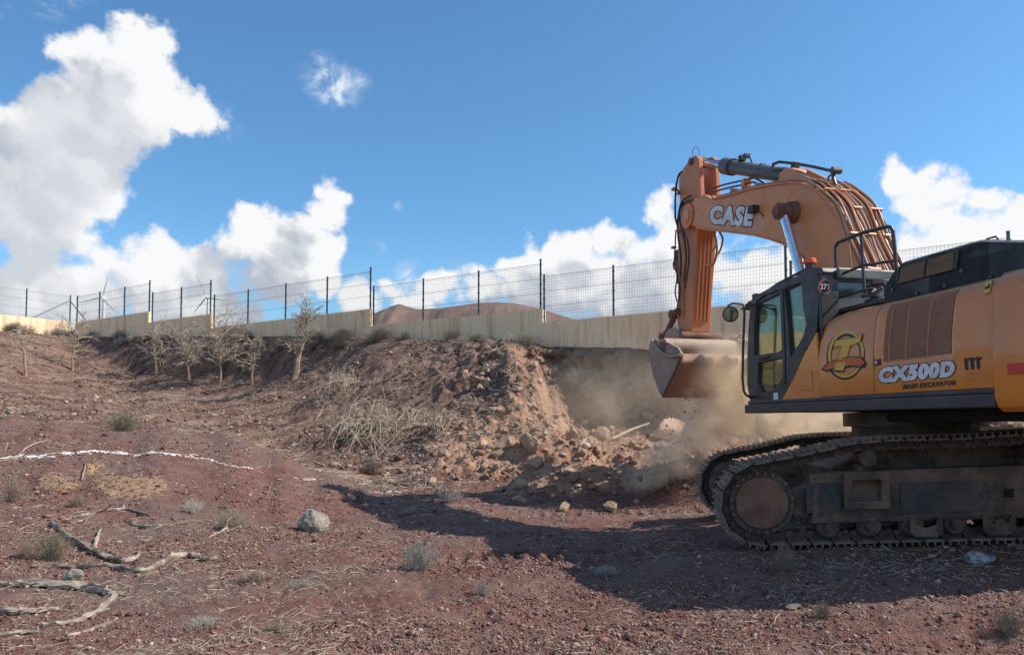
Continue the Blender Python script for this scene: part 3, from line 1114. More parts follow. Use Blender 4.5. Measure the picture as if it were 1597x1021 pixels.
turbine((159, 464), [(169, 429), (184, 489), (122, 472.5)], 'white wind turbine left of the other one, its tower full in view above the wall')
turbine((322.5, 463.5), [(306.5, 429), (301, 489), (358, 469)], 'white wind turbine right of the other one, partly behind a tall fence post')
# ------------------------------------------------------------------ excavator
DUSTC = (0.40, 0.26, 0.18)
M_ORANGE = pm('orange_paint', (0.80, 0.245, 0.022), (0.74, 0.225, 0.024), scale=2.0, rough=0.28, dust=0.65, dustc=DUSTC, spec=0.55, grime=0.16, coat=0.25, streak=0.38)
M_BOOM = pm('dusty_orange_paint', (0.76, 0.245, 0.055), (0.68, 0.235, 0.070), scale=1.6, rough=0.42, dust=0.8, dustc=(0.50, 0.30, 0.19), grime=0.5, streak=0.5)
M_ARM = pm('worn_orange_paint', (0.70, 0.20, 0.045), (0.58, 0.20, 0.07), scale=1.4, rough=0.5, dust=0.9, dustc=(0.44, 0.26, 0.17), grime=0.6, streak=0.5)
M_BLACK = pm('satin_black_paint', (0.020, 0.021, 0.025), (0.030, 0.030, 0.033), scale=3, rough=0.42, dust=0.55, dustc=(0.26, 0.20, 0.16), grime=0.10)
M_HOOD = pm('charcoal_hood_paint', (0.030, 0.032, 0.038), (0.040, 0.041, 0.046), scale=3, rough=0.4, dust=0.7, dustc=(0.33, 0.28, 0.24), grime=0.15)
M_DIRTY = pm('dirty_black_steel', (0.030, 0.026, 0.027), (0.135, 0.083, 0.060), scale=3.2, rough=0.8, dust=1.0, dustc=(0.26, 0.155, 0.108), grime=0.8, bump=0.006, bscale=20)
M_PLATE = pm('worn_side_plate', (0.040, 0.042, 0.050), (0.075, 0.058, 0.048), scale=2.2, rough=0.7, dustc=(0.17, 0.12, 0.095), grime=0.85)
M_TRACK = pm('track_steel', (0.12, 0.080, 0.060), (0.24, 0.175, 0.135), scale=6, rough=0.65, metal=0.3, dust=0.9, dustc=(0.33, 0.23, 0.18), bump=0.005, bscale=25, rand=0.35)
M_LINK = pm('link_steel', (0.060, 0.042, 0.036), (0.15, 0.10, 0.075), scale=8, rough=0.7, metal=0.3, dust=0.7, dustc=(0.24, 0.16, 0.12), bump=0.004, bscale=25, rand=0.3)
M_RUST = pm('rusty_cover', (0.165, 0.075, 0.050), (0.24, 0.12, 0.08), scale=5, rough=0.85, grime=0.45, dustc=(0.20, 0.13, 0.10), bump=0.004, bscale=40)
M_GRILLE = pm('brown_grille_paint', (0.46, 0.19, 0.095), (0.40, 0.18, 0.10), scale=5, rough=0.6, dust=0.6, dustc=(0.33, 0.20, 0.14), grime=0.4)
M_VENT = pm('hood_vent_paint', (0.42, 0.24, 0.11), (0.30, 0.18, 0.10), scale=5, rough=0.6, dust=0.8, dustc=(0.30, 0.21, 0.14))
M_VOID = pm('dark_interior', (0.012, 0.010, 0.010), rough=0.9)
M_CHROME = pm('chrome_rod', (0.80, 0.80, 0.82), rough=0.12, metal=1.0)
M_CYL = pm('grey_cylinder_paint', (0.050, 0.056, 0.066), (0.085, 0.085, 0.09), scale=3, rough=0.45, dust=0.6, dustc=(0.30, 0.22, 0.17), grime=0.2)
M_HOSE = pm('rubber_hose', (0.018, 0.018, 0.020), (0.05, 0.04, 0.035), scale=8, rough=0.6, dust=0.6, dustc=(0.28, 0.19, 0.14))
M_PIPE = pm('dusty_pipe', (0.52, 0.20, 0.085), (0.44, 0.20, 0.11), scale=5, rough=0.5, dust=0.9, dustc=(0.52, 0.34, 0.24), grime=0.5)
M_BUCKET = pm('dusty_bucket_steel', (0.33, 0.22, 0.17), (0.24, 0.165, 0.135), scale=2.4, rough=0.7, dust=0.9, dustc=(0.47, 0.34, 0.25), grime=0.5, bump=0.006, bscale=12)
M_SHELL = pm('bucket_orange', (0.52, 0.19, 0.075), (0.38, 0.17, 0.095), scale=2.0, rough=0.6, dust=0.7, dustc=(0.30, 0.19, 0.13), grime=0.8, streak=0.6, stretch=(1, 1, 4))
M_WHITE = pm('white_decal', (0.78, 0.77, 0.75), (0.66, 0.63, 0.60), scale=6, rough=0.5)
M_BLKD = pm('black_decal', (0.012, 0.012, 0.014), rough=0.5)
M_YEL = pm('yellow_decal', (0.80, 0.43, 0.04), rough=0.45)
M_YEL2 = pm('yellow_sticker', (0.75, 0.55, 0.10), (0.62, 0.46, 0.12), rough=0.5)
M_FLAME = pm('red_orange_decal', (0.62, 0.14, 0.025), rough=0.45)
M_RED = pm('red_reflector', (0.60, 0.035, 0.02), rough=0.35)
M_PALE = pm('faded_print', (0.66, 0.46, 0.22), rough=0.6)
M_SEAT = pm('grey_seat_fabric', (0.05, 0.05, 0.05), (0.08, 0.075, 0.07), rough=0.9)
M_INTER = pm('pale_cab_trim', (0.30, 0.34, 0.26), (0.38, 0.40, 0.32), rough=0.7)
M_ROOFR = pm('grey_roof_plastic', (0.10, 0.11, 0.10), (0.16, 0.165, 0.15), rough=0.5, dust=0.5, dustc=(0.35, 0.30, 0.25))


def glass(name, tint, gloss=0.10):
    m = bpy.data.materials.new(name)
    m.use_nodes = True
    m.node_tree.nodes.clear()
    t = NT(m.node_tree)
    tr = t.n('ShaderNodeBsdfTransparent')
    tr.inputs[0].default_value = tuple(tint) + (1,)
    gl = t.n('ShaderNodeBsdfGlossy')
    gl.inputs['Roughness'].default_value = 0.03
    df = t.n('ShaderNodeBsdfDiffuse')
    df.inputs[0].default_value = (0.30, 0.25, 0.20, 1)
    lw = t.n('ShaderNodeLayerWeight')
    lw.inputs[0].default_value = 0.25
    k = t.math('MULTIPLY_ADD', lw.outputs['Fresnel'], 0.8, gloss * 0.5, clamp=True)
    mx = t.n('ShaderNodeMixShader')
    t.link(k, mx.inputs[0])
    t.link(tr.outputs[0], mx.inputs[1])
    t.link(gl.outputs[0], mx.inputs[2])
    tc = t.n('ShaderNodeTexCoord')
    dn = t.smooth(t.noise(tc.outputs['Object'], 2.5, 5, 0.6), 0.4, 0.75, 0.03, 0.16)
    mx2 = t.n('ShaderNodeMixShader')
    t.link(dn, mx2.inputs[0])
    t.link(mx.outputs[0], mx2.inputs[1])
    t.link(df.outputs[0], mx2.inputs[2])
    o = t.n('ShaderNodeOutputMaterial')
    t.link(mx2.outputs[0], o.inputs[0])
    return m


M_GLASS = glass('green_tinted_glass', (0.88, 0.95, 0.80), 0.06)
M_DGLASS = pm('dark_tinted_glass', (0.030, 0.045, 0.058), (0.05, 0.06, 0.065), scale=1.5, rough=0.16, spec=0.8, dustc=(0.2, 0.19, 0.18), grime=0.3)

EC = Vector((4.95, 9.5, 0.0))
HA = R(104.0)
FW = Vector((math.cos(HA), math.sin(HA), 0))      # forward of the house
LW_ = Vector((-math.sin(HA), math.cos(HA), 0))    # its left side


def H(s, l, z):
    return EC + FW * s + LW_ * l + Vector((0, 0, z))


def S(px, py, l=1.55):
    """house-plane coordinates (s, z) of the side plane at lateral l"""
    d = px_ray(px, py)
    k = (LW_.dot(EC) + l - LW_.dot(CAM)) / LW_.dot(d)
    p = CAM + d * k
    return FW.dot(p - EC), p.z


TA = R(180 - 9.5)
TF = Vector((math.cos(TA), math.sin(TA), 0))
TL = Vector((-math.sin(TA), math.cos(TA), 0))
TSL = -0.050    # the ground rises towards the rear


def U(a, b, h):
    return EC + TF * a + TL * b + Vector((0, 0, 0.14 + h - TSL * 0 + (2.54 - a) * 0.050))


def US(px, py, b):
    d = px_ray(px, py)
    k = (TL.dot(EC) + b - TL.dot(CAM)) / TL.dot(d)
    p = CAM + d * k
    a = TF.dot(p - EC)
    return a, p.z - 0.14 - (2.54 - a) * 0.050


exc = empty('excavator', (EC.x, EC.y, 0.25), HA)
tag(exc, 'large orange and black crawler excavator tipping dust out of its raised bucket', 'excavator')
X = exc


def side_L(t):
    """inset of the body panels with relative height t"""
    return 1.55 - 0.07 * max(0.0, (t - 0.45) / 0.55) ** 1.3


Z_SK0, Z_SK1 = 1.635, 1.80      # skirt

# ---------------- undercarriage
def shoe_path():
    pr, hh = 0.43, 0.49
    A = []
    a0, a1 = -2.45, 2.05
    for i in range(60):
        t = i / 60.0
        A.append((a0 + (a1 - a0) * t, 0.06))
    for i in range(41):
        th = -math.pi / 2 + math.pi * 0.93 * i / 40.0
        A.append((a1 + pr * math.cos(th), hh + pr * math.sin(th)))
    A += [(1.55, 1.00), (1.15, 1.085), (0.8, 1.10), (0.1, 1.085), (-0.6, 1.10), (-1.3, 1.085), (-1.9, 1.04)]
    for i in range(41):
        th = math.pi * 0.57 + math.pi * 0.93 * i / 40.0
        A.append((a0 + pr * math.cos(th), hh + pr * math.sin(th)))
    return A


def resample_closed(P, n):
    P = P + [P[0]]
    d = [0]
    for i in range(1, len(P)):
        d.append(d[-1] + math.hypot(P[i][0] - P[i - 1][0], P[i][1] - P[i - 1][1]))
    out = []
    for k in range(n):
        s = d[-1] * k / n
        i = max(j for j in range(len(d)) if d[j] <= s + 1e-9)
        i = min(i, len(P) - 2)
        f = (s - d[i]) / max(d[i + 1] - d[i], 1e-9)
        out.append((P[i][0] + (P[i + 1][0] - P[i][0]) * f, P[i][1] + (P[i + 1][1] - P[i][1]) * f))
    return out


NSH = 54
PATH = resample_closed(shoe_path(), NSH)


def base_shoe():
    """one triple-grouser shoe in its own frame: x along travel, y across, z outward"""
    mb = MB()
    f = lambda a, b, c: Vector((a, b, c))
    mb.box(f, (-0.098, -0.30, -0.012), (0.098, 0.30, 0.008))
    for x in (-0.075, 0.0, 0.07):
        mb.add([(x - 0.012, -0.30, 0.0082), (x + 0.012, -0.30, 0.0082), (x + 0.012, 0.30, 0.0082), (x - 0.012, 0.30, 0.0082),
                (x - 0.006, -0.30, 0.045), (x + 0.006, -0.30, 0.045), (x + 0.006, 0.30, 0.045), (x - 0.006, 0.30, 0.045)],
               [(0, 3, 2, 1), (4, 5, 6, 7), (0, 1, 5, 4), (1, 2, 6, 5), (2, 3, 7, 6), (3, 0, 4, 7)])
    me = bpy.data.meshes.new('track_shoe')
    me.from_pydata(mb.v, [], mb.f)
    me.materials.append(M_TRACK)
    return me


def base_link():
    mb = MB()
    f = lambda a, b, c: Vector((a, b, c))
    for sy in (-1, 1):
        y = sy * 0.115
        prof = [(-0.12, -0.095), (-0.06, -0.115), (0.0, -0.095), (0.06, -0.115), (0.10, -0.06), (0.09, -0.013), (-0.09, -0.013), (-0.125, -0.05)]
        mb.prism(prof, lambda a, b, d, y=y: Vector((a, y + d, b)), -0.022, 0.022)
        for x in (-0.05, 0.045):
            mb.cyl((x, y + sy * 0.024, -0.045), (x, y + sy * 0.045, -0.045), 0.017, n=6)
        mb.cyl((-0.098, y + sy * 0.0225, -0.072), (-0.098, y + sy * 0.05, -0.072), 0.032, n=10)
    mb.cyl((-0.098, -0.09, -0.072), (-0.098, 0.09, -0.072), 0.03, n=8)
    me = bpy.data.meshes.new('track_link')
    me.from_pydata(mb.v, [], mb.f)
    me.materials.append(M_LINK)
    return me


ME_SHOE, ME_LINK = base_shoe(), base_link()
XINV = root_inv(exc)
for b in (1.40, -1.40):
    for i, (a, h) in enumerate(PATH):
        an, hn = PATH[(i + 1) % NSH]
        ap, hp_ = PATH[i - 1]
        ta, th_ = an - ap, hn - hp_
        L = math.hypot(ta, th_)
        ta, th_ = ta / L, th_ / L
        p = U(a, b, h)
        tx = (U(a + ta, b, h + th_) - p).normalized()
        ty = TL.copy()
        tz = tx.cross(ty).normalized()
        # outward = away from the loop's middle
        m = Matrix((( -tx.x, ty.x, -tz.x, p.x), (-tx.y, ty.y, -tz.y, p.y), (-tx.z, ty.z, -tz.z, p.z), (0, 0, 0, 1)))
        c = U(-0.2, b, 0.55)
        out = Vector((m[0][2], m[1][2], m[2][2]))
        ref = p - U(max(-2.4, min(2.0, a)), b, 0.55)
        if out.dot(ref) < 0:
            m = Matrix(((tx.x, ty.x, tz.x, p.x), (tx.y, ty.y, tz.y, p.y), (tx.z, ty.z, tz.z, p.z), (0, 0, 0, 1)))
        for nm, me in (('track_shoe', ME_SHOE), ('track_link', ME_LINK)):
            o = bpy.data.objects.new(nm, me)
            col.objects.link(o)
            o.parent = exc
            o.matrix_local = XINV @ m

for b in (1.40, -1.40):
    sg = 1 if b > 0 else -1
    # idler and sprocket wheels
    for (ac, nm) in ((2.05, 'idler_wheel'), (-2.45, 'sprocket_wheel')):
        mb = MB()
        mb.cyl(U(ac, b - 0.075, 0.49), U(ac, b + 0.075, 0.49), 0.325, n=48)
        mb.cyl(U(ac, b - 0.17, 0.49), U(ac, b + 0.17, 0.49), 0.22, n=32)
        w = mb.build(nm, M_DIRTY, X, smooth=True)
        mb = MB()
        for k in range(22):
            t = 2 * math.pi * k / 22
            mb.cyl(U(ac + 0.305 * math.cos(t), b + sg * 0.076, 0.49 + 0.305 * math.sin(t)), U(ac + 0.305 * math.cos(t), b + sg * 0.10, 0.49 + 0.305 * math.sin(t)), 0.016, n=6)
        mb.build('bolt_ring', M_LINK, w)
    mb = MB()
    if b > 0:
        mb.cyl(U(2.05, b + 0.17, 0.49), U(2.05, b + 0.215, 0.49), 0.278, 0.268, n=48)
        hc = mb.build('hub_cover', M_RUST, X, smooth=True)
        mb = MB()
        mb.cyl(U(2.05, b + 0.11, 0.49), U(2.05, b + 0.175, 0.49), 0.35, 0.335, n=48)
        mb.build('hub_flange', M_DIRTY, X, smooth=True)
        mb = MB()
        for k in range(24):
            t = 2 * math.pi * (k + 0.5) / 24
            mb.cyl(U(2.05 + 0.313 * math.cos(t), b + 0.17, 0.49 + 0.313 * math.sin(t)), U(2.05 + 0.313 * math.cos(t), b + 0.20, 0.49 + 0.313 * math.sin(t)), 0.016, n=6)
        mb.build('hub_bolts', M_TRACK, X)['kind'] = 'stuff'
    else:
        # inner side of the far idler: pale rim ring seen between the tracks
        mb.cyl(U(2.05, b + 0.08, 0.49), U(2.05, b + 0.15, 0.49), 0.33, 0.31, n=48)
        mb.build('idler_rim', M_TRACK, X, smooth=True)
    # track frame
    a_f, a_r = 1.55, -2.05
    mb = MB()
    prof = [(b - 0.20, 0.25), (b + 0.19, 0.25), (b + 0.21, 0.30), (b + 0.21, 0.60), (b + 0.13, 0.78), (b - 0.13, 0.78), (b - 0.20, 0.62)]
    mb.prism(prof, lambda p, q, d: U(d, p, q), a_r, a_f)
    fr = mb.build('track_frame', M_DIRTY, X, bevel=0.012)
    mb = MB()
    mb.prism([(1.551, 0.30), (1.80, 0.36), (1.80, 0.56), (1.551, 0.66)], lambda p, q, d: U(p, d, q), b - 0.14, b + 0.14)
    mb.build('tension_block', M_DIRTY, X, bevel=0.01)
    if b > 0:
        bo = b + 0.212
        mb = MB()
        # frame plate edges
        mb.box(lambda a_, b_, h_: U(a_, b_, h_), (a_r, bo, 0.262), (1.54, bo + 0.02, 0.31))
        mb.box(lambda a_, b_, h_: U(a_, b_, h_), (1.47, bo, 0.312), (1.54, bo + 0.02, 0.62))
        mb.build('frame_flange', M_DIRTY, X, bevel=0.006)
        # step box
        mb = MB()
        a0, h0 = US(1318, 795, bo + 0.10)
        a1, h1 = US(1388, 735, bo + 0.10)
        fn = lambda p, q, d: U(p, d, q)
        outer = [(a0, h0), (a1, h0), (a1, h1), (a0, h1)]
        e = 0.075
        e = 0.08
        hole = [(a0 - e, h0 + e), (a0 - e, h1 - e), (a1 + e, h1 - e), (a1 + e, h0 + e)]
        mb.prism(outer, fn, bo + 0.002, bo + 0.10, [hole])
        mb.build('step_frame', M_DIRTY, X, bevel=0.008)
        # square sockets and small plates
        mb = MB()
        sa, sh = US(1566, 775, bo)
        sa1, sh1 = US(1580, 761, bo)
        mb.prism([(sa, sh), (sa1, sh), (sa1, sh1), (sa, sh1)], fn, bo + 0.001, bo + 0.012)
        mb.build('frame_socket', M_VOID, X)
        for (qx0, qy0, qx1, qy1) in ((1258, 800, 1312, 752), (1405, 800, 1540, 748)):
            mb = MB()
            ga, gh = US(qx0, qy0, bo)
            gb, gh1 = US(qx1, qy1, bo)
            mb.prism([(ga, gh), (gb, gh), (gb, gh1), (ga, gh1)], fn, bo + 0.0012, bo + 0.010)
            mb.build('side_plate', M_PLATE, X, bevel=0.004)
    # carrier rollers with their stands
    for ac in (0.98, -0.62):
        mb = MB()
        mb.cyl(U(ac, b - 0.16, 0.915), U(ac, b + 0.14, 0.915), 0.075, n=20)
        mb.cyl(U(ac, b + 0.14, 0.915), U(ac, b + 0.24, 0.915), 0.085, n=20)
        rl = mb.build('carrier_roller', M_LINK, X, smooth=True)
        mb = MB()
        mb.box(lambda a_, b_, h_: U(a_, b_, h_), (ac - 0.07, b - 0.1, 0.782), (ac + 0.07, b + 0.12, 0.85))
        mb.build('roller_stand', M_DIRTY, rl)
    # bottom rollers
    for k in range(9):
        ac = 1.38 - k * 0.41
        mb = MB()
        mb.cyl(U(ac, b - 0.20, 0.215), U(ac, b + 0.17, 0.215), 0.095, n=20)
        mb.cyl(U(ac, b + 0.171, 0.215), U(ac, b + 0.215, 0.215), 0.13, 0.10, n=12)
        mb.cyl(U(ac, b + 0.216, 0.215), U(ac, b + 0.245, 0.215), 0.05, n=12)
        mb.build('bottom_roller', M_LINK, X, smooth=True)
    if b > 0:
        for (p0, p1) in ((1417, 1468), (1530, 1581)):
            a0, _ = US(p0, 810, b + 0.22)
            a1, _ = US(p1, 810, b + 0.22)
            mb = MB()
            poly = [(a0, 0.30), (a1, 0.30), (a1, 0.14), (a1 + 0.05, 0.10), (a0 - 0.05, 0.10), (a0, 0.14)]
            am = (a0 + a1) / 2
            hole = [(am - 0.11, 0.29), (am + 0.11, 0.29), (am + 0.09, 0.22), (am, 0.19), (am - 0.09, 0.22)]
            mb.prism(poly, lambda p, q, d: U(p, d, q), b + 0.246, b + 0.27, [hole])
            mb.build('track_guard', M_DIRTY, X, bevel=0.005)
# inner face lugs visible on the far track are the links themselves; centre frame and ring
mb = MB()
mb.prism([(1.1, 0.55), (1.25, 0.80), (0.7, 1.02), (-0.9, 1.02), (-1.4, 0.8), (-1.2, 0.55)], lambda p, q, d: U(p, d, q), -1.17, 1.16)
mb.build('centre_frame', M_DIRTY, X, bevel=0.02)
mb = MB()
mb.cyl(Vector((EC.x, EC.y, 1.15)), Vector((EC.x, EC.y, 1.46)), 0.70, n=48)
mb.build('slewing_ring', M_DIRTY, X, smooth=True)
mb = MB()
mb.cyl(Vector((EC.x, EC.y, 1.461)), Vector((EC.x, EC.y, 1.632)), 0.80, n=48)
mb.build('ring_gear_guard', M_BLACK, X, smooth=True)

# ---------------- house: platform
s_front, _ = S(1166, 640)
s_cw, _ = S(1556, 620)
mb = MB()
# skirt beam along the side, with a lower lip
mb.box(H, (s_cw, 1.30, Z_SK0), (s_front + 0.02, 1.585, Z_SK1 - 0.05))
mb.box(H, (s_cw, 1.30, Z_SK1 - 0.048), (s_front - 0.01, 1.555, Z_SK1))
mb.build('side_skirt', M_BLACK, X, bevel=0.012)
mb = MB()
mb.box(H, (s_cw, -1.55, Z_SK0 + 0.01), (s_front - 0.45, 1.298, Z_SK1 - 0.01))
mb.box(H, (s_front - 0.448, 0.42, Z_SK0 + 0.01), (s_front - 0.02, 1.298, Z_SK1 - 0.01))
mb.build('platform', M_BLACK, X, bevel=0.01)
# belly: boxes hanging under the platform
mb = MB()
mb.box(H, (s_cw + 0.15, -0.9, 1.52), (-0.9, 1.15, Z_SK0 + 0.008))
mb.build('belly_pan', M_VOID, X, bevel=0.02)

# ---------------- body panels (lofted, with rounded shoulder)
TOPPX = [(1274, 520), (1277, 510), (1283, 501), (1295, 492), (1315, 483.5), (1340, 477.5), (1357, 474), (1373, 470), (1400, 464), (1450, 452), (1500, 440), (1550, 427.5)]
TOP = sorted([S(px, py, 1.47) for px, py in TOPPX])


def ztop(s):
    return float(np.interp(s, [t[0] for t in TOP], [t[1] for t in TOP]))


PROF = [(0.0, 0.0), (0.2, 0.0), (0.45, 0.0), (0.62, 0.018), (0.78, 0.042), (0.88, 0.065), (0.94, 0.095), (0.975, 0.14), (0.995, 0.21), (1.0, 0.30)]


def prof_in(t):
    return float(np.interp(t, [p[0] for p in PROF], [p[1] for p in PROF]))


def surf_pt(px, py):
    """(s, l, z) on the panel skin under a pixel"""
    l = 1.55
    for _ in range(6):
        s, z = S(px, py, l)
        zt = ztop(s)
        t = (z - Z_SK1) / (zt - Z_SK1)
        l = 1.55 - prof_in(max(0, min(1, t)))
    return s, l, z


def skin(px, py, off=0.004):
    s, l, z = surf_pt(px, py)
    return H(s, l + off, z)


def loft_panel(name, s0, s1, hole=None, gap=0.006, ns=14, mat=None, thick=0.03):
    """hole = (sa, sb, za_frac, zb_frac)"""
    s0 += gap
    s1 -= gap
    ss = list(np.linspace(s0, s1, ns))
    tt = [p[0] for p in PROF]
    if hole:
        ss = sorted(set([s for s in ss if abs(s - hole[0]) > 0.03 and abs(s - hole[1]) > 0.03] + [hole[0], hole[1]]))
        tt = sorted(set([t for t in tt if abs(t - hole[2]) > 0.02 and abs(t - hole[3]) > 0.02] + [hole[2], hole[3]]))
    V, idx = [], {}
    for i, s in enumerate(ss):
        zt = ztop(s)
        for j, t in enumerate(tt):
            idx[i, j] = len(V)
            V.append(H(s, 1.55 - prof_in(t), Z_SK1 + 0.003 + (zt - Z_SK1) * t))
    F = []
    for i in range(len(ss) - 1):
        for j in range(len(tt) - 1):
            if hole:
                sm, tm = (ss[i] + ss[i + 1]) / 2, (tt[j] + tt[j + 1]) / 2
                if hole[0] < sm < hole[1] and hole[2] < tm < hole[3]: continue
            F.append((idx[i, j], idx[i + 1, j], idx[i + 1, j + 1], idx[i, j + 1]))
    a_, b_, c_ = (V[i] for i in F[0][:3])
    if (b_ - a_).cross(c_ - b_).dot(LW_) < 0:
        F = [tuple(reversed(f)) for f in F]
    mb = MB()
    mb.add(V, F)
    o = mb.build(name, mat or M_ORANGE, X, smooth=True, fix=False)
    md = o.modifiers.new('solid', 'SOLIDIFY')
    md.thickness = thick
    md.offset = -1 if True else 1
    md2 = o.modifiers.new('bevel', 'BEVEL')
    md2.width = 0.006
    md2.segments = 2
    md2.limit_method = 'ANGLE'
    return o


s_door = surf_pt(1362, 560)[0]
s_rear = surf_pt(1553, 560)[0]
s_t0 = surf_pt(1276, 560)[0]
s_l0, _, z_l0 = surf_pt(1484, 552)
s_l1, _, z_l1 = surf_pt(1378, 560)
s_lt = surf_pt(1484, 452)
tl0 = (z_l0 - Z_SK1) / (ztop(s_l0) - Z_SK1)
tl1 = 0.955
loft_panel('engine_door', s_rear, s_door, hole=(s_l0, s_l1, tl0, tl1), ns=22)
loft_panel('front_door', s_door, s_t0, ns=22)
# inner liner so the gaps read dark
mb = MB()
vs = []
for s in np.linspace(s_rear + 0.02, s_t0 - 0.03, 24):
    zt = ztop(s) - 0.05
    vs.append((s, zt))
mb.prism([(s_rear + 0.02, Z_SK1 + 0.01)] + vs + [(s_t0 - 0.03, Z_SK1 + 0.01)], lambda p, q, d: H(p, d, q), 0.2, 1.30)
mb.build('engine_bay', M_VOID, X)

# louvre: frame bars and slats (too fine to pick apart singly)
mb = MB()
z0 = Z_SK1 + tl0 * (ztop(s_l0) - Z_SK1)
z1 = Z_SK1 + tl1 * (ztop(s_l0) - Z_SK1)
NS = 30
for k in range(NS):
    t = (k + 0.5) / NS
    zz = z0 + (z1 - z0) * t
    def lat(z, s):
        return 1.55 - prof_in((z - Z_SK1) / (ztop(s) - Z_SK1))
    for (sa, sb) in ((s_l0 + 0.01, s_l0 + (s_l1 - s_l0) * 0.31), (s_l0 + (s_l1 - s_l0) * 0.335, s_l0 + (s_l1 - s_l0) * 0.63), (s_l0 + (s_l1 - s_l0) * 0.655, s_l0 + (s_l1 - s_l0) * 0.90), (s_l0 + (s_l1 - s_l0) * 0.92, s_l1 - 0.008)):
        l1_, l0_ = lat(zz, sa), lat(zz, sb)
        h = (z1 - z0) / NS
        mb.hexa([H(sa, l1_ - 0.035, zz + h * 0.25), H(sb, l0_ - 0.035, zz + h * 0.25), H(sb, l0_ - 0.004, zz - h * 0.40), H(sa, l1_ - 0.004, zz - h * 0.40),
                 H(sa, l1_ - 0.035, zz + h * 0.55), H(sb, l0_ - 0.035, zz + h * 0.55), H(sb, l0_ - 0.006, zz + h * 0.30), H(sa, l1_ - 0.006, zz + h * 0.30)])
lv = mb.build('louvre_slats', M_GRILLE, X, fix=True)
lv['kind'] = 'stuff'
mb = MB()
for f in (0.3225, 0.6425, 0.91):
    sc_ = s_l0 + (s_l1 - s_l0) * f
    pts = []
    for t in np.linspace(0, 1, 8):
        zz = z0 + (z1 - z0) * t
        pts.append((zz, lat(zz, sc_)))
    for i in range(len(pts) - 1):
        (za, la), (zb, lb2) = pts[i], pts[i + 1]
        w = 0.012
        mb.hexa([H(sc_ - w, la - 0.03, za), H(sc_ + w, la - 0.03, za), H(sc_ + w, la + 0.002, za), H(sc_ - w, la + 0.002, za),
                 H(sc_ - w, lb2 - 0.03, zb), H(sc_ + w, lb2 - 0.03, zb), H(sc_ + w, lb2 + 0.002, zb), H(sc_ - w, lb2 + 0.002, zb)])
mb.build('louvre_bar', M_GRILLE, X)
# latch
mb = MB()
p = [skin(1364, 571, 0.0), skin(1374, 569, 0.0), skin(1374, 559, 0.0), skin(1364, 561, 0.0)]
q = [v + LW_ * 0.012 for v in p]
mb.hexa(p + q)
mb.build('door_latch', M_BLACK, X, bevel=0.003)
mb = MB()
c = skin(1369, 565, 0.012)
mb.cyl(c, c + LW_ * 0.012, 0.018, n=12)
mb.build('latch_button', M_CHROME, X)

# ---------------- lower front panel under the cab's slanting sill
def plane_poly(pts, l):
    return [S(px, py, l) for px, py in pts]


fnH = lambda p, q, d: H(p, d, q)
mb = MB()
pp = plane_poly([(1219, 624), (1236, 592), (1256, 548), (1273, 518), (1275.5, 560), (1281, 621)], 1.55)
mb.prism(pp, fnH, 1.515, 1.55)
mb.build('lower_panel', M_ORANGE, X, bevel=0.008)
mb = MB()
pp = plane_poly([(1247, 609), (1249, 593), (1256, 580), (1267, 578), (1268, 608)], 1.551)
inner = [(p[0] * 0.94 + sum(a[0] for a in pp) / 5 * 0.06, p[1] * 0.94 + sum(a[1] for a in pp) / 5 * 0.06) for p in pp]
mb.prism(pp, fnH, 1.5505, 1.553, [inner])
mb.build('panel_seam', M_GRILLE, X)
mb = MB()
mb.prism(inner, fnH, 1.5505, 1.557)
mb.build('access_flap', M_ORANGE, X, bevel=0.003)

# ---------------- black hood over the engine
def hood_poly():
    return plane_poly([(1381, 470), (1381, 450), (1385, 438), (1396, 420), (1410, 406), (1450, 394), (1500, 380), (1527, 372.5), (1534, 372), (1640, 366)], 1.30)


hp2 = hood_poly()
s_hr = s_rear - 0.55
poly = [(hp2[0][0], 2.40)] + hp2[1:9]
ztop_h = hp2[8][1]
slo = (S(1597, 373, 1.30)[1] - ztop_h)
poly.append((S(1597, 373, 1.30)[0], ztop_h + slo))
ztop_h = ztop_h + slo
poly = [(p[0], p[1]) for p in poly] + [(s_hr, ztop_h), (s_hr, 2.40)]
mb = MB()
nlev = [(1.30, 0.0, 1.0), (1.0, 0, 1)]


def hood_loft():
    """body whose top edge is chamfered towards the middle"""
    secs = []
    top = poly[:-1]
    ss = [p[0] for p in poly]
    V, F = [], []
    outline = poly
    rings = [(1.32, 0.0), (1.32, 0.0), (1.28, 0.0), (1.20, -0.012), (1.05, 0.0), (-1.2, 0.0)]
    base = min(p[1] for p in outline)
    for k, (l, dz) in enumerate(rings):
        for (s, z) in outline:
            if k == 0: V.append(H(s, l, min(z, base)))
            else:
                up = (z - base)
                V.append(H(s, l, z + (dz if up > 0.02 else 0) - (0.03 if (k == 1 and up > 0.15) else 0.008 if (k == 2 and up > .15) else 0.0)))
    n = len(outline)
    for k in range(len(rings) - 1):
        for i in range(n):
            j = (i + 1) % n
            F.append((k * n + i, k * n + j, (k + 1) * n + j, (k + 1) * n + i))
    F.append(tuple(range((len(rings) - 1) * n, len(rings) * n)))
    return V, F


V_, F_ = hood_loft()
mb.add(V_, F_)
# close side face properly
base = min(p[1] for p in poly)
tris = tessellate_polygon([[Vector((p[0], p[1] - (0.03 if p[1] - base > 0.15 else 0), 0)) for p in poly]])
n = len(poly)
mb.f += [tuple(n + i for i in t) for t in tris]
mb.mi += [0] * len(tris)
hood = mb.build('engine_hood', M_HOOD, X, smooth=True, autosmooth=30)
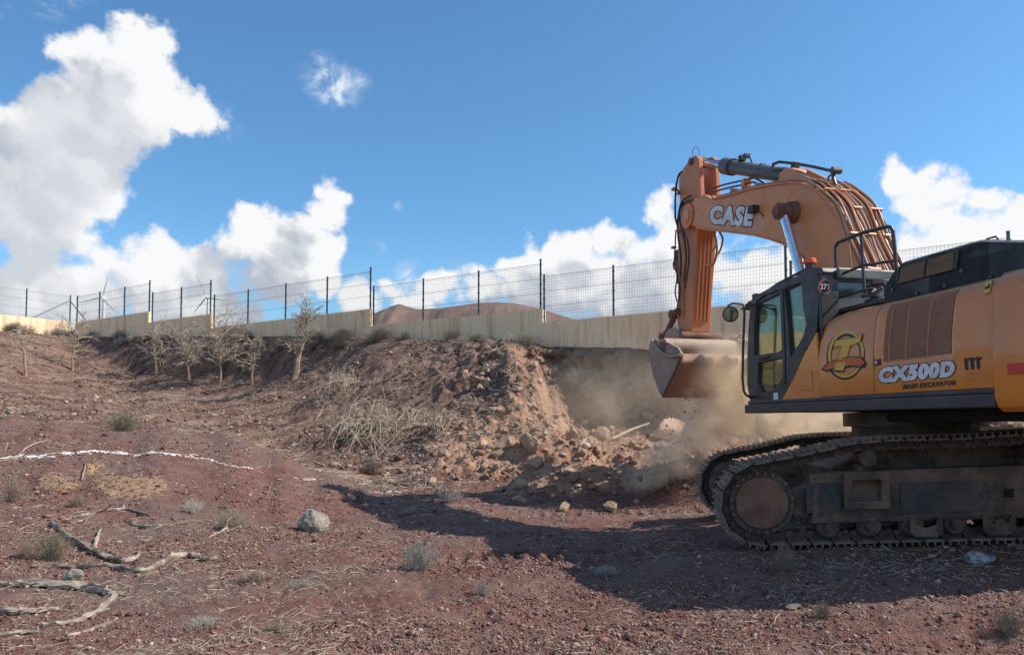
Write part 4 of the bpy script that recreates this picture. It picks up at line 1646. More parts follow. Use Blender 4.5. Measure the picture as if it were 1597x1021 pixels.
# vent grille let into the hood side
vp = plane_poly([(1401, 442), (1405, 418), (1495, 391), (1491, 419)], 1.322)
mb = MB()
(a0, b0), (a1, b1), (a2, b2), (a3, b3) = vp
mb.prism([vp[0], vp[1], vp[2], vp[3]], fnH, 1.3215, 1.3235)
mb.build('vent_backing', M_VOID, X)
mb = MB()
for k in range(10):
    t0_, t1_ = (k + 0.10) / 10, (k + 0.55) / 10
    def L2(t, e):  # e: 0 front edge 1 rear edge
        fa = (a0 + (a1 - a0) * t, b0 + (b1 - b0) * t)
        fb = (a3 + (a2 - a3) * t, b3 + (b2 - b3) * t)
        return (fa[0] + (fb[0] - fa[0]) * e, fa[1] + (fb[1] - fa[1]) * e)
    for (e0, e1) in ((0.03, 0.48), (0.52, 0.97)):
        c = [L2(t0_, e0), L2(t0_, e1), L2(t1_, e1), L2(t1_, e0)]
        mb.hexa([H(c[0][0], 1.3236, c[0][1]), H(c[1][0], 1.3236, c[1][1]), H(c[1][0], 1.346, c[1][1] - 0.004), H(c[0][0], 1.346, c[0][1] - 0.004),
                 H(c[3][0], 1.3236, c[3][1]), H(c[2][0], 1.3236, c[2][1]), H(c[2][0], 1.340, c[2][1]), H(c[3][0], 1.340, c[3][1])])
vs_ = mb.build('vent_slats', M_VENT, X)
vs_['kind'] = 'stuff'
mb = MB()
c4 = [L2(0, 0), L2(0, 1), L2(1, 1), L2(1, 0)]
cx_, cz_ = sum(p[0] for p in c4) / 4, sum(p[1] for p in c4) / 4
o4 = [(cx_ + (p[0] - cx_) * 1.05, cz_ + (p[1] - cz_) * 1.09) for p in c4]
i4 = [(cx_ + (p[0] - cx_) * 0.99, cz_ + (p[1] - cz_) * 0.97) for p in c4]
mb.prism(o4, fnH, 1.3215, 1.345, [i4])
mb.build('vent_frame', M_HOOD, X, bevel=0.004)
for (px, py) in ((1430, 457), (1474, 446), (1500, 422), (1392, 452), (1545, 432)):
    s, z = S(px, py, 1.325)
    mb = MB()
    mb.cyl(H(s, 1.321, z), H(s, 1.335, z), 0.018, n=10)
    mb.build('hood_bolt', M_CYL, X)
# deck strip beside the hood, over the doors
mb = MB()
vs = [(s, ztop(s) - 0.012) for s in np.linspace(s_rear + 0.01, s_t0 - 0.12, 20)]
low = [(s, z - 0.03) for s, z in reversed(vs)]
mb.prism(vs + low, fnH, 0.4, 1.255)
mb.build('deck_plate', M_HOOD, X)
# lifting eye on the hood
mb = MB()
s, z = S(1546, 372, 1.0)
zt_ = ztop_h + 0.10
pts = [H(s - 0.07, 1.0, zt_), H(s - 0.07, 1.0, zt_ + 0.05), H(s - 0.05, 1.0, zt_ + 0.075), H(s + 0.05, 1.0, zt_ + 0.075), H(s + 0.07, 1.0, zt_ + 0.05), H(s + 0.07, 1.0, zt_)]
mb.tube(pts, 0.01, 6)
mb.build('lifting_eye', M_CYL, X)
# exhaust stub far back on the hood
mb = MB()
mb.cyl(H(s_hr + 0.25, 0.4, ztop_h + 0.08), H(s_hr + 0.25, 0.4, ztop_h + 0.30), 0.08, n=20)
mb.build('exhaust_pipe', M_BLACK, X)

# ---------------- counterweight: rounded block
def counterweight():
    s1 = s_rear - 0.012
    zb = S(1556, 638, 1.58)[1] - 0.02
    zt = S(1556, 424, 1.50)[1] + 0.02
    mb = MB()
    # plan outline with generous rear corners
    plan = [(s1, 1.585), (s1 - 0.15, 1.60), (s1 - 0.40, 1.56)]
    for k in range(9):
        t = k / 8 * math.pi / 2
        plan.append((s1 - 0.40 - 0.26 * math.sin(t), 1.18 + 0.38 * math.cos(t)))
    plan.append((s1 - 0.70, 0.5))
    plan += [(s, -l) for s, l in reversed(plan)]
    V, F = [], []
    levels = [(zb, 0.09), (zb + 0.04, 0.03), (zb + 0.12, 0.0), (zb + 0.5, 0.0), (zt - 0.22, 0.03), (zt - 0.10, 0.075), (zt - 0.03, 0.14), (zt, 0.24)]
    cs = s1 - 0.3
    for z, ins in levels:
        for (s, l) in plan:
            kk = 1 - ins / 1.6
            ss_ = s if s > s1 - 0.01 else cs + (s - cs) * (1 - ins / 0.7)
            V.append(H(min(ss_, s1), l * kk, z))
    n = len(plan)
    for k in range(len(levels) - 1):
        for i in range(n):
            j = (i + 1) % n
            F.append((k * n + i, k * n + j, (k + 1) * n + j, (k + 1) * n + i))
    F += [tuple(range(n)), tuple(range((len(levels) - 1) * n, len(levels) * n))]
    mb.add(V, F)
    return mb.build('counterweight', M_ORANGE, X, smooth=True, autosmooth=32)


cw = counterweight()
mb = MB()
sa, za = S(1572, 584, 1.602)
sb, zb_ = S(1572, 567, 1.602)
V = []
for k in range(5):
    s = sa - 0.42 * k / 4
    l = float(np.interp(-s, [-(s_rear - 0.012), -(s_rear - 0.162), -(s_rear - 0.412), -(s_rear - 0.60)], [1.590, 1.604, 1.566, 1.50])) 
    V += [H(s, l, za + 0.0), H(s, l, zb_), H(s, l + 0.004, zb_), H(s, l + 0.004, za)]
F = []
for k in range(4):
    for j in range(4):
        F.append((k * 4 + j, k * 4 + (j + 1) % 4, k * 4 + 4 + (j + 1) % 4, k * 4 + 4 + j))
mb.add(V, F)
mb.build('red_stripe', M_RED, X)

# ---------------- cab
LC = 1.53     # outer side plane of the cab
cab_out = [(1170, 476), (1172, 466), (1180, 460), (1205, 446), (1240, 431), (1254, 428), (1275, 426), (1277, 470), (1273, 518), (1256, 548), (1236, 592), (1219, 626), (1170, 628), (1165, 600), (1165, 560), (1167, 510)]
h1_ = [(1179, 470), (1191, 461), (1214, 452), (1216, 460), (1219, 545), (1213, 549), (1176, 554), (1175.5, 520)]
h2_ = [(1182, 566), (1220, 558), (1220, 588), (1207, 607), (1188, 613), (1184, 606), (1181, 598)]
h3_ = [(1223, 451), (1228, 448), (1247, 441), (1250, 444), (1252, 480), (1257, 505), (1252, 525), (1234, 556), (1232, 554), (1228, 500)]
CO = plane_poly(cab_out, LC)
# straighten the outline: front and rear edges upright, level sill
c_front = CO[0][0]
c_rear = max(CO[6][0], CO[7][0]) if False else CO[6][0]
mb = MB()
mb.prism(CO, fnH, LC - 0.07, LC, [plane_poly(h1_, LC), plane_poly(h2_, LC), plane_poly(h3_, LC)])
cabside = mb.build('cab_side_frame', M_BLACK, X, bevel=0.010)
for nm, hh_, mat in (('door_window', h1_, M_GLASS), ('door_lower_window', h2_, M_GLASS), ('rear_side_window', h3_, M_GLASS)):
    mb = MB()
    mb.prism(plane_poly(hh_, LC), fnH, LC - 0.045, LC - 0.039)
    mb.build(nm, mat, X)
# door outline seam and handle
mb = MB()
dp = plane_poly([(1219.5, 449), (1221.5, 455), (1225, 560), (1225, 600)], LC)
mb.tube([H(s, LC + 0.002, z) for s, z in dp], 0.006, 6)
mb.build('door_seal', M_VOID, X)
mb = MB()
a_, b_ = S(1186, 560, LC), S(1200, 557, LC)
mb.tube([H(a_[0], LC + 0.001, a_[1]), H(a_[0], LC + 0.035, a_[1]), H(b_[0], LC + 0.035, b_[1]), H(b_[0], LC + 0.001, b_[1])], 0.009, 6)
mb.build('door_handle', M_BLACK, X)
mb = MB()
a_, b_ = S(1256, 546, LC), S(1262, 541, LC)
mb.box(lambda s, l, z: H(s, l, z), (b_[0], LC + 0.001, b_[1] - 0.02), (a_[0], LC + 0.03, a_[1] + 0.02))
mb.build('catch', M_BLACK, X, bevel=0.004)
zf, zr = CO[0][1], CO[6][1]
LI = LC - 1.06      # inner side of the cab
z_floor = Z_SK1
s_cf = min(p[0] for p in CO[:1] + CO[13:16])
s_cf = CO[12][0]
s_cr = CO[6][0]
z_roof = CO[5][1]
# floor
mb = MB()
mb.box(H, (s_cr, LI, z_floor + 0.004), (s_cf - 0.02, LC - 0.072, z_floor + 0.06))
mb.build('cab_floor', M_BLACK, X)
# front frame with windscreen
mb = MB()
outer = [(LI, z_floor + 0.06), (LC - 0.072, z_floor + 0.06), (LC - 0.072, zf - 0.02), (LI, zf - 0.02)]
hole = [(LI + 0.07, z_floor + 0.22), (LI + 0.07, zf - 0.12), (LC - 0.13, zf - 0.12), (LC - 0.13, z_floor + 0.22)]
mb.prism(outer, lambda p, q, d: H(d, p, q), s_cf - 0.07, s_cf - 0.01, [hole])
mb.build('windscreen_frame', M_BLACK, X, bevel=0.008)
mb = MB()
mb.prism(hole, lambda p, q, d: H(d, p, q), s_cf - 0.04, s_cf - 0.034)
mb.build('windscreen', M_GLASS, X)
# right-hand wall with a big window
mb = MB()
outer = [(s_cr, z_floor + 0.06), (s_cf - 0.072, z_floor + 0.06), (s_cf - 0.072, zf - 0.02), (s_cr, z_roof - 0.02)]
hole = [(s_cr + 0.12, z_floor + 0.5), (s_cr + 0.12, z_roof - 0.14), (s_cf - 0.16, zf - 0.14), (s_cf - 0.16, z_floor + 0.25)]
mb.prism(outer, fnH, LI, LI + 0.05, [hole])
mb.build('cab_right_frame', M_BLACK, X, bevel=0.008)
mb = MB()
mb.prism(hole, fnH, LI + 0.02, LI + 0.026)
mb.build('cab_right_window', M_GLASS, X)
# rear wall with dark window
mb = MB()
zrb = 2.42
outer = [(LI + 0.052, z_floor + 0.06), (LC - 0.072, z_floor + 0.06), (LC - 0.002, zrb + 0.2), (LC - 0.002, z_roof - 0.06), (LC - 0.08, z_roof - 0.01), (LI + 0.052, z_roof - 0.01)]
hole = [(LI + 0.09, zrb + 0.12), (LI + 0.09, z_roof - 0.13), (LC - 0.24, z_roof - 0.13), (LC - 0.24, zrb + 0.12)]
mb.prism(outer, lambda p, q, d: H(d, p, q), s_cr - 0.05, s_cr - 0.003, [hole])
mb.build('cab_rear_frame', M_BLACK, X, bevel=0.012)
mb = MB()
mb.prism(hole, lambda p, q, d: H(d, p, q), s_cr - 0.03, s_cr - 0.024)
mb.build('cab_rear_window', M_DGLASS, X)
# roof slab with visor; it is higher at the back
mb = MB()
roof = []
nr_ = 8
rs = [(s_cr - 0.06, z_roof - 0.005), (s_cr + 0.15, z_roof + 0.0), (s_cf - 0.5, (z_roof + zf) / 2 + 0.05), (s_cf - 0.15, zf + 0.03), (s_cf + 0.02, zf - 0.02)]
zz0 = max(z_roof, zf)
rs = [(s_cr - 0.07, z_roof - 0.03), (s_cr - 0.03, z_roof + 0.035), (s_cr + 0.2, z_roof + 0.07), (s_cf - 0.35, zf + 0.075), (s_cf - 0.05, zf + 0.04), (s_cf + 0.03, zf - 0.01), (s_cf - 0.03, zf - 0.03)]
low = [(s_cf - 0.05, zf - 0.018), (s_cr - 0.05, z_roof - 0.05)]
mb.prism(rs + [(s_cr - 0.05, z_roof - 0.052)], fnH, LI - 0.01, LC - 0.02)
mb.build('cab_roof', M_BLACK, X, bevel=0.03)
mb = MB()
mb.box(H, (s_cr - 0.10, LI + 0.02, z_roof - 0.10), (s_cr - 0.052, LC - 0.20, z_roof + 0.03))
mb.build('roof_edge', M_ROOFR, X, bevel=0.02)
# guard bars and visor on the roof front
mb = MB()
for l in (LC - 0.12, LI + 0.15):
    mb.tube([H(s_cf + 0.10, l, zf + 0.02), H(s_cf + 0.02, l, zf + 0.09), H(s_cf - 0.5, l, (zf + z_roof) / 2 + 0.12), H(s_cr + 0.25, l, z_roof + 0.11)], 0.018, 8)
mb.build('roof_rail', M_BLACK, X)
mb = MB()
f0 = H(s_cf + 0.16, LI + 0.02, zf - 0.05)
mb.hexa([H(s_cf - 0.02, LI + 0.02, zf + 0.045), H(s_cf - 0.02, LC + 0.0, zf + 0.045), H(s_cf + 0.20, LC + 0.0, zf - 0.03), H(s_cf + 0.20, LI + 0.02, zf - 0.03),
         H(s_cf - 0.02, LI + 0.02, zf + 0.065), H(s_cf - 0.02, LC + 0.0, zf + 0.065), H(s_cf + 0.20, LC + 0.0, zf - 0.01), H(s_cf + 0.20, LI + 0.02, zf - 0.01)])
mb.build('sun_visor', M_BLACK, X)
# wiper motor box, work lights
for l in (LC - 0.15, LC - 0.42):
    mb = MB()
    mb.box(H, (s_cf - 0.02, l - 0.06, zf + 0.085), (s_cf + 0.07, l + 0.06, zf + 0.17))
    mb.build('work_light', M_BLACK, X, bevel=0.01)
# beacon and aerial
s_bc = S(1263, 415, 1.12)[0]
zb2 = S(1263, 417, 1.12)[1]
mb = MB()
mb.cyl(H(s_bc, 1.12, zb2 - 0.12), H(s_bc, 1.12, zb2 + 0.045), 0.06, n=20)
mb.build('beacon_base', M_BLACK, X)
M_BEAC = pm('orange_lens', (0.85, 0.13, 0.03), rough=0.2)
mb = MB()
mb.cyl(H(s_bc, 1.12, zb2 + 0.046), H(s_bc, 1.12, zb2 + 0.11), 0.085, 0.075, n=20)
mb.build('beacon', M_BEAC, X, bevel=0.01)
mb = MB()
mb.cyl(H(s_cr + 0.02, 1.05, z_roof + 0.03), H(s_cr + 0.02, 1.05, z_roof + 0.06), 0.02, n=8)
mb.tube([H(s_cr + 0.02, 1.05, z_roof + 0.06), H(s_cr + 0.05, 1.06, z_roof + 0.36)], 0.0045, 5)
mb.build('aerial', M_PIPE, X)
# interior: seat, consoles, wheel lever
sm = (s_cf + s_cr) / 2
mb = MB()
mb.box(H, (sm - 0.35, LI + 0.28, z_floor + 0.35), (sm + 0.15, LI + 0.78, z_floor + 0.52))
mb.build('seat', M_SEAT, X, bevel=0.04)
mb = MB()
mb.hexa([H(sm - 0.45, LI + 0.30, z_floor + 0.50), H(sm - 0.30, LI + 0.30, z_floor + 0.50), H(sm - 0.30, LI + 0.76, z_floor + 0.50), H(sm - 0.45, LI + 0.76, z_floor + 0.50),
         H(sm - 0.62, LI + 0.34, z_floor + 1.25), H(sm - 0.50, LI + 0.34, z_floor + 1.25), H(sm - 0.50, LI + 0.72, z_floor + 1.25), H(sm - 0.62, LI + 0.72, z_floor + 1.25)])
mb.build('seat_back', M_SEAT, X, bevel=0.04)
mb = MB()
mb.box(H, (sm - 0.30, LI + 0.08, z_floor + 0.06), (sm + 0.35, LI + 0.24, z_floor + 0.70))
mb.box(H, (sm - 0.30, LI + 0.82, z_floor + 0.30), (sm + 0.20, LI + 0.93, z_floor + 0.66))
mb.build('console', M_SEAT, X, bevel=0.02)
mb = MB()
for l in (LI + 0.16, LI + 0.87):
    mb.tube([H(sm + 0.22, l, z_floor + 0.65), H(sm + 0.27, l, z_floor + 0.80), H(sm + 0.25, l, z_floor + 0.90)], 0.014, 6)
mb.tube([H(s_cf - 0.35, LI + 0.50, z_floor + 0.06), H(s_cf - 0.30, LI + 0.50, z_floor + 0.60)], 0.016, 6)
mb.tube([H(s_cf - 0.35, LI + 0.62, z_floor + 0.06), H(s_cf - 0.28, LI + 0.62, z_floor + 0.62)], 0.016, 6)
mb.build('control_lever', M_BLACK, X)
mb = MB()
mb.box(H, (s_cf - 0.30, LI + 0.07, z_floor + 1.0), (s_cf - 0.24, LI + 0.28, z_floor + 1.22))
mb.build('monitor', M_BLACK, X, bevel=0.01)
mb = MB()
mb.prism([(s_cr + 0.001, z_floor + 0.07), (s_cr + 0.001, z_roof - 0.06), (s_cr + 0.03, z_roof - 0.06), (s_cr + 0.06, z_floor + 0.07)], fnH, LI + 0.06, LC - 0.5)
mb.build('rear_trim', M_INTER, X)
# door-side grab rail inside the lower window
mb = MB()
g0, g1 = S(1188, 575, 1.40), S(1204, 573, 1.40)
mb.tube([H(g0[0], 1.40, g0[1]), H(g1[0], 1.40, g1[1])], 0.012, 6)
mb.build('grab_bar', M_PIPE, X)

# ---------------- mirror and its rail
mb = MB()
lm = 1.72
rail = [(1160, 478), (1161, 490), (1159, 540), (1158, 590), (1160, 610), (1164, 616), (1170, 619)]
pts = [H(S(px, py, lm)[0], lm, S(px, py, lm)[1]) for px, py in rail]
pts[-1] = H(S(1170, 619, LC)[0], LC, S(1170, 619, LC)[1])
arm_ = [(1161, 482), (1160, 476), (1156, 474), (1143, 473), (1136, 476), (1135, 483)]
mb.tube(pts, 0.017, 8)
mb.build('mirror_rail', M_BLACK, X)
mb = MB()
q0 = S(1161, 482, lm)
mb.tube([H(S(px, py, lm)[0], lm, S(px, py, lm)[1]) for px, py in arm_], 0.013, 8)
mb.tube([H(q0[0], lm, q0[1]), H(S(1171, 470, LC)[0] - 0.05, LC, S(1171, 476, LC)[1])], 0.013, 6)
mb.build('mirror_arm', M_BLACK, X)
ms, mz = S(1139, 490, lm)
mb = MB()
mc = H(ms, lm, mz)
dirm = (CAM - mc).normalized()
dirm = (dirm + Vector((0.25, 0, 0.05))).normalized()
mb.cyl(mc - dirm * 0.05, mc, 0.075, 0.108, n=28)
mb.cyl(mc, mc + dirm * 0.012, 0.108, 0.108, n=28)
mb.build('mirror', M_BLACK, X, smooth=True)
M_MIRR = pm('mirror_face', (0.25, 0.30, 0.28), rough=0.08, metal=1.0)
mb = MB()
mb.cyl(mc + dirm * 0.0122, mc + dirm * 0.015, 0.092, n=28)
mb.build('mirror_glass', M_MIRR, X)

# ---------------- handrail on the deck beside the boom
lr = 1.25
def HP(px, py, l):
    s, z = S(px, py, l)
    return H(s, l, z)
rb = [(1309, 481), (1305.5, 440), (1303.5, 400), (1303, 385), (1307, 378), (1345, 363), (1383, 353.5), (1389, 354), (1392.5, 360), (1395, 385), (1397, 407)]
mb = MB()
mb.tube([HP(px, py, lr) for px, py in rb], 0.021, 8)
mb.tube([HP(1343, 363, lr), HP(1348, 457, lr)], 0.019, 8)
mb.tube([HP(1306, 430, lr), HP(1345, 414, lr), HP(1397, 406, lr)], 0.017, 8)
mb.tube([HP(1297, 467, lr), HP(1345, 453, lr), HP(1362, 450, lr)], 0.017, 8)
mb.tube([HP(1397, 405, lr), HP(1399, 450, lr)], 0.02, 8)
mb.build('handrail', M_BLACK, X)
# step tread below it
mb = MB()
a_ = S(1306, 483, 1.22)
b_ = S(1382, 464, 1.22)
mb.prism([(a_[0], a_[1]), (a_[0], a_[1] - 0.05), (b_[0], b_[1] - 0.05), (b_[0], b_[1])], fnH, 0.9, 1.26)
mb.build('deck_step', M_BLACK, X, bevel=0.008)
# filter heads and hose fittings beside the rail
mb = MB()
c0 = HP(1374, 441, 0.95)
mb.cyl(c0 + Vector((0, 0, -0.05)), c0 + Vector((0, 0, 0.02)), 0.11, n=24)
mb.build('air_cleaner_cap', M_HOOD, X, bevel=0.01)
mb = MB()
c0 = HP(1363, 457, 1.18)
mb.cyl(c0, c0 + LW_ * 0.07, 0.055, n=16)
mb.cyl(c0 + LW_ * 0.071, c0 + LW_ * 0.09, 0.03, n=12)
mb.tube([HP(1345, 462, 1.2), HP(1363, 457, 1.2), HP(1376, 448, 1.15)], 0.02, 8)
mb.build('fuel_filler', M_CYL, X)
mb = MB()
mb.tube([HP(1350, 448, 1.1), HP(1362, 443, 1.1), HP(1380, 441, 1.05)], 0.018, 8)
mb.tube([HP(1350, 470, 1.2), HP(1372, 462, 1.2), HP(1382, 452, 1.1)], 0.016, 8)
mb.build('hose', M_HOSE, X)
# ------------------------------------------------------------------ boom
LB = 0.33
foot = H(0.35, 0, 2.35)
bo_px = [(1079, 352), (1077.5, 345), (1077, 322), (1083, 309), (1098, 306), (1112, 312), (1140, 305), (1167, 297), (1200, 290.5), (1233, 286), (1252, 287), (1266, 292), (1278, 300), (1290, 311), (1300, 322), (1309, 338), (1316, 358), (1326, 385), (1338, 415), (1350, 450), (1356, 480)]
bo_lo = [(1330, 520), (1310, 490), (1288, 452), (1272, 424), (1264, 411), (1247, 394), (1226, 380.5), (1200, 371.5), (1176, 365.5), (1143, 361.5), (1110, 358), (1086, 354)]
BO = plane_poly(bo_px + bo_lo, LB)
mb = MB()
mb.prism(BO, fnH, LB - 0.03, LB)
bpl = mb.build('boom_side_plate', M_BOOM, X, bevel=0.006)
mb = MB()
mb.prism(BO, fnH, -LB, -LB + 0.03)
mb.build('boom_side_plate', M_BOOM, X, bevel=0.006)
# top and bottom flanges
topo = plane_poly(bo_px[4:], LB)
lowo = plane_poly(bo_lo, LB)


def flange(pts, l0, l1, th, name, up):
    V, F = [], []
    n = len(pts)
    for i, (s, z) in enumerate(pts):
        a = pts[max(i - 1, 0)]
        b = pts[min(i + 1, n - 1)]
        tx, tz = b[0] - a[0], b[1] - a[1]
        L = math.hypot(tx, tz)
        nx, nz_ = -tz / L, tx / L
        if nz_ * up < 0 and abs(nz_) > 0.15: nx, nz_ = -nx, -nz_
        elif abs(nz_) <= 0.15 and i > 0: pass
        V += [H(s, l0, z), H(s, l1, z), H(s + nx * th, l1, z + nz_ * th), H(s + nx * th, l0, z + nz_ * th)]
    for i in range(n - 1):
        for k in range(4):
            F.append((i * 4 + k, i * 4 + (k + 1) % 4, i * 4 + 4 + (k + 1) % 4, i * 4 + 4 + k))
    F += [(0, 1, 2, 3), tuple((n - 1) * 4 + k for k in (3, 2, 1, 0))]
    mb = MB()
    mb.add(V, F)
    return mb.build(name, M_BOOM, X, bevel=0.004)


flange(topo, -LB - 0.035, LB + 0.035, 0.025, 'boom_top_flange', 1)
flange(lowo, -LB - 0.02, LB + 0.02, 0.025, 'boom_bottom_flange', -1)
# weld seams across the side plate
for seam in ([(1191, 291), (1192, 300), (1191, 320), (1190, 330)], [(1226, 325), (1229, 308), (1238, 298), (1252, 293), (1268, 297), (1279, 306), (1292, 322), (1300, 340)]):
    mb = MB()
    mb.tube([HP(px, py, LB) for px, py in seam], 0.006, 6)
    mb.build('weld_seam', M_BOOM, X)
# foot yoke down on the platform
mb = MB()
mb.prism([(0.0, Z_SK1), (0.9, Z_SK1), (0.6, 2.5), (0.2, 2.5)], fnH, LB + 0.03, LB + 0.08)
mb.prism([(0.0, Z_SK1), (0.9, Z_SK1), (0.6, 2.5), (0.2, 2.5)], fnH, -LB - 0.08, -LB - 0.03)
mb.build('boom_bracket', M_BLACK, X)
mb = MB()
mb.cyl(H(0.4, -LB - 0.12, 2.38), H(0.4, LB + 0.12, 2.38), 0.09, n=20)
mb.build('boom_foot_pin', M_CYL, X)

# boom cylinders: chrome rods either side, barrels down to the platform
LCY = 0.52
for sg in (1, -1):
    top = S(1221, 330, LCY)
    low = S(1247, 420, LCY)
    dv = Vector((low[0] - top[0], low[1] - top[1]))
    k = (2.05 - top[1]) / dv.y
    b0 = (top[0] + dv.x * k, top[1] + dv.y * k)
    kk = 0.50
    mid = (top[0] + (b0[0] - top[0]) * kk, top[1] + (b0[1] - top[1]) * kk)
    mb = MB()
    mb.cyl(H(top[0], sg * LCY, top[1]), H(mid[0], sg * LCY, mid[1]), 0.068, n=20)
    mb.build('cylinder_rod', M_CHROME, X, smooth=True)
    mb = MB()
    mb.cyl(H(mid[0], sg * LCY, mid[1]), H(b0[0], sg * LCY, b0[1]), 0.12, n=24)
    mb.cyl(H(mid[0] + (top[0] - mid[0]) * 0.001, sg * LCY, mid[1]), H(mid[0] + (top[0] - mid[0]) * 0.03, sg * LCY, mid[1] + (top[1] - mid[1]) * 0.03), 0.135, n=24)
    mb.build('cylinder_barrel', M_CYL, X, smooth=True)
    mb = MB()
    mb.cyl(H(top[0], sg * (LCY - 0.09), top[1]), H(top[0], sg * (LCY + 0.09), top[1]), 0.125, n=24)
    mb.build('rod_eye', M_RUST, X, smooth=True)
    mb = MB()
    mb.cyl(H(top[0], sg * LB, top[1]), H(top[0], sg * (LCY - 0.095), top[1]), 0.165, 0.15, n=24)
    mb.build('pin_boss', M_RUST, X, smooth=True)
    mb = MB()
    mb.cyl(H(top[0], sg * (LCY + 0.0905), top[1]), H(top[0], sg * (LCY + 0.13), top[1]), 0.08, n=16)
    mb.build('pin_cap', M_RUST, X, smooth=True)

# ------------------------------------------------------------------ arm
LA = 0.205
arm_px = [(1062, 304), (1057, 330), (1056, 352), (1057, 380), (1057, 453), (1056, 500), (1059, 523), (1068, 529),
          (1075, 528), (1078, 516), (1081, 453), (1085, 400), (1087, 362), (1093, 330), (1093, 308)]
AR = plane_poly(arm_px, LA)
mb = MB()
mb.prism(AR, fnH, -LA, LA)
armo = mb.build('arm', M_ARM, X, bevel=0.02)
# ears that hold the arm cylinder's rod, with the slot between them
es, ez = S(1095, 253, 0.0)
for sg in (1, -1):
    mb = MB()
    ear = plane_poly([(1062, 318), (1060, 300), (1059, 285), (1061, 270), (1073, 253), (1081, 244), (1086, 242.5), (1090, 247), (1091, 262), (1093, 300), (1095, 335)], LA)
    mb.prism(ear, fnH, sg * 0.125, sg * (LA + 0.01))
    mb.build('arm_ear', M_ARM, X, bevel=0.012)
mb = MB()
mb.cyl(H(es, -0.26, ez), H(es, 0.26, ez), 0.07, n=20)
mb.build('rod_pin', M_RUST, X, smooth=True)
# big pivot at the boom tip
ps_, pz_ = S(1073, 337, LB)
mb = MB()
mb.cyl(H(ps_, -LB - 0.05, pz_), H(ps_, LB + 0.05, pz_), 0.12, n=28)
mb.build('arm_pivot_pin', M_BOOM, X, bevel=0.01)
mb = MB()
ring = [(ps_ + 0.24 * math.cos(t), pz_ + 0.24 * math.sin(t)) for t in [i * 2 * math.pi / 28 for i in range(28)]]
mb.prism(ring, fnH, LB + 0.002, LB + 0.030)
mb.prism(ring, fnH, LB - 0.09, LB - 0.031)
mb.prism(ring, fnH, -LB + 0.031, -LB + 0.09)
mb.build('boom_tip_boss', M_ARM, X, bevel=0.006)
# raised wear strips on the arm's rear face
for f in (-0.12, -0.05, 0.03, 0.11):
    mb = MB()
    (sa, za), (sb, zb3) = S(1087, 366, LA), S(1079, 500, LA)
    mb.hexa([H(sa - 0.02, f - 0.012, za), H(sa - 0.02, f + 0.012, za), H(sa + 0.02, f + 0.012, za), H(sa + 0.02, f - 0.012, za),
             H(sb - 0.02, f - 0.012, zb3), H(sb - 0.02, f + 0.012, zb3), H(sb + 0.02, f + 0.012, zb3), H(sb + 0.02, f - 0.012, zb3)])
    mb.build('wear_strip', M_ARM, X)

# arm cylinder on top of the boom
rod0 = (es, ez)
b1_ = S(1131, 259, 0.0)
b2_ = S(1240, 276, 0.0)
mb = MB()
mb.cyl(H(rod0[0], 0, rod0[1]), H(b1_[0], 0, b1_[1]), 0.062, n=20)
mb.build('arm_cylinder_rod', M_CHROME, X, smooth=True)
mb = MB()
mb.cyl(H(rod0[0], -0.09, rod0[1]), H(rod0[0], 0.09, rod0[1]), 0.10, n=20)
mb.build('arm_rod_eye', M_RUST, X, smooth=True)
mb = MB()
mb.cyl(H(*((b1_[0], 0, b1_[1]))), H(b2_[0], 0, b2_[1]), 0.118, n=28)
d_ = (b2_[0] - b1_[0], b2_[1] - b1_[1])
mb.cyl(H(b1_[0], 0, b1_[1]), H(b1_[0] + d_[0] * 0.13, 0, b1_[1] + d_[1] * 0.13), 0.152, n=28)
mb.build('arm_cylinder_barrel', M_CYL, X, smooth=True)
mb = MB()
mb.cyl(H(b2_[0], -0.13, b2_[1]), H(b2_[0], 0.13, b2_[1]), 0.135, n=24)
mb.build('arm_cylinder_eye', M_BOOM, X, smooth=True)
for sg in (1, -1):
    mb = MB()
    e0, e1 = S(1236, 287, 0.2), S(1262, 290, 0.2)
    mb.prism([(b2_[0] + 0.13, b2_[1] + 0.08), (b2_[0] - 0.05, b2_[1] + 0.13), (e1[0] - 0.15, e1[1] + 0.02), (e1[0] - 0.15, e1[1] - 0.12), (b2_[0] + 0.25, e0[1] - 0.05)], fnH, sg * 0.14, sg * 0.19)
    mb.build('cylinder_bracket', M_BOOM, X, bevel=0.01)
# valve block and hoses on the barrel
for (px, py, w) in ((1158, 247, 0.05), (1165, 243, 0.035), (1190, 258, 0.03), (1241, 258, 0.045)):
    s, z = S(px, py, 0.0)
    mb = MB()
    mb.box(H, (s - w, -0.05, z - w), (s + w, 0.06, z + w))
    mb.build('valve_block', M_HOSE, X, bevel=0.01)
mb = MB()
mb.tube([HP(1163, 244, 0), HP(1170, 246, 0), HP(1173, 254, 0)], 0.018, 6)
mb.tube([HP(x, y, 0.06) for x, y in ((1205, 262), (1206, 256), (1215, 252.5), (1240, 255), (1268, 260), (1290, 265), (1303, 268))], 0.024, 8)
mb.tube([HP(x, y, -0.05) for x, y in ((1100, 248), (1130, 252), (1160, 256))], 0.010, 6)
mb.build('hose', M_HOSE, X)
mb = MB()
mb.tube([HP(x, y, 0.10) for x, y in ((1207, 264), (1225, 264), (1250, 270), (1272, 281), (1290, 292))], 0.030, 8)
mb.tube([HP(x, y, 0.02) for x, y in ((1303, 268), (1299, 276), (1303, 288), (1310, 298))], 0.024, 8)
mb.tube([HP(x, y, 0.02) for x, y in ((1303, 268), (1292, 276), (1290, 290))], 0.016, 8)
mb.build('steel_pipe', M_CYL, X)
mb = MB()
c0 = HP(1304, 266, 0.03)
mb.cyl(c0 - LW_ * 0.07, c0 + LW_ * 0.07, 0.05, n=10)
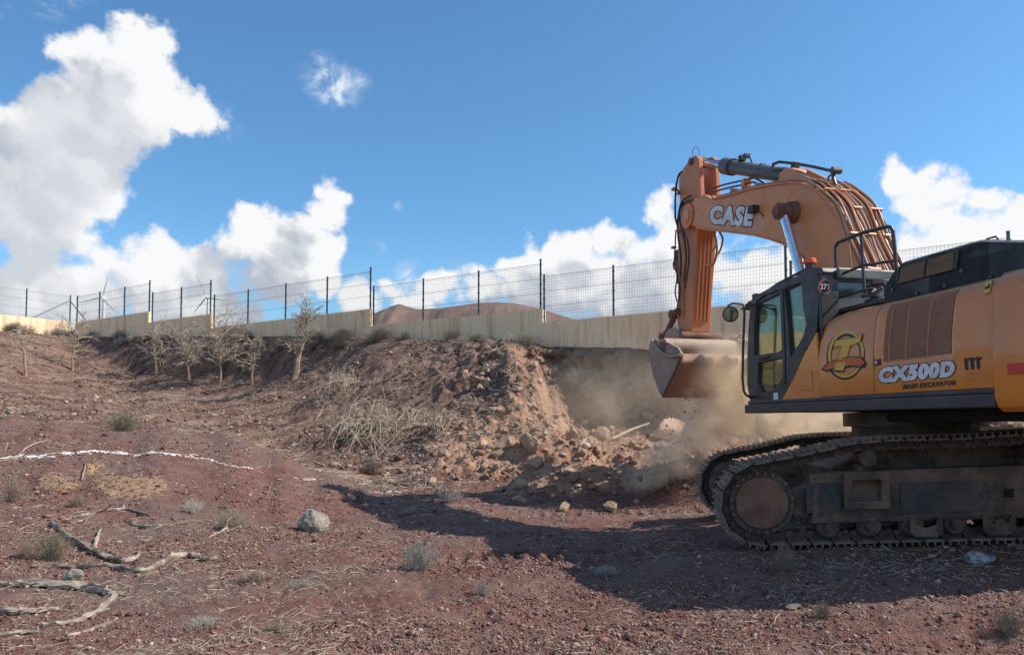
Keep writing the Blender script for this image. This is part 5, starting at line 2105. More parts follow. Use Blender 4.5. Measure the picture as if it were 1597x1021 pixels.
mb.build('hose_fitting', M_CYL, X)

# pipes along the back of the boom: follow the top flange
def offset_path(pts, off):
    out = []
    n = len(pts)
    for i, (s, z) in enumerate(pts):
        a, b = pts[max(i - 1, 0)], pts[min(i + 1, n - 1)]
        tx, tz = b[0] - a[0], b[1] - a[1]
        L = math.hypot(tx, tz)
        nx, nz_ = -tz / L, tx / L
        # outward: away from the boom's middle, up and back
        if nx * -0.5 + nz_ * 0.8 < 0: nx, nz_ = -nx, -nz_
        out.append((s + nx * off, z + nz_ * off))
    return out


def densify(P, k=4):
    """Catmull-Rom"""
    out = []
    n = len(P)
    for i in range(n - 1):
        p0, p1, p2, p3 = P[max(i - 1, 0)], P[i], P[i + 1], P[min(i + 2, n - 1)]
        for j in range(k):
            t = j / k
            out.append(tuple(0.5 * (2 * p1[c] + (p2[c] - p0[c]) * t + (2 * p0[c] - 5 * p1[c] + 4 * p2[c] - p3[c]) * t * t + (-p0[c] + 3 * p1[c] - 3 * p2[c] + p3[c]) * t ** 3) for c in range(len(p1))))
    out.append(tuple(P[-1]))
    return out


back_path = plane_poly([(1232, 286.5), (1246, 287),  (1258, 288.5), (1270, 294), (1282, 304), (1294, 316), (1304, 330), (1312, 348), (1320, 370), (1330, 396), (1342, 425), (1352, 455)], LB)
rnd = random.Random(11)
PL = [0.32, 0.275, 0.235, 0.185, 0.14, 0.10, 0.05, 0.01, -0.04, -0.085, -0.13, -0.175, -0.22, -0.27, -0.32]
for i, l in enumerate(PL):
    off = 0.050 + (0.035 if i % 3 == 1 else 0.0) + rnd.uniform(-0.008, 0.012)
    pth = offset_path(back_path, off)
    st = 0 if 2 < i < 12 else rnd.choice([1, 2])
    pth = densify(pth[st:], 4)
    jl = [rnd.uniform(-0.014, 0.014) for _ in pth]
    mb = MB()
    mb.tube([H(s, l + 0.016 * math.sin(k * 0.35 + i), z) for k, (s, z) in enumerate(pth)], (0.021, 0.014, 0.018)[i % 3], 8)
    mb.build('boom_pipe', (M_PIPE, M_PIPE, M_HOSE, M_PIPE, M_BOOM, M_CYL)[i % 6], X, smooth=True)
# clamps over the pipes
for k, idx_ in enumerate((4, 6, 8, 10)):
    pth = offset_path(back_path, 0.0)
    (s, z) = pth[idx_]
    (s2, z2) = offset_path(back_path, 0.11)[idx_]
    (sn, zn) = back_path[min(idx_ + 1, len(back_path) - 1)]
    t = Vector((sn - s, zn - z)).normalized() * 0.016
    for (l0, l1) in (((0.16, 0.34), (-0.09, 0.10)), ((-0.02, 0.12), (-0.34, -0.15)), ((0.20, 0.34), (-0.06, 0.06), (-0.3, -0.2)), ((0.1, 0.3), (-0.28, -0.1)))[k % 4]:
        mb = MB()
        mb.hexa([H(s - t.x, l0, z - t.y), H(s + t.x, l0, z + t.y), H(s + t.x, l1, z + t.y), H(s - t.x, l1, z - t.y),
                 H(s2 - t.x, l0, z2 - t.y), H(s2 + t.x, l0, z2 + t.y), H(s2 + t.x, l1, z2 + t.y), H(s2 - t.x, l1, z2 - t.y)])
        mb.build('pipe_clamp', M_BOOM, X, bevel=0.006)
# loose hoses arching off the back pipes
mb = MB()
for (pp_, l, r_) in (([(1262, 284), (1276, 290), (1292, 300), (1306, 316), (1318, 338), (1328, 352)], 0.1, 0.014),
                     ([(1275, 288), (1296, 306), (1318, 318), (1336, 325)], -0.05, 0.013),
                     ([(1283, 286), (1300, 297), (1322, 302), (1336, 318), (1350, 345)], -0.2, 0.016),
                     ([(1250, 286), (1268, 296), (1280, 312), (1290, 330)], 0.3, 0.012)):
    mb.tube([HP(x, y, l) for x, y in densify(pp_, 4)], r_, 7)
mb.build('loose_hose', M_HOSE, X, smooth=True)
mb = MB()
mb.tube([HP(x, y, -0.38) for x, y in densify([(1350, 345), (1360, 362), (1373, 376), (1385, 384), (1390, 396), (1389, 402)], 4)], 0.036, 8)
mb.build('elbow_hose', M_PIPE, X, smooth=True)
# pipes along the boom's top, forward of the cylinder bracket
for (l, dz) in ((0.26, 0.06), (0.12, 0.05), (-0.10, 0.05), (-0.24, 0.06)):
    fp = plane_poly([(1112, 312), (1140, 305), (1167, 297), (1200, 290.5), (1233, 286), (1255, 288)], LB)
    mb = MB()
    mb.tube([H(s, l, z + dz) for s, z in densify(fp, 3)], 0.02, 8)
    mb.build('boom_pipe', M_PIPE, X, smooth=True)
for (px, py) in ((1137, 303), (1155, 299), (1176, 295)):
    s, z = S(px, py, LB)
    mb = MB()
    mb.box(H, (s - 0.03, 0.06, z + 0.026), (s + 0.03, 0.30, z + 0.10))
    mb.box(H, (s - 0.03, -0.28, z + 0.026), (s + 0.03, -0.06, z + 0.10))
    mb.build('pipe_clamp', M_PIPE, X, bevel=0.006)
# thin pipes bridging from the arm to the boom
mb = MB()
for (pts_, l) in (([(1110, 294), (1130, 288), (1160, 281), (1172, 278), (1180, 279), (1194, 288)], 0.0), ([(1110, 300), (1140, 292), (1165, 287), (1175, 284), (1183, 288)], 0.12)):
    mb.tube([HP(x, y, l) for x, y in densify(pts_, 3)], 0.017, 7)
mb.build('bridging_pipe', M_HOSE, X, smooth=True)
mb = MB()
s, z = S(1165, 285, 0.06)
mb.box(H, (s - 0.05, 0.0, z - 0.10), (s + 0.05, 0.15, z + 0.06))
mb.build('pipe_clamp', M_BOOM, X, bevel=0.01)
# boom lamp
s, z = S(1179, 328, LB)
mb = MB()
mb.box(H, (s - 0.10, LB + 0.001, z - 0.05), (s + 0.06, LB + 0.12, z + 0.06))
mb.tube([HP(1184, 330, LB + 0.05), HP(1188, 333, LB + 0.02), HP(1190, 338, LB + 0.01)], 0.012, 6)
mb.build('work_lamp', M_HOSE, X, bevel=0.02)
# hoses bundled along the arm's left/front side
mb = MB()
hoses = [
    ([(1063, 268), (1058, 275), (1054, 296), (1053, 335), (1056, 350)], 0.34, 0.020),
    ([(1077, 305), (1066, 312), (1059, 330), (1062, 352), (1068, 378), (1070, 405), (1066, 440)], 0.30, 0.020),
    ([(1081, 312), (1070, 316), (1063, 332), (1064, 352), (1073, 380), (1074, 410), (1068, 450)], 0.33, 0.018),
    ([(1074, 312), (1062, 322), (1057, 345), (1058, 372), (1062, 400), (1061, 430)], 0.27, 0.020),
    ([(1056, 296), (1060, 300)], 0.34, 0.02),
    ([(1054, 360), (1053, 385), (1052, 410), (1056, 430), (1053, 455), (1056, 470)], 0.27, 0.014),
    ([(1056, 400), (1050, 412), (1055, 425), (1060, 450), (1056, 480)], 0.25, 0.016),
]
for (pts_, l, r_) in hoses:
    mb.tube([HP(x, y, l) for x, y in densify(pts_, 4)], r_, 7)
mb.build('arm_hoses', M_HOSE, X, smooth=True)['kind'] = 'stuff'
mb = MB()
for (px, py, w) in ((1052, 295, 0.05), (1060, 302, 0.035), (1051, 386, 0.04), (1054, 418, 0.04), (1058, 360, 0.045)):
    s, z = S(px, py, 0.28)
    mb.box(H, (s - w, 0.24, z - w * 0.6), (s + w, 0.33, z + w * 0.6))
mb.build('hose_bracket', M_ARM, X, bevel=0.008)
# pipes down the arm's left side
for k, (xo, l) in enumerate(((1060, 0.235), (1066, 0.235))):
    mb = MB()
    mb.tube([HP(x, y, l) for x, y in ((xo, 425), (xo - 1, 470), (xo - 2, 495))], 0.018, 7)
    mb.build('arm_pipe', M_PIPE, X, smooth=True)
# hanging loops between arm and boom
mb = MB()
for (pts_, l, r_) in (([(1111, 360), (1116, 372), (1118, 390), (1115, 407), (1109, 414), (1100, 414)], 0.05, 0.022),
                      ([(1121, 360), (1127, 372), (1124, 388), (1117, 400)], -0.12, 0.020),
                      ([(1098, 386), (1106, 391), (1114, 388), (1118, 376)], 0.15, 0.015)):
    mb.tube([HP(x, y, l) for x, y in densify(pts_, 5)], r_, 8)
mb.build('hose_loop', M_PIPE, X, smooth=True)
# thin wire hoop at the arm's top
mb = MB()
mb.tube([HP(x, y, 0.2) for x, y in densify([(1080, 244), (1080, 236), (1083, 230), (1087, 230), (1090, 236), (1091, 245)], 4)], 0.006, 5)
mb.build('wire_hoop', M_HOSE, X)

# ------------------------------------------------------------------ linkage and bucket
mb = MB()
lk = [(1058, 484), (1050, 490), (1049, 500), (1041, 516), (1035, 525)]
P_ = [S(x, y, 0.26) for x, y in lk]
for sg in (1, -1):
    mb.tube([H(s, sg * 0.26, z) for s, z in P_], [0.06, 0.085, 0.06, 0.055, 0.07], 10)
mb.build('bucket_link', M_RUST, X, smooth=True)
mb = MB()
mb.cyl(H(P_[1][0], -0.30, P_[1][1]), H(P_[1][0], 0.33, P_[1][1]), 0.09, n=18)
mb.cyl(H(P_[4][0], -0.34, P_[4][1]), H(P_[4][0], 0.34, P_[4][1]), 0.08, n=18)
mb.build('link_pin', M_RUST, X, smooth=True)
mb = MB()
c_top, c_low = S(1062, 390, 0.0), P_[1]
mb.cyl(H(c_top[0] + 0.10, 0, c_top[1]), H((c_top[0] + c_low[0]) / 2 + 0.05, 0, (c_top[1] + c_low[1]) / 2), 0.10, n=20)
mb.build('bucket_cylinder', M_CYL, X, smooth=True)
mb = MB()
mb.cyl(H((c_top[0] + c_low[0]) / 2 + 0.05, 0, (c_top[1] + c_low[1]) / 2), H(c_low[0], 0, c_low[1]), 0.06, n=16)
mb.build('bucket_cylinder_rod', M_CHROME, X, smooth=True)

LBK = 0.97
shell_px = [(1012, 540), (1014, 533), (1022, 529), (1042, 534), (1057, 542), (1063, 552), (1062, 565), (1056, 580), (1048, 596), (1034, 620)]
mouth_px = [(1028, 612), (1018, 585), (1013, 560)]
SH = plane_poly(shell_px, LBK)
MO = plane_poly(mouth_px, LBK)
side = SH + MO
for sg in (1, -1):
    mb = MB()
    mb.prism(side, fnH, sg * (LBK - 0.04), sg * LBK)
    mb.build('bucket_side_plate', M_BUCKET, X, bevel=0.006)
# curved shell between the side plates
shl = densify([S(1058, 551, LBK)] + SH[6:], 5)
inn = offset_path(shl, -0.035)
cxs = sum(p[0] for p in side) / len(side)
czs = sum(p[1] for p in side) / len(side)
V, F = [], []
for (s, z) in shl:
    k = 0.035 / max(0.2, math.hypot(s - cxs, z - czs))
    V += [H(s, -LBK + 0.041, z), H(s, LBK - 0.041, z), H(s + (cxs - s) * k, LBK - 0.041, z + (czs - z) * k), H(s + (cxs - s) * k, -LBK + 0.041, z + (czs - z) * k)]
for i in range(len(shl) - 1):
    for k in range(4):
        F.append((i * 4 + k, i * 4 + (k + 1) % 4, i * 4 + 4 + (k + 1) % 4, i * 4 + 4 + k))
F += [(0, 1, 2, 3), tuple((len(shl) - 1) * 4 + k for k in (3, 2, 1, 0))]
mb = MB()
mb.add(V, F)
mb.build('bucket_shell', M_SHELL, X, smooth=True)
# wear straps across the shell
for fi in (6, 11, 16):
    (s0_, z0_), (s1_, z1_) = shl[fi], shl[fi + 1]
    dx, dz = s0_ - cxs, z0_ - czs
    L = math.hypot(dx, dz)
    nx, nz_ = dx / L * 0.018, dz / L * 0.018
    mb = MB()
    mb.hexa([H(s0_, -LBK + 0.06, z0_), H(s1_, -LBK + 0.06, z1_), H(s1_, LBK - 0.06, z1_), H(s0_, LBK - 0.06, z0_),
             H(s0_ + nx, -LBK + 0.06, z0_ + nz_), H(s1_ + nx, -LBK + 0.06, z1_ + nz_), H(s1_ + nx, LBK - 0.06, z1_ + nz_), H(s0_ + nx, LBK - 0.06, z0_ + nz_)])
    mb.build('wear_strap', M_SHELL, X)
# torque tube at the top
t0 = S(1034, 541, LBK)
mb = MB()
mb.cyl(H(t0[0], -LBK, t0[1]), H(t0[0], LBK, t0[1]), 0.165, n=32)
mb.build('torque_tube', M_BUCKET, X, smooth=True)
# rim flange of the near side plate
mb = MB()
rim = densify(plane_poly([(1019, 531), (1026, 541), (1036, 551), (1050, 556), (1063, 553)], LBK), 3)
mb.tube([H(s, LBK + 0.03, z) for s, z in rim], 0.028, 6)
mb.build('side_rim', M_BUCKET, X, smooth=True)
mb = MB()
rim = densify(plane_poly([(1063, 554), (1057, 572), (1046, 596), (1035, 618)], LBK), 3)
mb.tube([H(s, LBK + 0.02, z) for s, z in rim], 0.02, 6)
mb.build('side_cutter', M_RUST, X, smooth=True)
# hinge ears either side of the arm's end
for l, epx in ((0.33, [(1034, 549), (1038, 524), (1044, 513), (1052, 510), (1059, 516), (1063, 531), (1068, 552)]), (-0.33, [(1082, 552), (1087, 521), (1092, 511), (1098, 510), (1104, 520), (1108, 536), (1112, 552)])):
    mb = MB()
    e = plane_poly(epx, l)
    mb.prism(e, fnH, l - 0.035, l + 0.035)
    mb.build('hinge_ear', M_BUCKET, X, bevel=0.02)
# scalloped gussets where the shell meets the tube
for l in (0.52, 0.05, -0.45, -0.80):
    s0_, z0_ = S(1066, 562, LBK)
    mb = MB()
    e = [(s0_ + 0.28, z0_ + 0.02), (s0_ + 0.14, z0_ + 0.12), (s0_, z0_ + 0.13), (s0_ - 0.09, z0_ + 0.06), (s0_ - 0.08, z0_ - 0.06), (s0_ + 0.02, z0_ - 0.10)]
    mb.prism(e, fnH, l - 0.10, l + 0.10)
    mb.build('shell_gusset', M_BUCKET, X, bevel=0.03)
bp = S(1068, 524, 0.33)
mb = MB()
mb.cyl(H(bp[0], -0.42, bp[1]), H(bp[0], 0.42, bp[1]), 0.085, n=20)
mb.build('bucket_pin', M_RUST, X, smooth=True)
# teeth along the cutting edge
for k in range(5):
    l = -0.8 + 0.4 * k
    s, z = SH[-1]
    mb = MB()
    mb.hexa([H(s - 0.09, l - 0.06, z + 0.05), H(s + 0.05, l - 0.06, z + 0.07), H(s + 0.05, l + 0.06, z + 0.07), H(s - 0.09, l + 0.06, z + 0.05),
             H(s + 0.22, l - 0.03, z + 0.03), H(s + 0.24, l - 0.03, z + 0.06), H(s + 0.24, l + 0.03, z + 0.06), H(s + 0.22, l + 0.03, z + 0.03)])
    mb.build('bucket_tooth', M_TRACK, X)

# ------------------------------------------------------------------ lettering and marks
def text_geo(txt, offset=0.0, shear=0.0, space=1.0, bold_x=1.0):
    cu = bpy.data.curves.new('txt', 'FONT')
    cu.body = txt
    cu.size = 1.0
    cu.offset = offset
    cu.shear = shear
    cu.space_character = space
    cu.resolution_u = 4
    ob = bpy.data.objects.new('txt', cu)
    col.objects.link(ob)
    dg = bpy.context.evaluated_depsgraph_get()
    dg.update()
    me = bpy.data.meshes.new_from_object(ob.evaluated_get(dg))
    V = [(v.co.x, v.co.y) for v in me.vertices]
    F = [tuple(p.vertices) for p in me.polygons]
    bpy.data.objects.remove(ob)
    bpy.data.curves.remove(cu)
    bpy.data.meshes.remove(me)
    return V, F


def text_on(txt, corners, fn, name, layers, shear=0.0, space=1.0):
    """corners in pixels: bottom-left, bottom-right, top-right, top-left of the letters"""
    V0, _ = text_geo(txt, layers[0][0], shear, space)
    x0, x1 = min(v[0] for v in V0), max(v[0] for v in V0)
    y0, y1 = min(v[1] for v in V0), max(v[1] for v in V0)
    for (off, mat, lift, nm) in layers:
        V, F = text_geo(txt, off, shear, space)
        mb = MB()
        P = []
        for (x, y) in V:
            a, b = (x - x0) / (x1 - x0), (y - y0) / (y1 - y0)
            px = (corners[0][0] * (1 - a) + corners[1][0] * a) * (1 - b) + (corners[3][0] * (1 - a) + corners[2][0] * a) * b
            py = (corners[0][1] * (1 - a) + corners[1][1] * a) * (1 - b) + (corners[3][1] * (1 - a) + corners[2][1] * a) * b
            P.append(fn(px, py, lift))
        mb.add(P, F)
        mb.build(nm, mat, X, fix=False)


fb = lambda px, py, lift: H(S(px, py, LB)[0], LB + lift, S(px, py, LB)[1])
fs_ = lambda px, py, lift: skin(px, py, lift)
text_on('CASE', [(1106, 351), (1175, 355.5), (1180, 320.5), (1107, 318.5)], fb, 'CASE', [(0.105, M_BLKD, 0.004, 'lettering_outline'), (0.062, M_WHITE, 0.007, 'lettering')], shear=0.10, space=1.12)
text_on('CX500D', [(1369, 599.5), (1491, 588.5), (1492, 559.5), (1370, 571.5)], fs_, 'CX', [(0.125, M_BLKD, 0.004, 'model_lettering_outline'), (0.078, M_WHITE, 0.007, 'model_lettering')], shear=0.10, space=1.16)
text_on('MASS EXCAVATOR', [(1408, 607), (1491.5, 600), (1492, 592.5), (1409, 599)], fs_, 'MX', [(0.055, M_BLKD, 0.004, 'small_lettering')], shear=0.12, space=1.12)


def decal(polys_px, fn, lift, mat, name):
    mb = MB()
    for poly in polys_px:
        tr = tessellate_polygon([[Vector((p[0], p[1], 0)) for p in poly]])
        mb.add([fn(p[0], p[1], lift) for p in poly], [tuple(t) for t in tr])
    return mb.build(name, mat, X, fix=False)


def ringpoly(cx, cy, rx, ry, w, a0=0, a1=360, n=40, rot=0.0):
    out = []
    A = [R(a0 + (a1 - a0) * i / n) for i in range(n + 1)]
    quads = []
    for i in range(n):
        q = []
        for (a, k) in ((A[i], 1), (A[i + 1], 1), (A[i + 1], 0), (A[i], 0)):
            x, y = (rx - w * (1 - k)) * math.cos(a), (ry - w * (1 - k)) * math.sin(a)
            q.append((cx + x * math.cos(rot) - y * math.sin(rot), cy + x * math.sin(rot) + y * math.cos(rot)))
        quads.append(q)
    return quads


# round emblem: ring, T, banner
decal(ringpoly(1319, 554, 30, 38, 8, rot=0.12), fs_, 0.003, M_BLKD, 'emblem_shadow')
decal(ringpoly(1320, 552, 28, 37, 4.5, rot=0.12), fs_, 0.006, M_YEL, 'emblem_ring')
decal([[(1281, 576), (1290, 566), (1306, 560), (1326, 555), (1346, 556), (1353, 569), (1348, 571), (1351, 574), (1330, 572), (1312, 576), (1298, 577), (1290, 580)]], fs_, 0.008, M_BLKD, 'banner_outline')
decal([[(1284, 574.5), (1294, 566), (1310, 560), (1328, 556.5), (1344, 557), (1350, 567), (1344, 568), (1347, 571), (1328, 569.5), (1310, 573), (1298, 574), (1290, 577)]], fs_, 0.010, M_FLAME, 'emblem_banner')
Tp = [(1304, 532), (1312, 529), (1334, 527), (1346, 521), (1343, 533), (1334, 537), (1328, 538), (1317, 578), (1302, 577), (1314, 539), (1307, 540), (1302, 545)]
cxT, cyT = 1320, 550
decal([[(cxT + (x - cxT) * 1.08 - 0.5, cyT + (y - cyT) * 1.07 + 0.5) for x, y in Tp]], fs_, 0.012, M_BLKD, 'letter_outline')
decal([Tp], fs_, 0.014, M_YEL, 'emblem_letter')
# three-stroke emblem with small print beneath
for k in range(3):
    x = 1504 + k * 9.3
    y = 560 - k * 1.0
    decal([[(x, y - 1.5), (x + 4, y - 2), (x + 5, y + 0.5), (x + 7.3, y - 2.6), (x + 9.2, y - 1.0), (x + 8, y + 2), (x + 5.6, y + 3.2), (x + 6.3, y + 16.5), (x + 1.6, y + 17.2)]], fs_, 0.004, M_BLKD, 'emblem_stroke')
decal([[(1505 + 0, y0), (1505 + w, y0 - w * 0.07), (1505 + w, y0 - w * 0.07 + 1.2), (1505, y0 + 1.2)] for y0, w in ((582.5, 25), (587.5, 10), (592.5, 20))], fs_, 0.004, M_GRILLE, 'small_print')
# yellow warning sticker
rows_ = [(1534.5 + 6.5 * i / 12, 1545 + 6.5 * i / 12, 458.5 - 27 * i / 12, 455.5 - 27 * i / 12) for i in range(13)]
decal([[(rows_[i][0], rows_[i][2]), (rows_[i][1], rows_[i][3]), (rows_[i + 1][1], rows_[i + 1][3]), (rows_[i + 1][0], rows_[i + 1][2])] for i in range(12)], fs_, 0.012, M_YEL2, 'warning_sticker')
decal([[(1538, 451), (1545, 449), (1546.5, 442), (1544, 442.5), (1543.5, 446), (1539, 447)], [(1543, 436), (1548, 434.5), (1547, 431)]], fs_, 0.018, M_BLKD, 'warning_symbol')
# badge on the rear pillar of the cab: 273
def rp(px, py, lift):
    d = px_ray(px, py)
    k = (FW.dot(EC) + (s_cr - 0.05 - lift) - FW.dot(CAM)) / FW.dot(d)
    return CAM + d * k
M_RING = pm('badge_red', (0.45, 0.10, 0.07), rough=0.5)
def disc(cx, cy, rx, ry, n=28):
    return [[(cx + rx * math.cos(2 * math.pi * i / n), cy + ry * math.sin(2 * math.pi * i / n)) for i in range(n)]]
decal(disc(1286.5, 447, 10.5, 11.5), rp, 0.004, M_BLKD, 'badge')
decal(ringpoly(1286.5, 447, 10.5, 11.5, 1.4), rp, 0.007, M_RING, 'badge_ring')
text_on('273', [(1279, 451.5), (1294, 451.5), (1294, 442.5), (1279, 442.5)], rp, 'B', [(0.03, M_RED, 0.007, 'badge_number_outline'), (0.0, M_WHITE, 0.010, 'badge_number')])
# white label on the cab sill, worn print on the boom
fc = lambda px, py, lift: H(S(px, py, LC)[0], LC + lift, S(px, py, LC)[1])
decal([[(1206.5, 623), (1214, 622.5), (1213.5, 612), (1206.5, 612.5)]], fc, 0.003, M_WHITE, 'sill_label')
text_on('EAC', [(1187, 359), (1199, 361), (1199, 352), (1187, 350)], fb, 'W', [(0.04, M_PALE, 0.004, 'worn_lettering')])
# ------------------------------------------------------------------ loose stuff on the ground
M_TINT = attr_mat('stone_tint')
M_TWIG = attr_mat('twig_tint')
rng = np.random.default_rng(12)


def rand_rot(n):
    q = rng.normal(size=(n, 4))
    q /= np.linalg.norm(q, axis=1, keepdims=True)
    w, x, y, z = q.T
    Rm = np.empty((n, 3, 3))
    Rm[:, 0, 0] = 1 - 2 * (y * y + z * z); Rm[:, 0, 1] = 2 * (x * y - z * w); Rm[:, 0, 2] = 2 * (x * z + y * w)
    Rm[:, 1, 0] = 2 * (x * y + z * w); Rm[:, 1, 1] = 1 - 2 * (x * x + z * z); Rm[:, 1, 2] = 2 * (y * z - x * w)
    Rm[:, 2, 0] = 2 * (x * z - y * w); Rm[:, 2, 1] = 2 * (y * z + x * w); Rm[:, 2, 2] = 1 - 2 * (x * x + y * y)
    return Rm


OCT_V = np.array([(1, 0, 0), (-1, 0, 0), (0, 1, 0), (0, -1, 0), (0, 0, 1), (0, 0, -1)], float)
OCT_F = np.array([(0, 2, 4), (2, 1, 4), (1, 3, 4), (3, 0, 4), (2, 0, 5), (1, 2, 5), (3, 1, 5), (0, 3, 5)])
g_ = (1 + 5 ** 0.5) / 2
ICO_V = np.array([(-1, g_, 0), (1, g_, 0), (-1, -g_, 0), (1, -g_, 0), (0, -1, g_), (0, 1, g_), (0, -1, -g_), (0, 1, -g_), (g_, 0, -1), (g_, 0, 1), (-g_, 0, -1), (-g_, 0, 1)], float)
ICO_V /= np.linalg.norm(ICO_V[0])
ICO_F = np.array([(0, 11, 5), (0, 5, 1), (0, 1, 7), (0, 7, 10), (0, 10, 11), (1, 5, 9), (5, 11, 4), (11, 10, 2), (10, 7, 6), (7, 1, 8), (3, 9, 4), (3, 4, 2), (3, 2, 6), (3, 6, 8), (3, 8, 9), (4, 9, 5), (2, 4, 11), (6, 2, 10), (8, 6, 7), (9, 8, 1)])


def scatter(name, x, y, size, cols_, base, faces, jitter=0.3, sink=0.25, mat=None, flat=0.7):
    n = len(x)
    z = terrain(x, y)[0]
    K = len(base)
    V = base[None, :, :] * (1 + rng.uniform(-jitter, jitter, (n, K, 1)))
    V = V * np.stack([rng.uniform(0.7, 1.35, n), rng.uniform(0.6, 1.1, n), rng.uniform(0.45, 0.9, n)], -1)[:, None, :]
    V = np.einsum('nij,nkj->nki', rand_rot(n), V)
    V[:, :, 2] *= flat
    V = V * size[:, None, None]
    V[:, :, 0] += x[:, None]
    V[:, :, 1] += y[:, None]
    V[:, :, 2] += (z + size * flat * (0.5 - sink))[:, None]
    F = faces[None] + (np.arange(n) * K)[:, None, None]
    o = np_mesh(name, V.reshape(-1, 3), F.reshape(-1, 3), mat or M_TINT)
    at = o.data.color_attributes.new('tint', 'FLOAT_COLOR', 'POINT')
    C = np.repeat(np.concatenate([cols_, np.ones((n, 1))], 1)[:, None, :], K, axis=1)
    at.data.foreach_set('color', C.astype(np.float32).ravel())
    o['kind'] = 'stuff'
    return o


def pick_cols(n, pal, var=0.25):
    pal = np.array(pal)
    c = pal[rng.integers(0, len(pal), n)]
    return np.clip(c * (1 + rng.uniform(-var, var, (n, 1))), 0.005, 0.9)


# fine volcanic gravel over the near ground
n = 190000
w = rng.uniform(1 / 19.0, 1 / 3.9, n)
Zs = 1 / w
rr = rng.uniform(-0.95, 0.85, n)
xs, ys = rr * Zs, Zs
keep = (fbm(xs * 0.45, ys * 0.6, 4, 0.62, 201) * 1.3 + rng.uniform(-0.8, 0.8, n)) > -0.35
sm_, rub_, slp_, sand_ = terrain(xs, ys)
keep &= rub_ < 0.5
keep &= rut_mask(xs, ys) < rng.uniform(0.15, 0.9, n)
xs, ys, Zs = xs[keep], ys[keep], Zs[keep]
n = len(xs)
size = (0.0034 + 0.00082 * Zs) * rng.lognormal(0, 0.50, n)
cc = pick_cols(n, [(0.225, 0.10, 0.077), (0.165, 0.068, 0.054), (0.265, 0.132, 0.10), (0.13, 0.054, 0.046), (0.30, 0.185, 0.145), (0.36, 0.25, 0.20), (0.10, 0.044, 0.039), (0.245, 0.112, 0.085), (0.19, 0.115, 0.095)])
scatter('gravel', xs, ys, size, cc, OCT_V, OCT_F)
# pale grit and small stones among it
n = 6000
Zs = 1 / rng.uniform(1 / 20.0, 1 / 4.0, n)
rr = rng.uniform(-0.72, 0.72, n)
xs, ys = rr * Zs, Zs
size = (0.004 + 0.00085 * Zs) * rng.lognormal(0, 0.45, n)
cc = pick_cols(n, [(0.32, 0.22, 0.18), (0.36, 0.27, 0.22), (0.28, 0.17, 0.135), (0.22, 0.15, 0.13), (0.40, 0.32, 0.27)])
scatter('small_stones', xs, ys, size, cc, ICO_V, ICO_F, jitter=0.15)

# rubble: broken tan lumps
n = 17000
uu = rng.uniform(600, 1660, n)
qq = rng.uniform(0.40, 0.985, n)
r_ = (uu - 798) / 1200.0
Zs = qq * wall_Z(r_)
xs, ys = r_ * Zs, Zs
_, rub_, slp_, _ = terrain(xs, ys)
keep = (rub_ > 0.35) & (fbm(xs * 0.9, ys * 0.9, 3, 0.6, 211) + rng.uniform(-0.5, 0.9, n) > -0.1)
xs, ys, Zs = xs[keep], ys[keep], Zs[keep]
n = len(xs)
size = 0.030 * rng.lognormal(0, 0.62, n)
cc = pick_cols(n, [(0.36, 0.21, 0.14), (0.31, 0.17, 0.115), (0.43, 0.28, 0.195), (0.25, 0.135, 0.095), (0.50, 0.37, 0.275)])
scatter('rubble_chips', xs, ys, np.clip(size, 0.015, 0.2), cc, ICO_V, ICO_F, jitter=0.25, sink=0.15)
# clods and stones on the bank
n = 22000
uu = rng.uniform(-60, 860, n)
qq = rng.uniform(0.46, 0.99, n)
r_ = (uu - 798) / 1200.0
Zs = qq * wall_Z(r_)
xs, ys = r_ * Zs, Zs
_, rub_, slp_, _ = terrain(xs, ys)
keep = (slp_ > 0.4) & (fbm(xs * 0.5, ys * 0.5, 3, 0.6, 221) + rng.uniform(-0.8, 0.8, n) > -0.1)
xs, ys, Zs = xs[keep], ys[keep], Zs[keep]
n = len(xs)
size = 0.038 * rng.lognormal(0, 0.5, n)
cc = pick_cols(n, [(0.22, 0.15, 0.12), (0.17, 0.10, 0.085), (0.30, 0.22, 0.175), (0.12, 0.07, 0.06), (0.36, 0.28, 0.22)])
scatter('bank_clods', xs, ys, np.clip(size, 0.015, 0.16), cc, ICO_V, ICO_F, jitter=0.25)


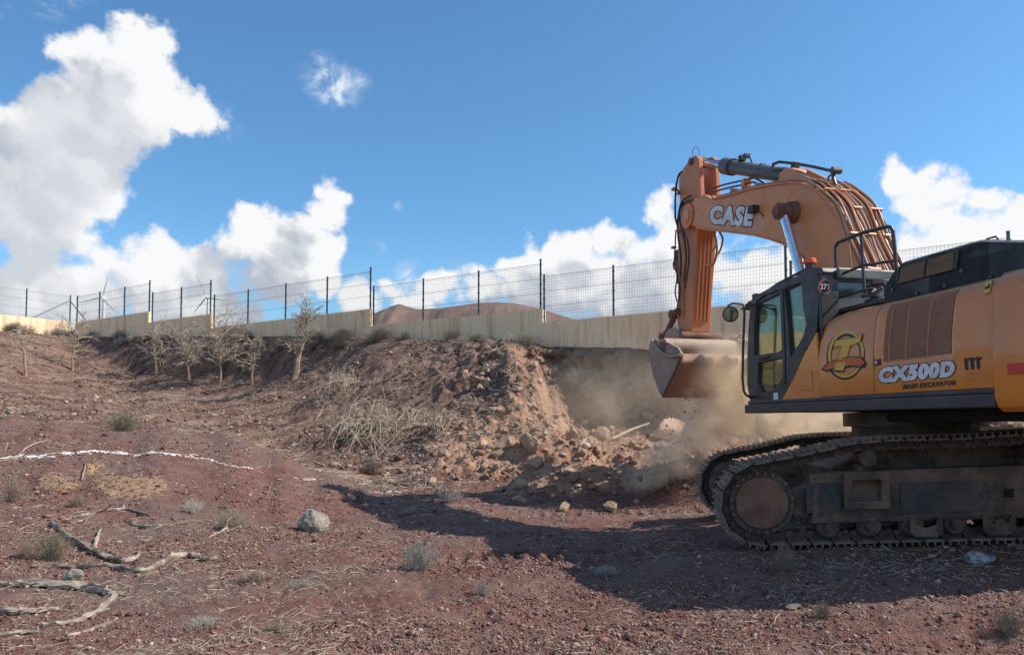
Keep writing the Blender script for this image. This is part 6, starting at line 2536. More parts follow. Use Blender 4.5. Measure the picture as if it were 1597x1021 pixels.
def straws(name, x, y, length, rad, cols_, tilt=0.35, lift=0.012):
    """thin bent stalks lying on the ground"""
    n = len(x)
    z = terrain(x, y)[0]
    az = rng.uniform(0, 2 * math.pi, n)
    d = np.stack([np.cos(az), np.sin(az), rng.normal(0, tilt, n)], -1)
    d /= np.linalg.norm(d, axis=1, keepdims=True)
    side = np.stack([-np.sin(az), np.cos(az), np.zeros(n)], -1)
    c = np.stack([x, y, z + lift], -1)
    bend = side * (rng.uniform(-0.3, 0.3, n) * length)[:, None] + np.array([0, 0, 1.0]) * (rng.uniform(0, 0.15, n) * length)[:, None]
    P = [c - d * (length / 2)[:, None], c + bend * 0.5, c + d * (length / 2)[:, None]]
    V = []
    up = np.array([0, 0, 1.0])
    for k, p in enumerate(P):
        rk = (rad * (1.0 if k < 2 else 0.5))[:, None]
        V += [p + side * rk, p - side * rk, p + up * rk * 1.5]
    V = np.stack(V, 1)
    tri = []
    for k in range(2):
        for i in range(3):
            j = (i + 1) % 3
            a, b, c2, d2 = k * 3 + i, k * 3 + j, k * 3 + 3 + j, k * 3 + 3 + i
            tri += [(a, b, c2), (a, c2, d2)]
    F = np.array(tri)[None] + (np.arange(n) * 9)[:, None, None]
    o = np_mesh(name, V.reshape(-1, 3), F.reshape(-1, 3), M_TWIG)
    at = o.data.color_attributes.new('tint', 'FLOAT_COLOR', 'POINT')
    C = np.repeat(np.concatenate([cols_, np.ones((n, 1))], 1)[:, None, :], 9, axis=1)
    at.data.foreach_set('color', C.astype(np.float32).ravel())
    o['kind'] = 'stuff'
    return o


STRAW = [(0.46, 0.37, 0.26), (0.38, 0.29, 0.20), (0.52, 0.45, 0.34), (0.28, 0.22, 0.17), (0.34, 0.31, 0.26)]
# litter on the near ground, thicker to the left and in patches
n = 17000
Zs = 1 / rng.uniform(1 / 19.0, 1 / 4.0, n)
rr = rng.uniform(-0.70, 0.72, n)
xs, ys = rr * Zs, Zs
dens = fbm(xs * 0.7, ys * 0.7, 3, 0.6, 231) + 0.5 * (rr < -0.15) + 0.35 * np.exp(-((rr - 0.25) / 0.2) ** 2) * (Zs < 7) + rng.uniform(-0.9, 0.5, n)
keep = dens > 0.0
xs, ys, Zs = xs[keep], ys[keep], Zs[keep]
n = len(xs)
straws('dry_litter', xs, ys, (0.02 + 0.009 * Zs) * rng.lognormal(0, 0.5, n), 0.0007 + 0.00022 * Zs, pick_cols(n, STRAW))
n = 16000
uu = rng.uniform(-60, 860, n)
qq = rng.uniform(0.44, 0.99, n)
r_ = (uu - 798) / 1200.0
Zs = qq * wall_Z(r_)
xs, ys = r_ * Zs, Zs
keep = fbm(xs * 0.35, ys * 0.35, 3, 0.6, 241) + rng.uniform(-0.8, 0.6, n) > 0.0
xs, ys, Zs = xs[keep], ys[keep], Zs[keep]
n = len(xs)
straws('bank_litter', xs, ys, 0.32 * rng.lognormal(0, 0.5, n), np.full(n, 0.007), pick_cols(n, STRAW), lift=0.03)

# ------------------------------------------------------------------ rocks as things
def rock_mesh(seed, planes=11, rough=0.05, mat=None, sub=3, dlo=0.55):
    import bmesh
    rd = np.random.default_rng(seed)
    bm = bmesh.new()
    bmesh.ops.create_icosphere(bm, subdivisions=sub, radius=1.0)
    V = np.array([v.co[:] for v in bm.verts])
    for k in range(planes):
        nn = rd.normal(size=3)
        nn /= np.linalg.norm(nn)
        dd = rd.uniform(dlo, 0.72 if dlo < 0.4 else 0.88 if dlo < 0.7 else 0.95)
        t = V @ nn - dd
        V -= np.where(t > 0, t * 0.93, 0)[:, None] * nn
    nz = fbm(V[:, 0] * 2.1 + V[:, 2] * 1.3 + seed, V[:, 1] * 2.1 - V[:, 2] * 1.1, 4, 0.6, seed)
    V *= (1 + rough * nz)[:, None]
    for v, c in zip(bm.verts, V): v.co = c
    me = bpy.data.meshes.new('rock')
    bm.to_mesh(me)
    bm.free()
    me.materials.append(mat)
    return me


ORD = ['first', 'second', 'third', 'fourth', 'fifth', 'sixth', 'seventh', 'eighth', 'ninth', 'tenth', 'eleventh', 'twelfth', 'thirteenth', 'fourteenth', 'fifteenth', 'sixteenth', 'seventeenth', 'eighteenth', 'nineteenth', 'twentieth']
ORD += ['twenty-' + o for o in ORD[:9]] + ['thirtieth'] + ['thirty-' + o for o in ORD[:9]] + ['fortieth'] + ['forty-' + o for o in ORD[:9]]


def label_by_place(objs, fmt, group, cat):
    """objs: list of (key, object); number them along the key"""
    for i, (k, o) in enumerate(sorted(objs, key=lambda t: t[0])):
        tag(o, fmt % ORD[i], cat, group)


M_ROCK = pm('tan_rock', (0.37, 0.225, 0.15), (0.47, 0.32, 0.225), scale=1.6, rough=0.95, spec=0.15, bump=0.05, bscale=5, rand=0.3, dust=0.4, dustc=(0.50, 0.35, 0.26), grime=0.35)
M_GREYROCK = pm('pale_grey_rock', (0.27, 0.235, 0.185), (0.37, 0.33, 0.27), scale=2.2, rough=0.95, spec=0.15, bump=0.06, bscale=4, grime=0.25, dustc=(0.22, 0.16, 0.13))
M_WHITEROCK = pm('white_rock', (0.55, 0.54, 0.52), (0.17, 0.17, 0.18), scale=1.3, rough=0.9, spec=0.2, bump=0.05, bscale=4)
ROCKS = [rock_mesh(30 + i, mat=M_ROCK, sub=3 if i < 3 else 2, rough=0.10, planes=9, dlo=0.36) for i in range(7)]


def place_rock(px, py, wpx, hpx, me, name='rock', sink=0.18, rot=None, deep=1.0):
    """px,py: middle of the rock's foot in the photograph; wpx,hpx: its width and height there"""
    g = ground_at(px, py)
    k = g.y / 1200.0
    sx, sz = wpx * k / 2 / 0.85, hpx * k / 2 / 0.85
    o = bpy.data.objects.new(name, me)
    col.objects.link(o)
    sy = (sx + sz) / 2 * deep
    gx, gy = g.x, g.y + sy * 0.5
    o.location = (gx, gy, gz(gx, gy) + sz * (0.85 - sink * 2))
    o.scale = (sx, sy, sz)
    o.rotation_euler = (random.uniform(-.15, .15), random.uniform(-.15, .15), random.uniform(-.5, .5) if rot is None else rot)
    return o


random.seed(4)
o = place_rock(485, 830, 40, 37, rock_mesh(71, planes=12, rough=0.09, mat=M_GREYROCK, sub=4, dlo=0.70), sink=0.14, rot=0.3)
tag(o, 'round pale grey boulder lying alone on the red gravel left of the shadow', 'boulder')
# dirt still lying in the bucket
_t = S(1034, 541, LBK)
o = bpy.data.objects.new('dirt_heap', rock_mesh(77, planes=5, rough=0.16, mat=M_ROCK, sub=4, dlo=0.75))
col.objects.link(o)
o.location = H(_t[0] + 0.02, -0.72, _t[1] + 0.10)
o.scale = (0.22, 0.30, 0.20)
o.rotation_euler = (0, 0, HA)
tag(o, 'heap of pale dirt lying on top of the raised bucket', 'dirt')
o = place_rock(1533, 880, 42, 21, rock_mesh(72, planes=9, mat=M_WHITEROCK), sink=0.1, rot=0.2)
tag(o, 'white and grey stone lying in the shade in front of the tracks', 'rock')
o = place_rock(1241, 952, 26, 8, rock_mesh(73, planes=9, mat=M_GREYROCK), sink=0.15)
tag(o, 'flat pale stone at the edge of the shadow near the bottom', 'rock')
o = place_rock(112, 913, 30, 27, rock_mesh(74, planes=12, rough=0.12, mat=M_GREYROCK), sink=0.15)
tag(o, 'cream crumbly stone just above the long flat grey log', 'rock')
BIG = [
    (827, 706, 34, 32, 'large angular tan boulder with a flat top in the middle of the rubble'),
    (893, 682, 22, 34, 'upright pointed boulder at the foot of the cut face, left of the pole'),
    (941, 688, 30, 32, 'boulder with a white chipped edge beside the leaning pole'),
    (1048, 686, 66, 38, 'big brown boulder with a pale broken top behind the falling dust'),
    (798, 700, 16, 22, 'narrow upright stone just left of the angular tan boulder'),
    (832, 735, 30, 26, 'rounded brown boulder below the angular tan one'),
    (775, 712, 26, 18, 'low dark brown stone left of the narrow upright stone'),
    (693, 712, 20, 20, 'knobbly stone at the left end of the rubble'),
    (985, 698, 16, 20, 'small upright stone standing on the rubble crest right of the pole foot'),
    (955, 799, 26, 20, 'bright cream block at the front foot of the shaded berm'),
    (880, 798, 24, 18, 'light stone in the row before the shaded berm, left of the cream block'),
    (1033, 700, 22, 16, 'flat stone at the right end of the red crest'),
    (780, 768, 18, 12, 'pale flat stone beside the dry bush at the rubble foot'),
    (1022, 768, 46, 36, 'large dusty lump on the berm next to the far track'),
    (810, 786, 22, 16, 'tan stone at the left tip of the berm'),
    (1080, 650, 30, 24, 'dusty stone half hidden under the raised bucket'),
]
for i, (px, py, w_, h_, lab) in enumerate(BIG):
    o = place_rock(px, py, w_, h_, ROCKS[i % 7], deep=0.8)
    tag(o, lab, 'boulder' if w_ > 24 else 'rock')
rd = random.Random(99)
near = {}
LM = [(827, 690, 'the large angular boulder'), (893, 665, 'the upright pointed boulder'), (941, 672, 'the white-chipped boulder'), (1048, 668, 'the big brown boulder'), (832, 722, 'the rounded brown boulder'),
      (775, 705, 'the low dark stone'), (693, 702, 'the knobbly stone'), (985, 690, 'the stone right of the pole foot'), (955, 789, 'the bright cream block'), (880, 790, 'the light stone before the berm'), (1022, 750, 'the dusty lump by the track')]
cnt = 0
while cnt < 110:
    px, py = rd.uniform(640, 1070), rd.uniform(655, 795)
    lo = 745 - (px - 640) * 0.02
    if px < 720 and py < 700: continue
    if 700 < px < 830 and py > 785: continue
    if px > 1000 and 690 < py < 745 and rd.random() < 0.5: continue
    s_ = rd.uniform(5, 11) if rd.random() < 0.85 else rd.uniform(11, 18)
    if terrain(np.array([ground_at(px, py).x]), np.array([ground_at(px, py).y]))[1][0] < 0.3: 
        if rd.random() < 0.8: continue
    o = place_rock(px, py, s_ * rd.uniform(0.9, 1.3), s_ * rd.uniform(0.7, 1.1), ROCKS[rd.randrange(7)], deep=0.9)
    lm = min(LM, key=lambda m: math.hypot(m[0] - px, m[1] - py))
    dx_, dy_ = px - lm[0], py - lm[1]
    side_ = ('left of' if dx_ < 0 else 'right of') if abs(dx_) > abs(dy_) else ('above' if dy_ < 0 else 'below')
    near.setdefault((lm[2], side_), []).append((math.hypot(dx_, dy_), o))
    cnt += 1
for (nm_, side_), lst in near.items():
    label_by_place(lst, 'small rubble stone ' + side_ + ' ' + nm_ + ', %s nearest to it', 'loose stones in the rubble', 'rock')
acc = []
for k in range(30):
    px, py = rd.uniform(1190, 1320), rd.uniform(655, 678)
    if k > 12: px, py = rd.uniform(1505, 1597), rd.uniform(645, 672)
    s_ = rd.uniform(7, 14)
    o = place_rock(px, py, s_ * 1.3, s_, ROCKS[rd.randrange(7)], deep=0.9)
    acc.append((px, o))
label_by_place(acc, 'brown stone seen between the tracks and the machine body, %s from the left', 'stones behind the tracks', 'rock')
acc = []
for k in range(26):
    px, py = rd.uniform(720, 850), rd.uniform(560, 660)
    s_ = rd.uniform(6, 13)
    o = place_rock(px, py, s_ * 1.2, s_, ROCKS[rd.randrange(7)], deep=0.9)
    acc.append((py, o))
label_by_place(acc, 'stone sticking out of the crumbling spur left of the cut, %s from the top', 'stones in the spur', 'rock')

# pole lying in the rubble
M_WOODP = pm('weathered_pale_wood', (0.50, 0.41, 0.31), (0.34, 0.27, 0.21), scale=4, rough=0.9, bump=0.02, bscale=14, stretch=(1, 6, 6))
M_BARK = pm('dark_weathered_bark', (0.17, 0.125, 0.10), (0.42, 0.34, 0.26), scale=5, rough=0.95, bump=0.03, bscale=12, lo=0.45, hi=0.62)
mb = MB()
a, b = ground_at(955, 690), ground_at(1010, 662)
a = a + Vector((0, 0, 0.12))
b = CAM + px_ray(1012, 660) * ((a.y + 1.2) / px_ray(1012, 660).y)
mb.tube([a, a.lerp(b, 0.5) + Vector((0, 0, 0.04)), b], [0.05, 0.045, 0.035], 7)
o = mb.build('pole', M_WOODP, smooth=True)
tag(o, 'straight weathered pole leaning out of the rubble below the cut face', 'pole')

# ------------------------------------------------------------------ dead wood in the left foreground
def log(pts, rpx, mat, label, seed, forks=(), name='dead_branch', cat='branch', lift=0.6, strands=0):
    rd = random.Random(seed)
    P, Rr = [], []
    dn = densify([tuple(p) for p in pts], 5)
    rads = rpx if isinstance(rpx, (list, tuple)) else [rpx] * len(pts)
    rdn = densify([(r,) for r in rads], 5)
    for (p, r) in zip(dn, rdn):
        g = ground_at(p[0], p[1])
        k = g.y / 1200.0
        rr_ = max(r[0], 0.5) * k * rd.uniform(0.7, 1.1) * 0.82
        P.append(Vector((g.x, g.y, g.z + rr_ * lift + rd.uniform(0, 0.2) * rr_)))
        Rr.append(rr_)
    # ease jumps in depth
    for _ in range(2):
        P = [P[0]] + [(P[i - 1] + P[i] * 2 + P[i + 1]) / 4 for i in range(1, len(P) - 1)] + [P[-1]]
    Rr[0] *= 0.8
    Rr[-1] *= 0.55
    mb = MB()
    if strands:
        for q in range(strands):
            oy, oz = rd.uniform(-0.6, 0.6), rd.uniform(-0.3, 0.6)
            i0 = rd.randrange(0, max(1, len(P) // 4))
            i1 = len(P) - rd.randrange(0, max(1, len(P) // 4))
            mb.tube([p + Vector((0, oy * r_, oz * r_)) for p, r_ in zip(P[i0:i1], Rr[i0:i1])], [r_ * rd.uniform(0.42, 0.62) for r_ in Rr[i0:i1]], 5)
    else:
        mb.tube(P, Rr, 10)
    # knobbly surface
    vs = []
    for v in mb.v:
        q = Vector(v)
        k = 0.42 * Rr[len(Rr) // 2]
        vs.append((q.x + rd.uniform(-k, k) * 0.6, q.y + rd.uniform(-k, k) * 0.6, q.z + rd.uniform(-k, k)))
    mb.v = vs
    for (i, dpx, r_) in forks:
        base = P[min(int(i * (len(P) - 1)), len(P) - 1)]
        k = base.y / 1200.0
        tip = base + Vector((dpx[0] * k, rd.uniform(-0.05, 0.1), -dpx[1] * k))
        midp = base.lerp(tip, 0.5) + Vector((rd.uniform(-1, 1) * 3 * k, 0, rd.uniform(-1, 1) * 3 * k))
        mb.tube([base, midp, tip], [r_ * k, r_ * 0.8 * k, r_ * 0.4 * k], 6)
    o = mb.build(name, mat, smooth=True, autosmooth=28)
    tag(o, label, cat)
    return o


log([(78, 818), (92, 828), (112, 844), (134, 858), (158, 871), (186, 879), (206, 876), (218, 868)], [3.5, 4, 4.5, 5.5, 5, 4.5, 4, 3.5], M_BARK, 'curved dark branch sweeping down to the right over the bigger fallen one', 1, lift=1.4)
log([(48, 886), (80, 884), (118, 888), (160, 883), (200, 890), (228, 893), (250, 882), (272, 871), (300, 869), (318, 874), (340, 872)], [3, 4.5, 5.5, 5, 5, 6, 6, 6.5, 6, 4, 4], M_BARK, 'long knotted dead trunk lying across the left foreground', 2, forks=[(0.3, (-18, 22), 4), (0.35, (16, 26), 4), (0.45, (10, 18), 3)])
log([(-30, 913), (20, 914), (70, 916), (120, 920), (165, 926), (196, 930)], [7, 7.5, 8, 8, 7, 5], M_WOODP, 'long flat grey log, split along its length, at the left edge', 3, name='fallen_log', cat='log', strands=4)
log([(-30, 960), (10, 959), (50, 958), (90, 953)], [7, 8, 7, 5], M_WOODP, 'pale split log at the left edge, second from the bottom', 4, name='fallen_log', cat='log', strands=4)
log([(60, 976), (95, 974), (135, 966), (160, 950), (183, 926)], [3, 4, 6, 6, 3], M_WOODP, 'bleached crooked stump of wood curling up at its right end', 5, forks=[(0.6, (22, -8), 4), (0.7, (14, -14), 4)], name='driftwood_stump', cat='stump')
log([(-20, 995), (25, 990), (60, 987)], [6, 6, 4], M_WOODP, 'lowest pale log at the bottom left corner', 6, name='fallen_log', cat='log', strands=4)
log([(105, 992), (135, 985), (160, 978), (182, 966)], [2, 3.5, 4, 3], M_BARK, 'short dark forked branch below the bleached stump', 7)
log([(95, 812), (130, 805), (165, 797), (200, 796), (235, 806)], [1.5, 3, 3, 3, 2], M_BARK, 'thin grey branch lying over the pale spoil heap', 8, forks=[(0.4, (20, -8), 2), (0.6, (26, 4), 2), (0.7, (-12, -6), 2)])
log([(195, 812), (215, 822), (250, 822), (292, 816)], [2, 3, 3.5, 4], M_BARK, 'dark stick running right from the spoil heap', 9)
log([(150, 800), (130, 813), (110, 816), (100, 814)], [2, 2.5, 2.5, 2], M_BARK, 'short dark stick left of the spoil heap', 10)
log([(325, 840), (340, 832), (356, 825), (376, 823)], [1.2, 2, 3, 3], M_WOODP, 'small pale broken twig beside the olive bush', 11, forks=[(0.6, (4, -18), 2)])
log([(147, 856), (151, 842), (157, 826)], [5, 4, 2.5], M_WOODP, 'upright splinter of pale wood behind the curved branch', 12)
log([(0, 722), (25, 716), (38, 704), (58, 693), (80, 689)], [1.0, 1.2, 1.2, 1.0, .7], M_WOODP, 'thin arching twig at the left end of the lime line', 13, forks=[(0.3, (30, 14), 1), (0.5, (-10, 18), 1)], lift=3)
log([(128, 750), (131, 738), (134, 724)], [1.2, 1.4, 1], M_WOODP, 'slim pale twig standing beside the burrow hole', 14, lift=3)
log([(487, 722), (505, 728), (530, 738), (556, 752), (585, 752), (612, 760)], [1, 1.2, 1.4, 1.4, 1.2, 1], M_WOODP, 'long thin root trailing along the foot of the bank', 15)
log([(590, 738), (600, 742), (606, 752), (640, 757), (700, 758), (740, 752)], [1, 1.3, 1.3, 1.3, 1.2, 1], M_WOODP, 'thin bent stick lying before the rubble', 16)

# ------------------------------------------------------------------ dry bushes
def bush_mesh(seed, stems=150, r=0.5, h=0.38, rad=0.0035, tint=((0.42, 0.36, 0.27), (0.30, 0.26, 0.20), (0.50, 0.45, 0.37))):
    rd = random.Random(seed)
    V, F, C = [], [], []

    def seg(pts, r0, c):
        base = len(V)
        for k, p in enumerate(pts):
            rr_ = r0 * (1 - 0.7 * k / (len(pts) - 1))
            for a in (0, 2.094, 4.189):
                V.append((p.x + rr_ * math.cos(a), p.y + rr_ * math.sin(a), p.z))
                C.append(c)
        for k in range(len(pts) - 1):
            for i in range(3):
                j = (i + 1) % 3
                F.append((base + k * 3 + i, base + k * 3 + j, base + k * 3 + 3 + j, base + k * 3 + 3 + i))
    for i in range(stems):
        a = rd.uniform(0, 2 * math.pi)
        el = rd.uniform(0.15, 1.45)
        L = rd.uniform(0.55, 1.0)
        d = Vector((math.cos(a) * math.cos(el) * r, math.sin(a) * math.cos(el) * r, math.sin(el) * h)) * L
        st = Vector((rd.uniform(-.25, .25) * r, rd.uniform(-.25, .25) * r, 0))
        pts = [st, st + d * 0.4 + Vector((rd.uniform(-.06, .06), rd.uniform(-.06, .06), 0.03)) * r, st + d * 0.75 + Vector((rd.uniform(-.1, .1), rd.uniform(-.1, .1), rd.uniform(-.03, .08))) * r, st + d]
        c = rd.choice(tint)
        k = rd.uniform(0.7, 1.2)
        c = (c[0] * k, c[1] * k, c[2] * k, 1)
        seg(pts, rad, c)
        for b in range(4):
            t = rd.uniform(0.35, 0.95)
            p0 = pts[1].lerp(pts[3], t)
            dd = Vector((rd.gauss(0, 1), rd.gauss(0, 1), rd.gauss(0.4, 0.7))).normalized() * rd.uniform(0.08, 0.24) * r
            seg([p0, p0 + dd * 0.5 + Vector((0, 0, .01)), p0 + dd], rad * 0.7, c)
    me = bpy.data.meshes.new('dry_bush')
    me.from_pydata(V, [], F)
    me.materials.append(M_TWIG)
    at = me.color_attributes.new('tint', 'FLOAT_COLOR', 'POINT')
    at.data.foreach_set('color', np.array(C, dtype=np.float32).ravel())
    return me


GREY = ((0.40, 0.37, 0.31), (0.30, 0.27, 0.23), (0.50, 0.46, 0.39))
OLIVE = ((0.27, 0.225, 0.155), (0.36, 0.30, 0.21), (0.20, 0.165, 0.12))
BROWN = ((0.30, 0.22, 0.17), (0.20, 0.15, 0.12), (0.38, 0.29, 0.22))
BUSH = {'g': [bush_mesh(1, 230, tint=GREY), bush_mesh(2, 200, tint=GREY)], 'o': [bush_mesh(3, 260, tint=OLIVE), bush_mesh(4, 220, tint=OLIVE)], 'b': [bush_mesh(5, 220, tint=BROWN), bush_mesh(6, 180, tint=BROWN)]}
BL = [
    (655, 888, 96, 52, 'g', 'grey dry bush in the middle of the red gravel, below the long shadow'),
    (190, 672, 84, 34, 'o', 'olive dry bush at the foot of the bank behind the red mound'),
    (560, 784, 46, 26, 'b', 'brown dry bush at the narrow end of the shadow'),
    (702, 782, 60, 22, 'g', 'pale low bush at the front edge of the rubble'),
    (82, 872, 80, 50, 'o', 'dark olive bush behind the curved dead branch'),
    (362, 824, 70, 34, 'o', 'olive bush beside the small broken twig'),
    (20, 782, 60, 40, 'b', 'brown straggly bush at the left edge under the lime line'),
    (752, 926, 46, 24, 'g', 'small silvery tuft right of the grey dry bush'),
    (580, 740, 60, 26, 'b', 'thin brown bush under the fallen tree'),
    (470, 915, 50, 14, 'g', 'flat faded tuft left of the silvery one'),
    (1225, 890, 56, 44, 'b', 'dim brown bush in the shade before the tracks'),
    (1575, 990, 70, 44, 'o', 'olive tuft in the bottom right corner'),
    (1285, 962, 50, 26, 'o', 'yellowish tuft beside the flat pale stone at the shadow edge'),
    (40, 868, 46, 30, 'b', 'low brown bush left of the dark olive bush'),
    (395, 905, 90, 16, 'b', 'spread of dry weeds on the gravel right of the dead trunk'),
    (320, 975, 80, 18, 'g', 'matted dry weeds near the bottom left'),
    (430, 985, 70, 18, 'o', 'matted weeds right of the other matted ones at the bottom'),
    (945, 895, 60, 16, 'g', 'dim grey weeds in the shadow left of the tracks'),
    (640, 800, 34, 12, 'g', 'tiny tuft in the narrow shadow'),
    (300, 800, 50, 24, 'g', 'sparse grey bush right of the spoil heap'),
    (120, 790, 56, 22, 'b', 'low brown scrub on the left spoil heap'),
]
rd = random.Random(3)
for i, (px, py, w_, h_, kd, lab) in enumerate(BL):
    g = ground_at(px, py)
    k = g.y / 1200.0
    o = bpy.data.objects.new('dry_bush', BUSH[kd][i % 2])
    col.objects.link(o)
    o.location = (g.x, g.y, g.z - 0.01)
    sx = w_ * k / 2 / 0.5
    o.scale = (sx, sx * 0.9, h_ * k / 0.36)
    o.rotation_euler = (0, 0, rd.uniform(0, 6.28))
    tag(o, lab, 'bush')

# scrub fringe along the wall foot
scr = []
for i in range(46):
    px = rd.uniform(-10, 620) if i < 38 else rd.uniform(620, 1000)
    r_ = (px - 798) / 1200.0
    Zw = float(wall_Z(r_)) - rd.uniform(0.4, 1.6)
    o = bpy.data.objects.new('dry_bush', BUSH[rd.choice('bbog')][i % 2])
    col.objects.link(o)
    o.location = (r_ * Zw, Zw, gz(r_ * Zw, Zw) - 0.02)
    s_ = rd.uniform(0.7, 1.6)
    o.scale = (s_, s_, s_ * rd.uniform(0.9, 1.7))
    o.rotation_euler = (0, 0, rd.uniform(0, 6.28))
    scr.append((px, o))
label_by_place(scr, 'low dry scrub at the foot of the beige wall, %s from the left', 'scrub along the wall foot', 'bush')

# ------------------------------------------------------------------ leafless trees on the bank
M_TRUNK = pm('dead_trunk', (0.24, 0.15, 0.10), (0.40, 0.29, 0.21), scale=6, rough=0.95, bump=0.03, bscale=10)
M_BRANCH = pm('pale_dead_branch', (0.54, 0.44, 0.33), (0.32, 0.24, 0.18), scale=5, rough=0.95)


def bare_tree(basepx, toppx, spread, seed, label, droop=0.2, nbr=16, trunk_r=0.055, start=0.40, twig=0.013, name='bare_tree', cat='tree', lean_y=0.0):
    rd = random.Random(seed)
    g = ground_at(*basepx)
    k = g.y / 1200.0
    top = CAM + px_ray(*toppx) * ((g.y + lean_y) / px_ray(*toppx).y)
    root = empty(name, (g.x, g.y, g.z))
    tag(root, label, cat)
    hgt = (top - g).length
    P = []
    nseg = 7
    for i in range(nseg + 1):
        t = i / nseg * 0.75
        p = g.lerp(top, t) + Vector((rd.uniform(-1, 1), rd.uniform(-1, 1), 0)) * 0.05 * (1 if i else 0)
        P.append(p)
    P[0].z -= 0.1
    mb = MB()
    mb.tube(P, [trunk_r * (1.3 - 1.0 * i / nseg) * rd.uniform(0.85, 1.2) for i in range(nseg + 1)], 8)
    mb.build('trunk', M_TRUNK, root, smooth=True)
    mb = MB()
    sp = spread * k * 1.05

    def grow(p, d, L, r, depth):
        n = 4
        pts = [p]
        cur = p.copy()
        dd = d.normalized()
        for i in range(n):
            dd = (dd + Vector((rd.gauss(0, .22), rd.gauss(0, .22), rd.gauss(0, .16) - droop * 0.35)) ).normalized()
            cur = cur + dd * L / n
            pts.append(cur.copy())
            if depth > 0 and i >= 0:
                for _ in range(rd.choice([1, 1, 2])):
                    d2 = (dd + Vector((rd.gauss(0, .7), rd.gauss(0, .7), rd.gauss(0.15, .45)))).normalized()
                    grow(cur.copy(), d2, L * rd.uniform(0.35, 0.6), r * 0.6, depth - 1)
        mb.tube(pts, [r * (1 - 0.6 * i / n) for i in range(n + 1)], 4, caps=False)
    for b in range(nbr):
        t = start + (1 - start) * (b / nbr)
        idx = min(int(t * nseg), nseg - 1)
        p = P[idx].lerp(P[idx + 1], t * nseg - idx)
        a = rd.uniform(0, 2 * math.pi)
        up = rd.uniform(0.2, 1.1) + t * 0.9
        d = Vector((math.cos(a), math.sin(a) * 0.8, up))
        L = sp * rd.uniform(0.35, 1.1)
        grow(p, d, L, twig * 1.9, 2)
    mb.build('branches', M_BRANCH, root, fix=False)
    return root


bare_tree((40, 586), (33, 490), 30, 21, 'bare thin tree nearest the left edge on the lit slope', nbr=12, trunk_r=0.06)
bare_tree((113, 580), (118, 488), 28, 22, 'bare slim tree below the slanted fence braces', nbr=14, trunk_r=0.055)
bare_tree((243, 583), (240, 494), 26, 23, 'small grey leafless tree below the second wall step', droop=0.45, nbr=22, start=0.2)
bare_tree((295, 592), (290, 520), 44, 24, 'leafless tree with long pale branches drooping to both sides', droop=0.5, nbr=26, start=0.45)
bare_tree((343, 600), (345, 505), 50, 25, 'bushy leafless tree with a reddish trunk and the widest crown', droop=0.3, nbr=32, start=0.4)
bare_tree((393, 600), (399, 508), 24, 26, 'thin leafless sapling left of the tall dead tree', droop=0.3, nbr=22, start=0.25)
bare_tree((458, 592), (490, 455), 30, 27, 'tallest dead tree, leaning right with its top rising above the wall', droop=-0.15, nbr=30, trunk_r=0.12, start=0.3, twig=0.014)
bare_tree((470, 560), (560, 600), 55, 28, 'dead boughs hanging down the bank right of the tallest tree', droop=0.8, nbr=13, trunk_r=0.05, start=0.3, name='fallen_branch', cat='branch')


def brush_pile(cpx, wpx, hpx, n, seed, label):
    """fallen crown: many curved boughs fanning out of one butt"""
    rd = random.Random(seed)
    g = ground_at(*cpx)
    k = g.y / 1200.0
    root = empty('fallen_tree', (g.x, g.y, g.z))
    tag(root, label, 'tree')
    butt = ground_at(cpx[0] + wpx * 0.18, cpx[1] - hpx * 0.35) + Vector((0, -0.2, 0.15))
    mb = MB()
    mb.tube([butt + Vector((0.35, 0.2, 0.1)), butt, butt + Vector((-0.35, -0.15, 0.02)), butt + Vector((-0.8, -0.3, -0.1))], [0.13, 0.12, 0.08, 0.05], 8)
    mb.build('trunk', M_TRUNK, root, smooth=True)
    mb = MB()
    for i in range(n):
        tx = cpx[0] + rd.uniform(-0.55, 0.5) * wpx
        ty = cpx[1] + rd.uniform(-0.62, 0.12) * hpx
        e = ground_at(tx, ty)
        e = Vector((e.x, e.y - rd.uniform(0, 0.6), 0))
        e.z = gz(e.x, e.y) + abs(rd.gauss(0, 0.28))
        s = butt + Vector((rd.gauss(0, .55), rd.gauss(0, .3), rd.uniform(0, 0.2)))
        m = s.lerp(e, 0.5) + Vector((rd.gauss(0, .18), rd.gauss(0, .18), rd.uniform(0.1, 0.5)))
        pts = [Vector(p) for p in densify([tuple(s), tuple(s.lerp(m, .55) + Vector((rd.gauss(0, .07), 0, rd.gauss(0, .07)))), tuple(m), tuple(m.lerp(e, .5) + Vector((rd.gauss(0, .1), 0, rd.gauss(0, .1)))), tuple(e)], 3)]
        r0 = rd.uniform(0.007, 0.017)
        mb.tube(pts, [r0 * (1 - 0.6 * j / (len(pts) - 1)) for j in range(len(pts))], 4, caps=False)
        for b in range(5):
            p = rd.choice(pts[3:])
            d = Vector((rd.gauss(0, 1), rd.gauss(0, 1), rd.gauss(0.1, .8))).normalized() * rd.uniform(0.2, 0.8)
            mb.tube([p, p + d * 0.5 + Vector((0, 0, .06)), p + d], [r0 * .6, r0 * .5, r0 * .25], 4, caps=False)
    mb.build('branches', M_BRANCH, root, fix=False)


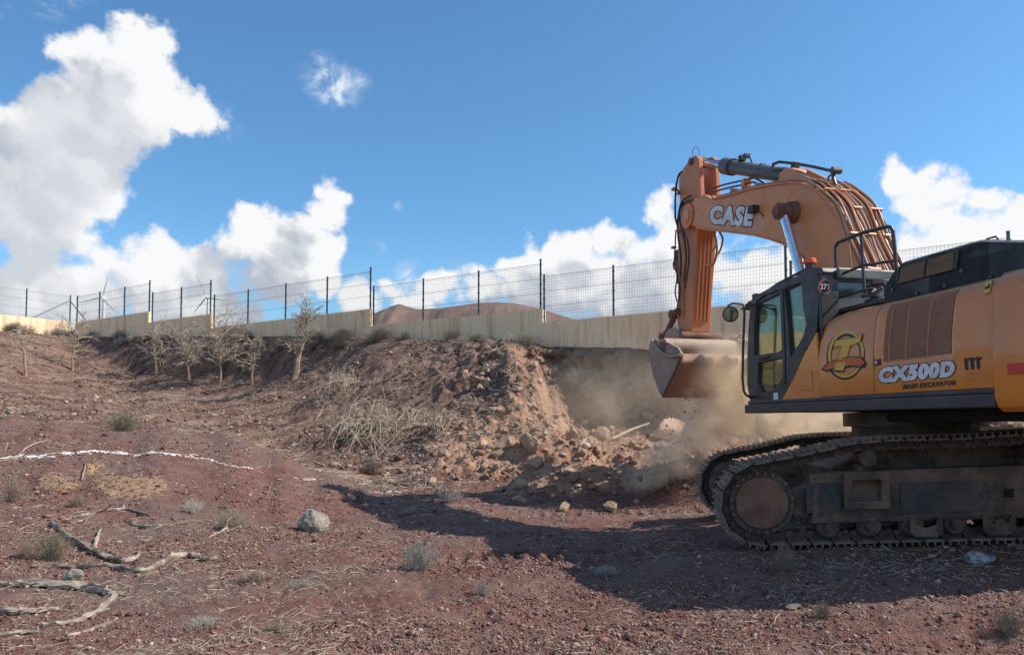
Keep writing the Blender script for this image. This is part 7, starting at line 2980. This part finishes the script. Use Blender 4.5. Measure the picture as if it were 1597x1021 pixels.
brush_pile((562, 712), 120, 125, 85, 31, 'uprooted dead tree lying in a tangle of pale branches at the bank foot')
brush_pile((655, 690), 90, 50, 34, 32, 'smaller tangle of dead branches right of the uprooted tree')
brush_pile((530, 625), 70, 60, 40, 33, 'dead branches lying on the bank just above the big tangle')
for (a, b, c, sd_, lab) in (((742, 742), (760, 728), (800, 738), 41, 'forked stick poking out of the rubble'), ((905, 668), (915, 690), (905, 700), 42, 'bent twig beside the pointed boulder')):
    log([a, b, c], [1.2, 1.6, 1.2], M_WOODP, lab, sd_, lift=5)

# ------------------------------------------------------------------ drifting dust
def dust(name, loc, rad, rot, dens, seed, nscale=1.2, color=(1.0, 0.85, 0.65)):
    import bmesh
    bm = bmesh.new()
    bmesh.ops.create_icosphere(bm, subdivisions=3, radius=1.0)
    me = bpy.data.meshes.new(name)
    bm.to_mesh(me)
    bm.free()
    m = bpy.data.materials.new(name)
    m.use_nodes = True
    m.node_tree.nodes.clear()
    t = NT(m.node_tree)
    tc = t.n('ShaderNodeTexCoord')
    geo = t.n('ShaderNodeNewGeometry')
    P = tc.outputs['Object']
    ln = t.vmath('LENGTH', P, out=1)
    wn = t.noise(t.vmath('ADD', geo.outputs['Position'], (0, seed * 5.7, 0)), 1.1, 4, 0.6)
    wp = t.math('MULTIPLY', t.math('SUBTRACT', wn, 0.5), 0.7)
    fall = t.math('MULTIPLY', t.smooth(t.math('ADD', ln, wp), 0.92, 0.15), t.smooth(ln, 1.0, 0.85))
    W = t.vmath('ADD', geo.outputs['Position'], (seed * 3.1, 0, 0))
    n1 = t.noise(W, nscale, 5, 0.62, 0.6)
    k = t.smooth(n1, 0.36, 0.68)
    d = t.math('MULTIPLY', t.math('MULTIPLY', fall, k), dens)
    pv = t.n('ShaderNodeVolumePrincipled')
    pv.inputs['Color'].default_value = color + (1,)
    pv.inputs['Anisotropy'].default_value = 0.0
    t.link(d, pv.inputs['Density'])
    o = t.n('ShaderNodeOutputMaterial')
    t.link(pv.outputs[0], o.inputs['Volume'])
    me.materials.append(m)
    ob = bpy.data.objects.new(name, me)
    col.objects.link(ob)
    ob.location = loc
    ob.scale = rad
    ob.rotation_euler = rot
    ob['kind'] = 'stuff'
    return ob


dust('dust_cloud', (3.95, 13.6, 2.05), (1.2, 0.7, 1.4), (0, 0, 0), 4.6, 1)
dust('dust_cloud', (3.40, 13.6, 1.35), (2.0, 0.7, 0.62), (0, R(-38), 0), 8.0, 2, nscale=1.8)
dust('dust_cloud', (5.2, 13.9, 1.5), (2.7, 0.9, 0.85), (0, 0, 0), 4.0, 3)
dust('dust_cloud', (3.2, 22.0, 1.8), (4.2, 4.6, 2.6), (0, 0, 0), 0.16, 4, nscale=0.5)

# clods and grit dropping from the bucket
n = 260
tt = rng.uniform(0, 1, n)
gx = 3.9 - 1.1 * tt + rng.normal(0, 0.22 + 0.25 * tt, n)
gy = 14.2 - 0.4 * tt + rng.normal(0, 0.18, n)
gzz = 2.7 - 2.1 * tt + rng.normal(0, 0.12, n)
K = len(ICO_V)
sz = 0.012 * rng.lognormal(0, 0.55, n)
V = np.einsum('nij,kj->nki', rand_rot(n), ICO_V) * rng.uniform(0.7, 1.3, (n, K, 1)) * sz[:, None, None] + np.stack([gx, gy, gzz], -1)[:, None, :]
F = ICO_F[None] + (np.arange(n) * K)[:, None, None]
o = np_mesh('falling_grit', V.reshape(-1, 3), F.reshape(-1, 3), M_TINT)
at = o.data.color_attributes.new('tint', 'FLOAT_COLOR', 'POINT')
cc = pick_cols(n, [(0.36, 0.21, 0.14), (0.25, 0.15, 0.11), (0.43, 0.28, 0.195)])
at.data.foreach_set('color', np.repeat(np.concatenate([cc, np.ones((n, 1))], 1)[:, None, :], K, axis=1).astype(np.float32).ravel())
o['kind'] = 'stuff'
